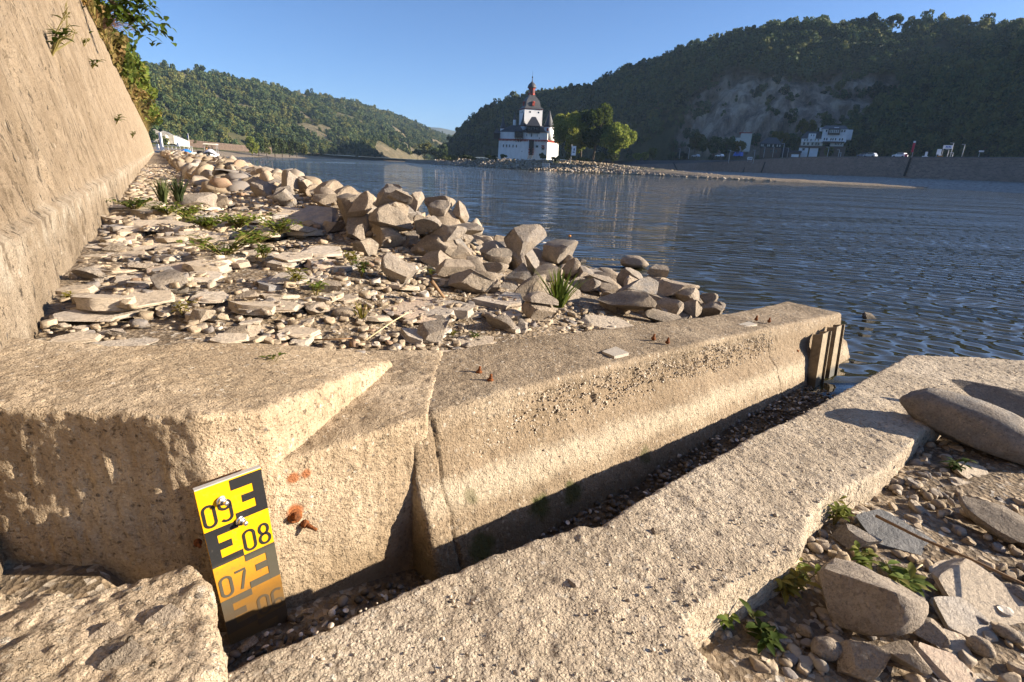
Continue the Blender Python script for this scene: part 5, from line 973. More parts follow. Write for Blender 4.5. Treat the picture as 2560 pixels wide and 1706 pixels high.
# trees and shrubs round the castle
def far_tree(px, pbase, Y, h, rx, label, group, mat, n, seed, size, name='tree', lift=0.22, cat='tree'):
    return tree(at_y(px, pbase, Y), h, rx, label, group, mat, n, seed, size, name, 0.08, 22, cat)
IG = 'trees on the castle island'
far_tree(1422, 398, 222, 20.5, 8.0, 'tall dark green poplar standing nearest the castle', IG, m_poplar, 17000, 1, 0.42); far_tree(1482, 398, 220, 20.5, 7.2, 'tall bright poplar in the middle of the island clump', IG, m_poplar, 16000, 2, 0.42)
far_tree(1538, 399, 216, 15.0, 7.2, 'rounded lower poplar on the gravel end of the clump', IG, m_poplar, 14000, 3, 0.40); far_tree(1452, 398, 226, 18.0, 5.0, 'poplar crown filling the back of the island clump', IG, m_poplar, 12000, 4, 0.42)
SG = 'shrubs along the island shore'
for i, (px, py, h, rx, lb) in enumerate([(1500, 408, 4.6, 2.6, 'grey-green willow bush below the middle poplar'), (1530, 409, 4.4, 2.8, 'round willow bush at the gravel end'), (1424, 402, 2.8, 2.4, 'low bush beside the white banner'), (1356, 399, 2.6, 1.6, 'small dark bush against the castle corner'), (1258, 399, 2.0, 1.3, 'small dark bush against the long castle wall'),
    (1228, 400, 2.4, 2.6, 'pale bush at the upstream foot of the castle'), (1168, 402, 2.6, 4.0, 'spreading bush on the low upstream shore'), (1130, 404, 2.4, 4.5, 'dark low bush on the upstream shore'), (1112, 402, 2.8, 3.5, 'light bush at the tail of the island'), (1460, 407, 2.0, 3.0, 'grassy bush between the two willow bushes and the banner'), (1390, 404, 2.0, 2.2, 'thin bush behind the castle landing')]):
    tree(at_y(px, py, 214), h, rx, lb, SG, m_shrub, 1400, 40 + i, 0.22, 'shrub', 0.02, 12, 'shrub')
# dark tree clump on the upstream shore, tree grove on the left bank
for i, (px, py, Y, h, rx, lb) in enumerate([(1062, 402, 420, 13, 6, 'dark round tree at the head of the far channel'), (1090, 404, 410, 10, 5, 'lower dark tree beside the round one'), (1110, 405, 400, 12, 4, 'pointed dark tree at the foot of the shaded hill'), (1045, 400, 440, 8, 5, 'small dark tree at the edge of the far water')]):
    tree(at_y(px, py, Y), h, rx, lb, 'dark trees at the head of the channel', m_forest, 1800, 60 + i, 0.6)
for i, (px, h, rx, Y) in enumerate([(632, 10.5, 3.8, 285), (648, 11.5, 3.6, 292), (668, 10.5, 3.4, 300), (688, 12.0, 3.6, 306), (706, 11.5, 3.4, 312), (724, 10.8, 3.4, 318), (742, 9.5, 3.2, 322), (760, 7.5, 3.0, 330)]):
    tree(at_y(px, 392, Y), h, rx, ['darkest round tree at the left end of the bank grove', 'second tree in the bank grove, green and full', 'third tree in the bank grove, thinner', 'tallest pale tree in the bank grove', 'fifth tree in the bank grove, greyish', 'sixth tree in the bank grove, broad', 'seventh tree in the bank grove, lower', 'lowest tree at the right end of the bank grove'][i], 'grove on the left bank', [m_poplar, m_forest, m_shrub, m_shrub, m_shrub, m_shrub, m_shrub, m_shrub][i], 1900, 80 + i, 0.38, lift=0.05)
# ridge-line trees, one by one
RT = [(250, 255), (350, 245), (440, 225), (545, 205), (640, 195), (725, 160), (800, 140), (870, 130), (985, 140), (1100, 95), (1230, 100), (1310, 120), (1400, 80), (1460, 95), (1540, 85), (1640, 70), (1740, 70), (1820, 80), (1880, 85), (1940, 90), (2030, 110), (2110, 90), (2200, 120), (2290, 80), (2350, 90)]
ORD = ['first', 'second', 'third', 'fourth', 'fifth', 'sixth', 'seventh', 'eighth', 'ninth', 'tenth', 'eleventh', 'twelfth', 'thirteenth', 'fourteenth', 'fifteenth', 'sixteenth', 'seventeenth', 'eighteenth', 'nineteenth', 'twentieth', 'twenty-first', 'twenty-second', 'twenty-third', 'twenty-fourth', 'twenty-fifth']
cr = np.array(CR, float); ridge_meshes = [(trunk_mesh('trunk', 700 + i, 1.0, 0.018, 0.36, 0.7, 6), crown_mesh('crown', 700 + i, 900, 11, 0.50, 0.44, 0.58, 0.05, m_forest)) for i in range(5)]
for i, (zx, zy) in enumerate(RT):
    px, pt = 1600 + zx / 2.451, zy / 2.451; pb = float(np.interp(px, cr[:, 0], cr[:, 1])); Y = float(np.interp(px, cr[:, 0], cr[:, 2])) + 3; b0 = at_y(px, pb, Y); h = max(8.0, (at_y(px, pt - 2, Y) - b0).z + 3.0) * (0.85 + 0.3 * ((i * 7) % 5) / 4); b0.z -= 3.0
    o = empty('ridge_tree', b0, i * 1.3, f'{ORD[i]} tree from the low end of the crest, standing against the sky', 'tree', 'trees along the hill crest'); wd = (14.0 / h if h > 14 else 1.0)
    for nm, me in zip(('trunk', 'crown'), ridge_meshes[i % 5]):
        c_ = link(nm, me, None, o); c_.scale = (h * wd * 0.95, h * wd * 0.95, h)

items = []
for i in range(2600):      # pale stones on the island shore
    f = rr.random() ** 0.7; x = -45 + 120 * f + rr.uniform(-3, 3); fy_ = float(np.interp(x, [-62, -38, -16, 5, 30, 45, 58, 75, 98], [340, 270, 226, 206, 204, 189, 176, 168, 160])); wd_ = float(np.interp(x, [-40, 5, 30, 45, 75], [20, 14, 20, 22, 9])); v_ = rr.random(); tp_ = float(np.interp(x, [-38, -16, 5, 30, 45, 58, 75], [2.6, 3.7, 4.0, 3.5, 2.3, 1.3, 0.9]))
    a = rr.uniform(0.25, 0.7); items.append((x, fy_ + 0.8 + v_ * wd_, min(tp_, tp_ * 0.5 * v_ * wd_ / 8 + 0.05), a, a * .8, a * .6, rr.uniform(-.5, .5), rr.uniform(-.5, .5), rr.uniform(0, 3), rr.randrange(8)))
mass('island_stones', LOWB, items, m_mix, label='pale broken stone on the island shore')
# ------------------------------------------------------------------ right bank: houses, trees, road furniture
m_render = plain('pale_render', (0.62, 0.58, 0.50), 0.85, 0.08, 1); m_hotel = plain('hotel_white', (0.74, 0.73, 0.72), 0.85, 0.06, 1); m_brown = plain('brown_cladding', (0.13, 0.09, 0.065), 0.8, 0.2, 2); m_frame = plain('pale_window', (0.55, 0.53, 0.48), 0.5, 0.1, 3)
m_steel = plain('galvanised_pole', (0.45, 0.46, 0.46), 0.5, 0.15, 2); m_whitep = plain('white_paint', (0.78, 0.78, 0.77), 0.5, 0.05, 3); m_blue = plain('blue_paint', (0.02, 0.10, 0.42), 0.5, 0.1, 3); m_redp = plain('red_paint', (0.50, 0.03, 0.05), 0.5, 0.1, 3); m_orange = plain('orange_paint', (0.55, 0.22, 0.03), 0.6, 0.2, 3)
def house_frame(name, px, py, Y, label, cat='house'):
    p = at_y(px, py, Y); o = empty(name, p, math.atan2(p.y, p.x) - math.pi / 2, label, cat); return o, depth(p) / F_PX * 1.0
def rect(o, u, x0, x1, y0, y1, xr, yr, sc, dep, nm, mat, yoff=0.0, z_sub=None):
    """box whose front fills a picture rectangle; (xr, yr) is the thing's foot in the same picture units"""
    a = u / sc; X0, X1 = (x0 - xr) * a, (x1 - xr) * a; Z0, Z1 = (yr - y1) * a, (yr - y0) * a
    return MB().box(((X0 + X1) / 2, dep / 2 + yoff, (Z0 + Z1) / 2), (X1 - X0, dep, Z1 - Z0)).build(nm, mat, o)
def gable(o, u, x0, x1, ye, yr_, xr, yf, sc, dep, mat, hip=0.15, yoff=0.0):
    a = u / sc; X0, X1 = (x0 - xr) * a, (x1 - xr) * a; z0, z1 = (yf - ye) * a, (yf - yr_) * a; w_ = X1 - X0
    return MB().prism([(X0 - .3, yoff - .4), (X1 + .3, yoff - .4), (X1 + .3, yoff + dep + .4), (X0 - .3, yoff + dep + .4)], z0, z1, [(X0 + w_ * hip, yoff + dep * .48), (X1 - w_ * hip, yoff + dep * .48), (X1 - w_ * hip, yoff + dep * .52), (X0 + w_ * hip, yoff + dep * .52)]).build('roof', mat, o)
# white hotel (its picture units: 9.05 per pixel, foot at 1040, 1015; lean taken out)
ho, u = house_frame('hotel', 1940 + 900 / 9.05, 280 + 1015 / 9.05, 300, 'large white hotel with dark roofs on the far bank')
R_ = lambda x0, x1, y0, y1, dep, nm, mat, yo=0.0: rect(ho, u, x0 - (1015 - (y0 + y1) / 2) * 0.165, x1 - (1015 - (y0 + y1) / 2) * 0.165, y0, y1, 900, 1015, 9.05, dep, nm, mat, yo)
L = lambda x, y: x - (1015 - y) * 0.165
R_(545, 735, 820, 1030, 6, 'terrace_wall', m_hotel); R_(765, 935, 815, 1030, 6, 'terrace_wall', m_hotel, 0.3); R_(560, 1010, 785, 830, 8, 'terrace_parapet', m_brown, -0.5); R_(590, 1030, 690, 790, 7, 'ground_floor', m_render, 1.5)
R_(600, 1020, 630, 700, 9, 'wing_wall', m_hotel, 1.0); gable(ho, u, L(590, 635), L(1030, 635), 632, 470, 900, 1015, 9.05, 9, m_slateroof, 0.2, 1.0)
R_(1010, 1500, 430, 700, 11, 'main_wall', m_hotel, 0.0); gable(ho, u, L(1000, 430), L(1515, 430), 432, 340, 900, 1015, 9.05, 11, m_slateroof, 0.12, 0.0); R_(1460, 1600, 430, 640, 8, 'side_wing', m_hotel, 3.0)
dg_ = R_(740, 890, 525, 640, 4, 'gable_dormer', m_hotel, 0.6); R_(960, 1030, 400, 470, 5, 'dormer', m_hotel, 1.0); R_(1250, 1340, 385, 415, 3, 'dormer', m_hotel, 1.5)
ob = R_(1130, 1360, 425, 545, 2.2, 'oriel', m_timber, -1.6); R_(1150, 1350, 450, 515, 0.2, 'oriel_glazing', m_frame, -1.75); R_(1030, 1450, 690, 708, 2, 'balcony', m_dark, -1.5); R_(1180, 1440, 708, 785, 7, 'conservatory', m_frame, 0.6)
for x in (1160, 1190, 1225, 1262, 1298, 1335): R_(x, x + 13, 455, 510, 0.1, 'pane', m_glass, -1.86)
for x in (670, 725, 795, 880, 945): R_(x - 10, x + 10, 640, 685, 0.12, 'window', m_glass, 0.93)
for x in (1060, 1108, 1190, 1230, 1278, 1360, 1410): R_(x - 12, x + 12, 615, 665, 0.12, 'window', m_glass, -0.07)
for x in (1100, 1400, 1450): R_(x - 14, x + 14, 445, 492, 0.12, 'window', m_glass, -0.07)
for x in (800, 850): R_(x - 8, x + 8, 545, 580, 0.12, 'window', m_glass, 0.53)
R_(625, 675, 840, 890, 0.12, 'window', m_glass, -0.07)
for x in (1280, 1310, 1345, 1390): R_(x - 9, x + 9, 715, 755, 0.12, 'pane', m_glass, 0.53)
for x in (660, 740, 830, 900, 950): R_(x - 22, x + 18, 712, 770, 0.12, 'window', m_glass, 1.43)
R_(985, 1470, 785, 1030, 5, 'retaining_wall', m_brown, 1.2)
# dark slate house, cream block, garage, greenhouse (6.92 units per pixel)
dh, u = house_frame('slate_house', 1660 + 1850 / 6.92, 310 + 575 / 6.92, 310, 'dark slate-hung house with a row of pale windows'); R2 = lambda x0, x1, y0, y1, dep, nm, mat, yo=0.0: rect(dh, u, x0 - (575 - (y0 + y1) / 2) * 0.15, x1 - (575 - (y0 + y1) / 2) * 0.15, y0, y1, 1850, 575, 6.92, dep, nm, mat, yo)
R2(1670, 2000, 420, 590, 9, 'ground_floor', m_brown); R2(1670, 2015, 358, 424, 9.4, 'upper_floor', m_timber, -0.2); gable(dh, u, 1640, 1990, 362, 250, 1850, 575, 6.92, 9.4, m_slateroof, 0.3, -0.2)
for x in (1695, 1720, 1795, 1820, 1880, 1945, 1985): R2(x - 8, x + 8, 372, 405, 0.12, 'window', m_frame, -0.28)
for x in (1740, 1850, 1930): R2(x - 14, x + 14, 455, 500, 0.12, 'window', m_glass, -0.08)
R2(2010, 2150, 415, 570, 6, 'lean_to', m_timber, 1.0); R2(2010, 2030, 270, 320, 1, 'chimney', m_cope, 4)
cbk, u = house_frame('cream_block', 1660 + 1400 / 6.92, 310 + 470 / 6.92, 345, 'tall windowless cream block behind the yellowing trees', 'building'); R3 = lambda x0, x1, y0, y1, dep, nm, mat, yo=0.0: rect(cbk, u, x0 - (470 - (y0 + y1) / 2) * 0.13, x1 - (470 - (y0 + y1) / 2) * 0.13, y0, y1, 1400, 470, 6.92, dep, nm, mat, yo)
R3(1312, 1490, 182, 480, 10, 'tower_block', m_render); R3(1300, 1500, 170, 184, 10.6, 'roof_edge', m_red, -0.3); R3(1180, 1320, 255, 480, 10, 'low_wing', m_render, 2.0); R3(1385, 1395, 140, 172, 0.2, 'mast', m_steel, 3)
gr2, u = house_frame('garage', 1660 + 2270 / 6.92, 310 + 572 / 6.92, 300, 'low garage with a white door', 'garage'); R4 = lambda x0, x1, y0, y1, dep, nm, mat, yo=0.0: rect(gr2, u, x0, x1, y0, y1, 2270, 572, 6.92, dep, nm, mat, yo)
R4(2165, 2345, 500, 585, 6, 'wall', m_brown); R4(2205, 2320, 530, 575, 0.15, 'door', m_whitep, -0.1); R4(2155, 2355, 470, 502, 7, 'roof', m_slateroof, -0.4)
YG = 'trees round the far houses'
for i, (px, py, Y, h, rx, mt, lb) in enumerate([(1735, 392, 305, 13, 4.6, m_autumn, 'tall yellowing tree at the end of the tree belt'), (1755, 392, 300, 10, 4.2, m_shrub, 'greyish tree second in the tree belt'), (1783, 393, 300, 11.5, 5.2, m_forest, 'broad green tree in the middle of the belt'), (1815, 393, 302, 11, 5.0, m_forest, 'broad dark tree before the cream block'), (1842, 393, 304, 9, 4.0, m_autumn, 'lower yellowish tree beside the cream block'),
    (1945, 372, 335, 11, 4.6, m_autumn, 'pale yellow tree above the slate house'), (1975, 368, 338, 9, 3.8, m_forest, 'dark tree between slate house and hotel'), (2000, 345, 340, 12, 4.0, m_autumn, 'bright yellow-green tree behind the hotel roof'), (2022, 345, 340, 11, 3.8, m_autumn, 'second bright tree behind the hotel roof'), (2060, 340, 345, 13, 4.6, m_forest, 'tall dark tree behind the hotel ridge'), (2155, 392, 290, 13, 4.5, m_forest, 'dark conifer-like tree beside the hotel gable'), (2068, 396, 285, 6.0, 2.6, m_forest, 'dark ivy-clad bush before the hotel terrace'),
    (1630, 402, 300, 7, 2.8, m_poplar, 'sunlit small tree at the upstream end of the quay'), (1612, 403, 298, 5, 2.2, m_poplar, 'lower sunlit bush beside the small tree'), (1592, 404, 296, 4.5, 2.2, m_poplar, 'first sunlit bush beyond the island gravel')]):
    tree(at_y(px, py, Y), h, rx, lb, YG, mt, 1700, 120 + i, 0.42, lift=0.1)
PG = 'lamp posts along the far quay road'
def lamp(px0, py0, px1, py1, Y, label, arm=False):
    b = at_y(px0, py0, Y); t = at_y(px1, py1, Y); h = (t - b).z; o = empty('lamp_post', b, 0, label, 'lamp post', PG); MB().tube([(0, 0, -1), (0, 0, h)], [0.13, 0.08], 6).build('pole', m_steel, o, True)
    hd = MB(); hd.box((-0.5, 0, h + 0.02), (1.1, 0.22, 0.12)); hd.build('lamp_head', m_steel, o)
for i, (x, y0, y1, Y, lb) in enumerate([(265, 570, 430, 290, 'lamp post at the upstream end of the road'), (425, 570, 415, 290, 'second lamp post from the upstream end'), (1120, 640, 455, 262, 'lamp post left of the blue van'), (1545, 650, 455, 258, 'lamp post right of the white notice'), (2030, 650, 340, 252, 'tallest lamp post, before the slate house'), (1880, 545, 400, 285, 'thin lamp post left of the tallest one'), (1725, 550, 400, 288, 'thin lamp post before the slate house corner'), (2135, 545, 420, 285, 'thin lamp post before the lean-to'), (1310, 500, 395, 292, 'lamp post behind the blue van')]):
    lamp(1660 + x / 6.92, 310 + y0 / 6.92, 1660 + x / 6.92, 310 + y1 / 6.92, Y, lb)
for i, (x, y0, y1, Y, lb) in enumerate([(1290, 365, 160, 190, 'tall pole right of the blue-lettered gantry'), (1465, 335, 180, 195, 'second tall pole right of the gantry'), (1318, 372, 300, 186, 'short post between gantry and tall pole'), (1245, 372, 255, 187, 'post carrying the gantry')]):
    lamp(2150 + x / 5.739, 330 + y0 / 5.739, 2150 + x / 5.739, 330 + y1 / 5.739, Y, lb)
for x, y0, y1, lb in ((1160, 1000, 800, 'pole beside the dark bush under the hotel'), (1410, 1000, 860, 'thin pole on the road beyond the hotel'), (1455, 1010, 920, 'short pole on the road beyond the hotel')):
    lamp(1940 + x / 9.05, 280 + y0 / 9.05, 1940 + x / 9.05, 280 + y1 / 9.05, 250, lb)
def qz(x0, x1, y0, y1): return 2150 + (x0 + x1) / 2 / 5.739, 330 + y1 / 5.739
def road_box(name, x0, x1, y0, y1, Y, parts, label, cat, ox=2150, oy=330, sc=5.739):
    o, u = house_frame(name, ox + (x0 + x1) / 2 / sc, oy + y1 / sc, Y, label, cat)
    for nm, a0, a1, b0, b1, dep, mat, yo in parts: rect(o, u, a0, a1, b0, b1, (x0 + x1) / 2, y1, sc, dep, nm, mat, yo)
    return o
road_box('banner_flag', 715, 765, 145, 372, 188, [('pole', 737, 743, 150, 380, 0.12, m_steel, 0.1), ('flag', 715, 742, 172, 296, 0.04, m_redp, 0.0), ('flag_top', 715, 742, 146, 172, 0.045, m_whitep, 0.0)], 'red banner flag with a white top on the quay', 'flag')
road_box('gantry_sign', 1165, 1275, 200, 372, 187, [('board', 1165, 1275, 202, 250, 0.15, m_whitep, 0), ('post', 1170, 1178, 250, 380, 0.2, m_steel, 0.05), ('mark', 1195, 1206, 214, 238, 0.02, m_blue, -0.03), ('mark', 1212, 1222, 216, 238, 0.02, m_blue, -0.03), ('mark', 1228, 1240, 214, 236, 0.02, m_blue, -0.03), ('mark', 1246, 1254, 216, 238, 0.02, m_blue, -0.03)], 'white sign board with small blue marks on a post', 'sign')
road_box('kiosk_sign', 1095, 1155, 250, 328, 187, [('board', 1097, 1150, 252, 326, 0.3, m_whitep, 0), ('leg', 1100, 1106, 326, 380, 0.2, m_steel, 0.1), ('leg', 1138, 1144, 326, 380, 0.2, m_steel, 0.1)], 'tall white panel beside the gantry sign', 'sign')
road_box('orange_machine', 1108, 1180, 330, 378, 186, [('body', 1110, 1178, 345, 380, 1.6, m_orange, -0.6), ('cab', 1120, 1150, 330, 345, 1.2, m_whitep, -0.5)], 'small orange machine under the white panel', 'machine')
road_box('ticket_stand', 890, 965, 290, 372, 188, [('base', 892, 962, 348, 376, 1.2, m_whitep, 0), ('panel', 920, 950, 290, 348, 0.4, m_whitep, 0.3)], 'white stand with a raised panel on the quay', 'stand')
road_box('parasol', 1685, 1745, 268, 372, 176, [('top', 1687, 1745, 274, 294, 1.6, m_whitep, -0.7), ('pole', 1698, 1704, 294, 380, 0.12, m_steel, 0.1)], 'small white parasol at the downstream end of the quay', 'parasol')
road_box('brown_cabinet', 638, 672, 320, 372, 188, [('body', 638, 672, 322, 378, 0.8, m_redp, 0), ('top', 636, 674, 318, 322, 0.9, m_brown, 0)], 'reddish cabinet left of the banner flag', 'cabinet')
road_box('white_notice', 1440, 1520, 575, 640, 256, [('board', 1440, 1518, 577, 620, 0.12, m_whitep, 0), ('leg', 1450, 1455, 620, 660, 0.12, m_steel, 0.05), ('leg', 1503, 1508, 620, 660, 0.12, m_steel, 0.05), ('mark', 1456, 1470, 586, 610, 0.02, m_dark, -0.03), ('mark', 1478, 1488, 588, 610, 0.02, m_dark, -0.03), ('mark', 1494, 1506, 586, 610, 0.02, m_dark, -0.03)], 'white notice board with dark marks on the bank', 'sign', 1660, 310, 6.92)
m_tyre = plain('tyre', (0.02, 0.02, 0.02), 0.8, 0.2, 5)
def car(px, py, Y, mat, label, L=4.2, h=1.45, van=False):
    p = at_y(px, py, Y); o = empty('parked_car', p, rad(118), label, 'van' if van else 'car', 'cars on the far road'); prof = [(-L / 2, 0.35), (-L / 2, 0.8), (-L * 0.46, 0.95 if not van else h), (-L * 0.36, h), (L * 0.1 if not van else L * 0.3, h), (L * 0.26 if not van else L * 0.42, 0.95), (L * 0.47, 0.8), (L / 2, 0.55), (L / 2, 0.35)]; n = len(prof); hw = 0.85
    m = MB(); m.add([(x, -hw, z) for x, z in prof] + [(x, hw, z) for x, z in prof], [tuple(range(n)), tuple(range(2 * n - 1, n - 1, -1))] + [(i + 1, i, n + i, n + i + 1) for i in range(n - 1)] + [(0, n - 1, 2 * n - 1, n)]); m.build('body', mat, o)
    for s in (-1, 1):
        MB().box((-L * 0.08, s * (hw + 0.005), h * 0.8), (L * 0.45, 0.03, h * 0.22)).build('window', m_glass, o)
        for x in (-L * 0.32, L * 0.32):
            w_ = MB().lathe([(0.31, -0.1), (0.31, 0.1)], 12).build('wheel', m_tyre, o); w_.rotation_euler = (rad(90), 0, 0); w_.location = (x, s * 0.8, 0.3)
m_navy = plain('navy_paint', (0.03, 0.06, 0.14), 0.3, 0.1, 3, spec=0.6); m_silver = plain('silver_paint', (0.35, 0.38, 0.42), 0.3, 0.1, 3, spec=0.6)
car(2150 + 50 / 5.739, 330 + 366 / 5.739, 205, m_navy, 'dark blue car first of two by the dark shelter'); car(2150 + 140 / 5.739, 330 + 366 / 5.739, 203, m_silver, 'pale blue car second of two by the dark shelter'); car(2150 + 565 / 5.739, 330 + 370 / 5.739, 192, m_whitep, 'white car left of the reddish cabinet')
car(1660 + 1275 / 6.92, 310 + 572 / 6.92, 275, m_blue, 'bright blue van before the cream block', 4.6, 2.2, True); car(1660 + 545 / 6.92, 310 + 578 / 6.92, 290, m_silver, 'pale car at the upstream end of the road'); car(1660 + 960 / 6.92, 310 + 575 / 6.92, 285, m_whitep, 'white car between tree belt and blue van')
# castle landing: banner, rail
p = at_y(1427, 402, 205); bn = empty('castle_banner', p, 0, 'white banner with a dark emblem on the island shore', 'banner'); MB().tube([(0, 0, -1), (0, 0, 5.6)], 0.07, 6).build('pole', m_steel, bn); MB().box((0.85, 0, 3.4), (1.5, 0.05, 3.2)).build('cloth', m_whitep, bn)
em = MB(); em.box((0.9, -0.03, 3.9), (0.55, 0.02, 0.9), 0, 0.5); em.box((0.8, -0.03, 2.9), (0.7, 0.02, 0.35)); em.build('emblem', m_navy, bn)
p = at_y(1365, 416, 202); lr = empty('landing_rail', p, 0, 'small pale railing at the castle landing', 'railing')
for i in range(6): MB().tube([(i * 0.5 - 1.25, 0, -0.6), (i * 0.5 - 1.25, 0, 1.0)], 0.04, 5).build('post', m_whitep, lr)
for z in (0.2, 0.6, 1.0): MB().tube([(-1.25, 0, z), (1.25, 0, z)], 0.035, 5).build('rail', m_whitep, lr)

# ------------------------------------------------------------------ left bank: landing stage, boats, sheds
p = at_y(440, 386, 130); js = empty('landing_stage', p, rad(-3), 'white-railed landing stage beyond the river wall', 'jetty'); js.location.z = 0
MB().box((0, 0, 0.9), (9.5, 2.2, 0.35)).build('deck', m_steel, js); zt = 2.3
for i in range(11): MB().tube([(-4.7 + i * 0.94, -1.05, 1.0), (-4.7 + i * 0.94, -1.05, zt)], 0.05, 5).build('post', m_whitep, js)
for z in (1.6, zt): MB().tube([(-4.7, -1.05, z), (4.7, -1.05, z)], 0.05, 5).build('rail', m_whitep, js)
MB().box((-2.4, -1.0, 2.9), (0.5, 0.3, 4.2)).build('banner_post', m_whitep, js); MB().box((-2.68, -1.0, 3.6), (0.06, 0.32, 2.6)).build('banner_edge', m_redp, js); MB().box((1.3, -0.6, 2.6), (0.5, 0.4, 0.8)).build('box_sign', m_whitep, js); MB().box((-3.4, -0.9, 1.9), (0.35, 0.3, 1.3)).build('locker', m_whitep, js)
p = at_y(477, 384, 128); fp = empty('flag_pole', (p.x, p.y, 0.9), 0, 'thin flag pole with a blue and white flag', 'flag'); MB().tube([(0, 0, 0), (-0.05, 0, 4.2)], 0.04, 6).build('pole', m_whitep, fp); MB().add([(-0.05, 0, 4.2), (-0.45, 0.05, 3.4), (-0.3, 0.1, 3.1), (-0.02, 0, 3.5)], [(0, 1, 2, 3), (3, 2, 1, 0)]).build('flag', m_blue, fp); MB().add([(-0.02, 0, 3.49), (-0.3, 0.1, 3.09), (-0.25, 0.1, 2.85), (0, 0, 3.1)], [(0, 1, 2, 3), (3, 2, 1, 0)]).build('flag_stripe', m_whitep, fp)
m_cover = plain('boat_cover', (0.50, 0.50, 0.54), 0.7, 0.15, 2, bump=0.03); m_bluec = plain('blue_cover', (0.02, 0.16, 0.50), 0.6, 0.15, 2); m_cream = plain('cream_canvas', (0.72, 0.68, 0.55), 0.8, 0.06, 2)
def hull(L, W, H, name, mat, parent):
    G = []
    for i in range(13):
        f = i / 12; w_ = W / 2 * math.sin(min(1.0, 0.35 + f * 1.3) * math.pi / 2) * (1 if f < 0.6 else math.cos((f - 0.6) / 0.4 * math.pi / 2) ** 0.6 + 0.001); G.append([(x * w_, -L / 2 + L * f, z) for x, z in ((-1, H * (1 + 0.25 * f)), (-0.92, H * 0.45), (-0.5, 0.02), (0, -0.12), (0.5, 0.02), (0.92, H * 0.45), (1, H * (1 + 0.25 * f)))])
    return link(name, grid_mesh(name, np.array(G)), mat, parent)
p = at_y(532, 404, 118); bt = empty('motor_boat', (p.x, p.y, 0.05), rad(18), 'white motor boat under a silver cover and cream awning', 'boat'); hull(6.0, 2.5, 0.85, 'hull', m_whitep, bt)
Gc = []
for i in range(12):
    f = i / 11; hh = 0.85 + 1.15 * math.sin(math.pi * min(1, f * 1.15 + 0.08)) ** 0.8 * (1 - 0.3 * f); Gc.append([(x * 1.2 * (1 - 0.25 * f ** 3), -2.9 + 5.0 * f, 0.8 + (hh - 0.8) * max(0, 1 - abs(x) ** 2.2)) for x in np.linspace(-1, 1, 11)])
link('cover', grid_mesh('cover', np.array(Gc)), m_cover, bt); 
for sx in (-1.1, 1.1):
    for yy in (-0.9, 0.9): MB().tube([(sx, yy, 0.9), (sx, yy * 0.8, 2.75)], 0.03, 5).build('awning_post', m_steel, bt)
MB().prism([(-1.3, -1.2), (1.3, -1.2), (1.3, 1.2), (-1.3, 1.2)], 2.72, 2.9, [(-1.1, -1.1), (1.1, -1.1), (1.1, 1.1), (-1.1, 1.1)]).build('awning', m_cream, bt); MB().box((0, -3.0, 0.9), (0.45, 0.5, 0.9), 0, 0.8).build('outboard', m_tyre, bt); MB().box((-1.1, 1.0, 2.0), (0.3, 0.3, 0.5)).build('life_vest', m_orange, bt)
p = at_y(468, 388, 122); b2 = empty('covered_boat', (p.x, p.y, 0.4), rad(12), 'small boat under a bright blue tarpaulin', 'boat'); hull(4.2, 1.9, 0.6, 'hull', m_whitep, b2)
Gc = [[(x * 1.0 * (1 - 0.3 * f ** 3), -2.0 + 3.8 * f, 0.6 + 0.75 * math.sin(math.pi * (0.12 + 0.8 * f)) * max(0, 1 - abs(x) ** 2)) for x in np.linspace(-1, 1, 9)] for f in np.linspace(0, 1, 9)]; link('tarpaulin', grid_mesh('tarpaulin', np.array(Gc)), m_bluec, b2)
p = at_y(502, 390, 124); b3 = empty('dark_boat', (p.x, p.y, 0.1), rad(8), 'low dark boat moored between blue and silver covers', 'boat'); hull(4.6, 1.9, 0.7, 'hull', m_navy, b3); MB().box((0, 0.2, 1.05), (1.2, 1.6, 0.7), 0, 0.75).build('cabin', m_dark, b3); MB().prism([(-0.8, -0.8), (0.8, -0.8), (0.8, 0.9), (-0.8, 0.9)], 1.9, 1.98).build('awning', m_dark, b3)
for sx in (-0.75, 0.75): MB().tube([(sx, 0, 0.8), (sx, 0, 1.9)], 0.03, 5).build('awning_post', m_dark, b3)
m_zinc = plain('zinc_roof', (0.42, 0.44, 0.47), 0.5, 0.1, 1)
for (x0, y0, x1, y1, Y, lb) in ((410, 338, 452, 353, 215, 'long grey roofed shed slanting down behind the landing stage'), (388, 335, 408, 345, 205, 'small grey roofed shed nearest the river wall')):
    a, b = at_y(x0, y0, Y), at_y(x1, y1, Y + 25); o = empty('shed', a, 0, lb, 'shed'); d = b - a; nv = Vector((-d.y, d.x, 0)).normalized() * 3.2
    vs2 = [Vector((0, 0, 0)) - nv, d - nv, d + Vector((0, 0, 1.6)), Vector((0, 0, 1.6)), Vector((0, 0, 0)) + nv, d + nv]; MB().add(vs2, [(0, 1, 2, 3), (3, 2, 5, 4), (3, 2, 1, 0), (4, 5, 2, 3)]).build('roof', m_zinc, o)
    dn = Vector((0, 0, -3.0)); MB().add([vs2[0] * 0.98, vs2[1] * 0.98, vs2[1] * 0.98 + dn, vs2[0] * 0.98 + dn, vs2[3], vs2[4] * .98, vs2[4] * 0.98 + dn], [(3, 2, 1, 0), (3, 0, 4, 5, 6), (6, 5, 4, 0, 3)]).build('wall', m_render, o)
rw = MB()
rp = [at_y(470, 372, 250), at_y(530, 375, 290), at_y(600, 379, 340), at_y(680, 384, 400)]; rw.add([v for q in rp for v in ((q.x, q.y, 2.5), (q.x, q.y, 6.2))], [(2 * i, 2 * i + 2, 2 * i + 3, 2 * i + 1) for i in range(3)] + [(2 * i + 1, 2 * i + 3, 2 * i + 2, 2 * i) for i in range(3)])
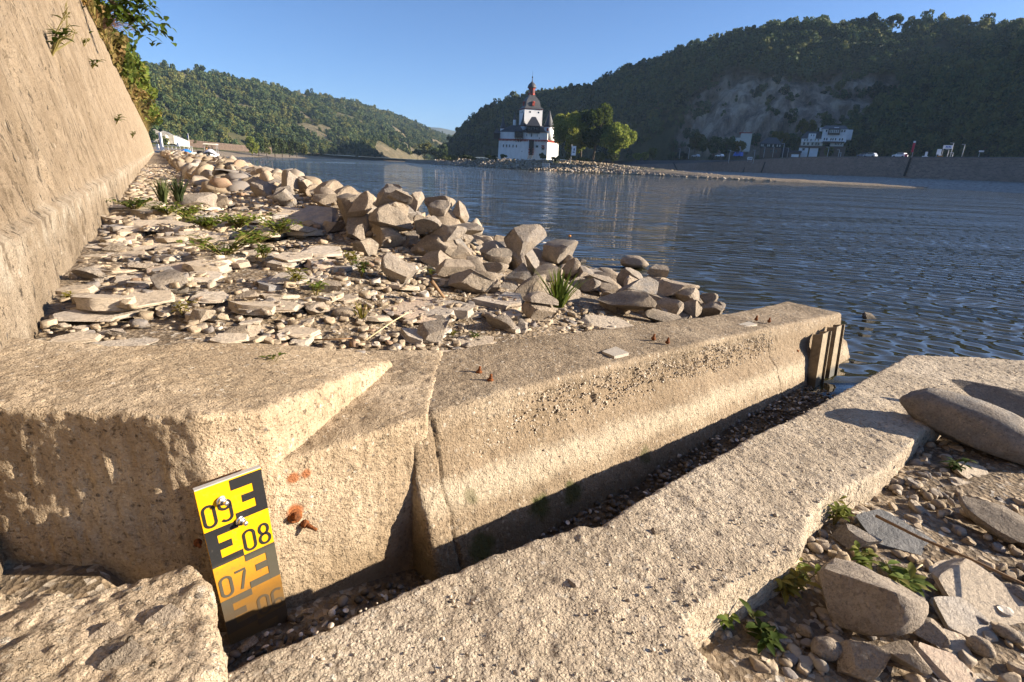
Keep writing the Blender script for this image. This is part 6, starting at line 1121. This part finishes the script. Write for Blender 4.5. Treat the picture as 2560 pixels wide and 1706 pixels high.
tag(rw.build('railway_wall', m_quay), 'low brown railway wall under the left hillside', 'wall')
P = []
for i in range(420): f = rr.random(); Y = 150 + 380 * f ** 1.3; q = at_y(385 + 330 * f + rr.uniform(-20, 20), 380, Y); P.append((q.x - rr.uniform(4, 60), q.y, rr.uniform(3.0, 5.2)))
S = [(s * rr.uniform(0.8, 1.4), s * rr.uniform(0.8, 1.4), s) for s in (rr.uniform(0.8, 2.3) for _ in P)]; forest('bank_bushes', P, S, 'bushes and scrub along the railway bank')
# ------------------------------------------------------------------ weeds, grass, shells, twigs
def blade_leaf(base, d, ln, wd, r, droop=0.35, fold=0.25):
    """a pointed leaf of eight faces, folded along the midrib and drooping"""
    d = Vector(d).normalized(); side = d.cross(Vector((0, 0, 1)))
    side = (side if side.length > 0.1 else Vector((1, 0, 0))).normalized(); up = side.cross(d).normalized(); vs2 = []
    for i, (f, w_) in enumerate(((0, 0.08), (0.25, 0.8), (0.5, 1.0), (0.78, 0.6), (1.0, 0.02))):
        c_ = Vector(base) + d * (ln * f) - Vector((0, 0, 1)) * (droop * ln * f * f); vs2 += [c_ - side * wd * w_ * 0.5 + up * fold * wd * w_ * 0.5, c_, c_ + side * wd * w_ * 0.5 + up * fold * wd * w_ * 0.5]
    return vs2, [(3 * i + k, 3 * i + k + 1, 3 * i + k + 4, 3 * i + k + 3) for i in range(4) for k in (0, 1)]
m_stem = plain('green_stem', (0.16, 0.13, 0.04), 0.7, 0.2, 8)
def weed(loc, h, n, leaf, label, group, seed, spread=0.6, name='weed', mat=None, lean=(0, 0, 0)):
    r = random.Random(seed); o = empty(name, loc, 0, label, 'plant', group); st, lv = MB(), MB()
    for i in range(n):
        a = r.uniform(0, 6.28); s = spread * r.uniform(0.3, 1.0); hh = h * r.uniform(0.5, 1.0); top_ = Vector((math.cos(a) * hh * s, math.sin(a) * hh * s, hh)) + Vector(lean) * hh; mid = top_ * 0.5 + Vector((0, 0, hh * 0.12))
        st.tube([(0, 0, -0.01), mid, top_], [leaf * 0.05, leaf * 0.04, leaf * 0.02], 4)
        for j in range(r.randint(4, 7)):
            f = r.uniform(0.25, 1.0); b_ = mid * (2 * f) if f < 0.5 else mid.lerp(top_, 2 * f - 1); an = r.uniform(0, 6.28); lv.add(*blade_leaf(b_, (math.cos(an), math.sin(an), r.uniform(0.1, 0.9)), leaf * r.uniform(0.6, 1.1), leaf * r.uniform(0.28, 0.42), r))
    st.build('stems', m_stem, o); lv.build('leaves', mat or m_weed, o, True); return o
def on_ground(px, py, near=False):
    d_ = pray(px, py); t_ = 0.6
    while t_ < 40:
        p = Vector((0, 0, CAM_H)) + d_ * t_; z0 = near_z(p.x, p.y) if near else min(h_at(p.x, p.y), float(ground_z(p.x, p.y)) + 0.1)
        if p.z < z0: return Vector((p.x, p.y, z0))
        t_ += 0.005 + t_ * 0.002
    return p
m_carpet = leaf_mat('fresh_weed_leaves', [(0.09, 0.15, 0.02), (0.15, 0.23, 0.03), (0.22, 0.29, 0.04), (0.28, 0.28, 0.06)], 0.4)
WG = 'weeds beside the slab'
for i, (px, py, h, n, lf, lb) in enumerate([(2385, 1185, 0.07, 6, 0.045, 'bright green weed under the rounded boulder'), (2085, 1310, 0.09, 8, 0.045, 'leafy weed growing from the slab edge above the dark slate'), (2150, 1425, 0.08, 7, 0.045, 'weed behind the craggy rock'), (2250, 1500, 0.10, 6, 0.06, 'broad-leaved weed at the right foot of the craggy rock'),
    (1960, 1500, 0.09, 9, 0.05, 'bushy weed at the left foot of the craggy rock'), (1800, 1565, 0.06, 7, 0.045, 'low weed spreading over the slab corner'), (1910, 1620, 0.06, 6, 0.05, 'lowest weed, over the brown pebble'), (2000, 1470, 0.09, 5, 0.04, 'thin weed just above the bushy one')]):
    weed(on_ground(px, py, True), h, n, lf, lb, WG, 30 + i, 0.8)
for i, (px, py, h, n, lf, lb) in enumerate([(1060, 912, 0.035, 5, 0.030, 'small green weed at the abutment end of the beam'), (1190, 850, 0.04, 4, 0.03, 'small weed by the three-cornered stone'), (1130, 845, 0.03, 4, 0.025, 'tiny weed beside the mortar lump'), (905, 690, 0.09, 10, 0.05, 'green weed clump under the flat-faced boulder'), (880, 665, 0.08, 8, 0.05, 'weed clump left of the flat-faced boulder'),
    (745, 725, 0.08, 8, 0.05, 'weed by the grey rounded stone'), (790, 740, 0.07, 6, 0.045, 'weed right of the grey rounded stone'), (560, 640, 0.12, 24, 0.06, 'tall weed clump in the middle of the litter'), (640, 610, 0.10, 26, 0.06, 'weed clump beyond the tall one'), (700, 590, 0.10, 24, 0.06, 'weed clump at the inland foot of the pile'), (520, 575, 0.10, 30, 0.065, 'long green weed patch on the path'), (470, 560, 0.10, 26, 0.065, 'weed patch left on the path'), (600, 575, 0.10, 28, 0.065, 'weed patch right on the path'), (660, 655, 0.09, 8, 0.06, 'weed between pale slates'), (340, 525, 0.11, 30, 0.07, 'green weed patch against the wall foot'),
    (420, 540, 0.10, 26, 0.07, 'weed patch between wall foot and path'), (170, 750, 0.03, 5, 0.028, 'tiny weed in the dark litter by the wall'), (455, 785, 0.05, 5, 0.035, 'weed between the layered slate and rough stone'), (970, 700, 0.07, 6, 0.04, 'weed at the corner of the flat-faced boulder'), (1075, 690, 0.06, 4, 0.04, 'weed sprouting between pile boulders'), (680, 930, 0.05, 4, 0.03, 'weed by the oval stone shadow')]):
    weed(on_ground(px, py), h, n, lf, lb, 'weeds in the slate litter', 60 + i, 0.9 if n < 20 else 2.6, mat=m_carpet if n > 20 else None)
def tuft(loc, h, n, label, seed, mat, group=None, spread=0.35, wd=0.006):
    r = random.Random(seed); o = empty('grass_tuft', loc, 0, label, 'grass', group); m = MB()
    for i in range(n):
        a = r.uniform(0, 6.28); s = spread * r.random(); hh = h * r.uniform(0.55, 1); b_ = Vector((math.cos(a), math.sin(a), 0)) * h * 0.12 * r.random(); d = Vector((math.cos(a) * s, math.sin(a) * s, 1)); sd = Vector((-math.sin(a), math.cos(a), 0)) * wd; vs2 = []
        for f, w_ in ((0, 1), (0.4, 0.9), (0.75, 0.6), (1, 0.05)): c_ = b_ + d * hh * f + Vector((math.cos(a), math.sin(a), -0.6)) * (s * hh * 0.5 * f * f); vs2 += [c_ - sd * w_, c_ + sd * w_]
        m.add(vs2, [(0, 1, 3, 2), (2, 3, 5, 4), (4, 5, 7, 6)])
    m.build('blades', mat, o); return o
p = at_z(1395, 768, 0.52); tuft(p, 0.24, 80, 'bright green grass tuft among the stones behind the beam', 3, m_weed, None, 0.5, 0.007)
tuft(on_ground(410, 510), 0.30, 90, 'dry olive grass tuft on the path beside the wall', 4, m_shrub, None, 0.4, 0.007); tuft(on_ground(450, 515), 0.26, 70, 'second dry grass tuft on the path', 5, m_shrub, None, 0.4, 0.007); tuft(on_ground(905, 800), 0.09, 24, 'small grass tuft behind the oval stone', 6, m_weed, None, 0.6, 0.003)
# river wall: plants on its face and along its top
def on_wall(px, py):
    d_ = pray(px, py); nx, ny = WN; A = d_.x * nx + d_.y * ny + BATTER * d_.z; B = -(WP[0] * nx + WP[1] * ny) + BATTER * (CAM_H - 1.0) + 0.041; return Vector((0, 0, CAM_H)) + d_ * (-B / A)
wl = (0.5, 0.3, 0)
weed(on_wall(128, 140), 0.30, 7, 0.11, 'leafy plant rooted in the face of the river wall', 'plants on the river wall', 7, 0.5, 'wall_plant', m_weed, wl); pw = on_wall(126, 135)
hs = empty('wall_stalk', pw, 0, 'tall thin flower stalks rising from the wall plant', 'plant', 'plants on the river wall'); m = MB()
for tx, ty in ((130, 5), (152, 70)):
    e = on_wall(tx, ty) - pw + Vector((WN[0], WN[1], 0)) * 0.12; m.tube([(0, 0, 0), e * 0.5 + Vector((0.05, 0.02, 0)), e], [0.008, 0.006, 0.003], 5)
    for f in (0.35, 0.5, 0.62, 0.75, 0.86, 0.95): m.tube([e * f, e * f + Vector((rr.uniform(-.06, .1), rr.uniform(-.05, .05), 0.06))], [0.004, 0.002], 4)
m.build('stalks', m_stem, hs)
for i, (px, py, lb) in enumerate([(160, 50, 'small sprig high on the river wall'), (210, 115, 'sprig on the wall below its rounded top'), (230, 170, 'pale sprig halfway along the wall edge'), (290, 310, 'sprig in the far part of the wall face'), (330, 345, 'last sprig at the far end of the wall face')]):
    p = on_wall(px, py); weed(p, 0.10 + 0.02 * i, 4, 0.07 + 0.02 * i, lb, 'plants on the river wall', 90 + i, 0.8, 'wall_plant', m_weed, wl)
def wtop(t, q): return Vector((WP[0] + WD[0] * t + WN[0] * q, WP[1] + WD[1] * t + WN[1] * q, 4.42))
Vs, Fs, n0 = [], [], 0
for i in range(15000):      # long dry grass hanging over the wall head
    t = 7 + rr.random() ** 1.9 * 125; p = wtop(t, rr.uniform(-1.5, -0.42)); h = rr.uniform(0.25, 0.95) * (0.6 + 0.4 * math.sin(t * 1.7)) * (1 + t * 0.015); a = rr.uniform(0, 6.28); ln = Vector((math.cos(a) * 0.4 + WN[0] * 0.6, math.sin(a) * 0.4 + WN[1] * 0.6, 0)) * h * rr.uniform(0.1, 0.9); sd = Vector((-math.sin(a), math.cos(a), 0)) * 0.012 * (1 + t * 0.02)
    for f, w_ in ((0, 1), (0.5, 0.8), (1, 0.1)): c_ = p + Vector((0, 0, h * f * (1 - 0.35 * f))) + ln * f * f; Vs += [c_ - sd * w_, c_ + sd * w_]
    Fs += [(n0, n0 + 1, n0 + 3, n0 + 2), (n0 + 2, n0 + 3, n0 + 5, n0 + 4)]; n0 += 6
m_wg = leaf_mat('wall_grass_blades', [(0.09, 0.10, 0.02), (0.17, 0.15, 0.04), (0.27, 0.20, 0.08), (0.22, 0.13, 0.05)], 0.35)
o = link('wall_grass', mesh_np('wall_grass', np.array([tuple(v) for v in Vs]), np.array(Fs), False), m_wg); tag(o, 'long dry grass along the head of the wall', kind='stuff')
for i, (t, h, rx, mt, lb) in enumerate([(15, 1.1, 0.6, m_wg, 'straw-coloured bush overhanging the wall beneath the leafy branch'), (19, 1.3, 0.8, m_wg, 'brownish bush on the wall head'), (24, 1.5, 0.9, m_wg, 'dry tangled bush on the wall head before the far bend'), (30, 2.8, 1.4, m_poplar, 'dark green climbing bush on the wall head'), (37, 2.6, 1.4, m_weed, 'yellow-green bush at the far end of the wall'), (45, 2.2, 1.6, m_wg, 'straw bush after the long yellow-green one'), (55, 3.2, 2.0, m_poplar, 'dark bush in the far part of the wall head'), (66, 3.4, 2.2, m_wg, 'pale grassy bush in the far part of the wall head'), (80, 4.5, 2.6, m_weed, 'bright bush near the end of the wall'), (98, 5, 3.0, m_autumn, 'yellowish bush next to last on the wall'), (122, 6, 3.6, m_weed, 'last bush where the wall runs out of sight'), (11, 1.0, 0.7, m_autumn, 'low scrub on the nearest visible wall head')]):
    p = wtop(t, -0.75); p.z -= 0.35; tree(p, h, rx, lb, 'bushes on the wall head', mt, 1600, 150 + i, 0.09 + 0.012 * i, 'wall_bush', 0.0, 12, 'bush')
p = at_y(262, -10, 12.6); tb = wtop(13.6, -1.2); o = empty('overhanging_tree', tb, 0, 'dark leafy tree leaning over the wall head', 'tree'); rel = p - tb; tm = MB(); tm.tube([(0, 0, -0.4), rel * 0.5 + Vector((-0.2, 0, 0.3)), rel, rel + Vector((0.75, 0.1, -0.55))], [0.09, 0.07, 0.05, 0.015], 7); tm.tube([rel * 0.6, rel + Vector((0.1, 0.2, 0.9))], [0.05, 0.02], 6); tm.tube([rel, rel + Vector((0.55, -0.1, 0.25))], [0.04, 0.01], 5); tm.build('trunk', m_bark, o, True)
lv = MB(); rl = random.Random(9)
for i in range(620):
    k_ = rl.random(); c_ = rel + Vector((0.78, 0.1, -0.55)) * k_ * 1.05 + Vector((rl.gauss(0, 0.17), rl.gauss(0, 0.2), rl.gauss(0.12, 0.2))) if i % 2 else rel + Vector((rl.gauss(0.15, 0.33), rl.gauss(0.1, 0.3), rl.gauss(0.5, 0.42))); a = rl.uniform(0, 6.28); lv.add(*blade_leaf(c_, (math.cos(a), math.sin(a), rl.uniform(-0.5, 0.3)), rl.uniform(0.10, 0.17), rl.uniform(0.08, 0.12), rl, 0.5))
m_dl = leaf_mat('dark_broad_leaves', [(0.02, 0.045, 0.008), (0.035, 0.07, 0.012), (0.06, 0.10, 0.015)], 0.3); lv.build('leaves', m_dl, o, True)
p = wtop(19, -0.6); o = empty('bare_bush', p, 0, 'leafless reddish bush sticking out over the wall head', 'bush'); m = MB()
for i in range(46):
    a = rl.uniform(-0.6, 1.5); d = Vector((math.cos(a), math.sin(a) * 0.6, rl.uniform(0.0, 0.9))) * rl.uniform(0.7, 1.5); m.tube([(0, 0, 0), d * 0.5 + Vector((0, 0, 0.12)), d], [0.012, 0.008, 0.003], 4)
    for j in range(3): e = d * rl.uniform(0.4, 0.9); m.tube([e, e + Vector((rl.uniform(-.2, .3), rl.uniform(-.2, .2), rl.uniform(-.1, .25)))], [0.006, 0.002], 4)
m.build('twigs', plain('red_twigs', (0.17, 0.10, 0.07), 0.8, 0.2, 4), o)
# shells and stones in the trench
k = NT('clam_shell', 0.35, 0.5); g = k.obj(); k.out(k.ramp(k.noise(k.scale(g, (1, 3, 1)), 3.0, 3), [(0.3, (0.30, 0.28, 0.27)), (0.6, (0.62, 0.60, 0.58)), (0.8, (0.75, 0.74, 0.72))])); m_shell = k.mat
m_shelld = plain('dark_clam_shell', (0.11, 0.095, 0.085), 0.35, 0.4, 3, spec=0.5)
G = []
for i in range(7):
    f = i / 6; G.append([(math.cos(a) * math.sin(f * 1.5) * (1 - 0.12 * math.cos(a) ** 2), math.sin(a) * math.sin(f * 1.5) * 0.85 + 0.15 * f, math.cos(f * 1.5) * 0.45 + 0.012 * math.sin(a * 14) * f) for a in np.linspace(0, 2 * math.pi, 22)])
shell_me = grid_mesh('shell', np.array(G)); shell_me.materials.append(m_shell); shell_md = shell_me.copy(); shell_md.materials.clear(); shell_md.materials.append(m_shelld)
rs = random.Random(21)
def tz(s): return float(floor_z(s))
for i in range(95):
    u_ = rs.random(); s = rs.uniform(0.0, 0.45) if u_ < 0.6 else rs.uniform(0.45, 3.2); n = rs.uniform(0.04, 0.27) if s < 0.5 else rs.uniform(0.12, 0.33); p = SN(s, n); r_ = rs.uniform(0.006, 0.0125); up_ = rs.random() < 0.4; whi = rs.random() < 0.5
    z0 = tz(s) + 0.018 + r_ * 0.3 + 0.012 * rs.random()
    put_rock('clam_shell', shell_me if whi else shell_md, (p.x, p.y, z0), (r_, r_, r_), ((math.pi if up_ else 0) + rs.uniform(-0.7, 0.7), rs.uniform(-0.7, 0.7), rs.uniform(0, 6)), f"{'white' if whi else 'dark'} clam shell {'at the foot of the gauge board' if s < 0.5 else 'in the dark trench along the beam'}", 'shell', f"{'white' if whi else 'dark'} shells {'by the gauge' if s < 0.5 else 'along the trench'}")
items = []
for i in range(2600):
    s = rs.uniform(-0.15, 3.9); n = rs.uniform(0.0, 0.42); p = SN(s, n); a = rs.uniform(0.004, 0.014) * (1.4 if rs.random() < 0.1 else 1); items.append((p.x, p.y, tz(s) + 0.012 + a * 0.2, a, a * rs.uniform(.5, .9), a * rs.uniform(.3, .7), rs.uniform(-.4, .4), rs.uniform(-.4, .4), rs.uniform(0, 3), rs.randrange(5)))
k = NT('trench_grit', 0.55, 0.4); g = k.pos(); m_grit = k.out(k.ramp(k.island(), [(0.0, (0.03, 0.026, 0.022)), (0.5, (0.075, 0.062, 0.05)), (0.85, (0.15, 0.13, 0.11)), (0.97, (0.4, 0.38, 0.35))]))
mass('trench_pebbles', LOWR, items, m_grit, label='dark wet grit and pebbles in the trench')
for px, py, sz, lb in ((598, 1575, 0.022, 'grey stone lying against the foot of the gauge board'), (620, 1615, 0.024, 'second grey stone below the gauge foot'), (770, 1530, 0.016, 'small stone among the shells')):
    p = at_z(px, py, 0.14); put_rock('stone', BOULD[4], p, (sz, sz * 0.8, sz * 0.6), (0.3, 0.2, px), lb, 'stone')
# straws and sticks
def stick(pts, r_, mat, label, group=None):
    c0 = Vector(pts[0]); m = MB().tube([Vector(q) - c0 for q in pts], [r_ * (1 - 0.5 * i / len(pts)) for i in range(len(pts))], 5); o = m.build('stick', mat, None, True); o.location = c0; tag(o, label, 'stick', group)
m_straw = plain('straw', (0.55, 0.42, 0.24), 0.7, 0.15, 20); m_twig = plain('twig', (0.20, 0.12, 0.06), 0.8, 0.2, 20)
zs = lambda px, py: at_z(px, py, 0.272)
stick([zs(2025, 1141), zs(2075, 1140), zs(2122, 1118)], 0.0035, m_straw, 'pale bent straw lying on the slab')
stick([at_z(2190, 1290, 0.27), at_z(2300, 1345, 0.28), at_z(2420, 1395, 0.28), at_z(2560, 1460, 0.29)], 0.005, m_twig, 'long brown stem lying across the gravel')
stick([at_z(1960, 1440, 0.28), at_z(1985, 1410, 0.30), at_z(1998, 1403, 0.30)], 0.003, m_straw, 'short dry stalk above the bushy weed'); stick([at_z(2270, 1450, 0.27), at_z(2285, 1425, 0.30), at_z(2306, 1412, 0.31)], 0.003, m_straw, 'dry forked stalk by the broad-leaved weed')
stick([at_z(915, 850, 0.64), at_z(980, 805, 0.66), at_z(1020, 782, 0.68)], 0.003, m_straw, 'thin straw lying before the largest slab'); stick([at_z(785, 850, 0.66), at_z(840, 848, 0.66), at_z(880, 846, 0.66)], 0.0035, m_twig, 'reddish twig lying along the abutment top'); stick([at_z(1080, 705, 0.72), at_z(1095, 725, 0.66), at_z(1110, 745, 0.62)], 0.011, m_twig, 'short piece of driftwood against the dark leaning boulder')
stick([at_z(1790, 1480, 0.28), at_z(1730, 1420, 0.31), at_z(1660, 1455, 0.33)], 0.0025, m_twig, 'thin dark twig across the slab corner')
for px, py, lb in ((1640, 1330, 'small dark stone on the slab'), (1435, 1460, 'tiny stone on the slab by the trench'), (2310, 1150, 'pale pebble at the slab edge')):
    p = at_z(px, py, sl_z(*tuple(at_z(px, py, 0.3))[:2]) + 0.006); put_rock('stone', BOULD[7], p, (0.014, 0.011, 0.009), (0.1, 0.2, px), lb, 'stone')
for px, py, lb in ((1262, 583, None),): pass
p = at_z(1424, 593, 0.0); o = put_rock('float', ROUND[2], (p.x, p.y, 0.02), (0.028, 0.025, 0.02), (0, 0, 0), 'small orange float drifting on the river', 'float'); me_ = o.data.copy(); me_.materials.clear(); me_.materials.append(m_orange); o.data = me_
for px, py, sz, lb in ((1395, 645, 0.17, 'dark weedy stone just breaking the water'), (1450, 655, 0.12, 'second dark stone in the shallow water'), (2175, 795, 0.10, 'flat dark stone awash beyond the beam end')):
    p = at_z(px, py, 0.0); put_rock('stone', BL[3], (p.x, p.y, -0.005), (sz, sz * 0.7, 0.045), (0, 0, px), lb, 'stone')

# ------------------------------------------------------------------ haze
k = bpy.data.materials.new('valley_haze'); k.use_nodes = True; t = k.node_tree; t.nodes.remove(t.nodes['Principled BSDF']); pv = t.nodes.new('ShaderNodeVolumePrincipled'); pv.inputs['Density'].default_value = 0.00009; pv.inputs['Color'].default_value = (0.50, 0.72, 1.0, 1); pv.inputs['Anisotropy'].default_value = 0.0
t.links.new(pv.outputs[0], t.nodes['Material Output'].inputs['Volume'])
tag(MB().box((0, 3000, 184), (6900, 6300, 374)).build('haze', k), 'thin blue evening haze in the valley', kind='stuff')

# ------------------------------------------------------------------ labels of the many stones: what each lies beside
marks = [o for o in COL.objects if o.get('landmark')]; CUT = (' at ', ' in ', ' on ', ' beside ', ' behind ', ' below ', ' lying', ' leaning', ' standing', ' tucked', ' under ', ' left ', ' right ', ' between', ' with ', ' facing', ' touching', ' by ', ' near', ' close', ' cut ', ' beyond', ' among', ' along', ' across', ' casting', ' of the', ',', ' wedged', ' shaded', ' just', ' tilted at', ' from')
def short(l):
    k_ = min([l.find(c_) for c_ in CUT if l.find(c_) > 8] + [len(l)]); return l[:k_]
names = {}
for m_ in marks: names.setdefault(short(m_['label']), []).append(m_)
uniq = {v[0].name: k_ for k_, v in names.items() if len(v) == 1}; marks = [m_ for m_ in marks if m_.name in uniq]
ordn = lambda i: ['', 'second ', 'third ', 'fourth ', 'fifth ', 'sixth ', 'seventh ', 'eighth ', 'ninth ', 'tenth '][i] if i < 10 else f'{i + 1}th '
auto = [o for o in COL.objects if o.name.split('.')[0] in ('slate_piece', 'stone', 'riprap_boulder') and o.get('group') and o.parent is None and not o.get('landmark')]; seen = {}
for o in sorted(auto, key=lambda o: o.location.y):
    m_ = min(marks, key=lambda q: (q.location - o.location).length); d = o.location - m_.location; vx = Vector((o.location.x, o.location.y, 0)).normalized(); rt = d.x * vx.y - d.y * vx.x; fw = d.x * vx.x + d.y * vx.y
    rel_ = ('right of' if rt > 0 else 'left of') if abs(rt) > abs(fw) else ('beyond' if fw > 0 else 'in front of'); sz = o['label'].split(' ')[0]; kd = 'flat slate' if 'slate' in o.name else ('angular boulder' if 'riprap' in o.name else 'chunky stone')
    if d.length > 1.6:
        key = f"{sz} {kd} up the receding riprap"; i_ = seen.get(key, 0); seen[key] = i_ + 1; o['label'] = f"{ordn(i_)}{sz} {kd} up the receding riprap, counted from the pile"
    else:
        key = f"{sz} {kd} {rel_} the {uniq[m_.name]}"; i_ = seen.get(key, 0); seen[key] = i_ + 1; o['label'] = f"{ordn(i_)}{key}"
cnt_ = {}
for o in sorted([o for o in COL.objects if o.name.split('.')[0] == 'clam_shell'], key=lambda o: to_sn(o.location)[0]):
    g_ = o['group']; i_ = cnt_.get(g_, 0); cnt_[g_] = i_ + 1; o['label'] = f"{ordn(i_) if i_ else 'first '}{'white' if 'white' in g_ else 'dark'} clam shell {'along the gauge foot, counted from the lump' if 'gauge' in g_ else 'down the trench, counted from the gauge'}"
for o in COL.objects:
    if 'landmark' in o: del o['landmark']
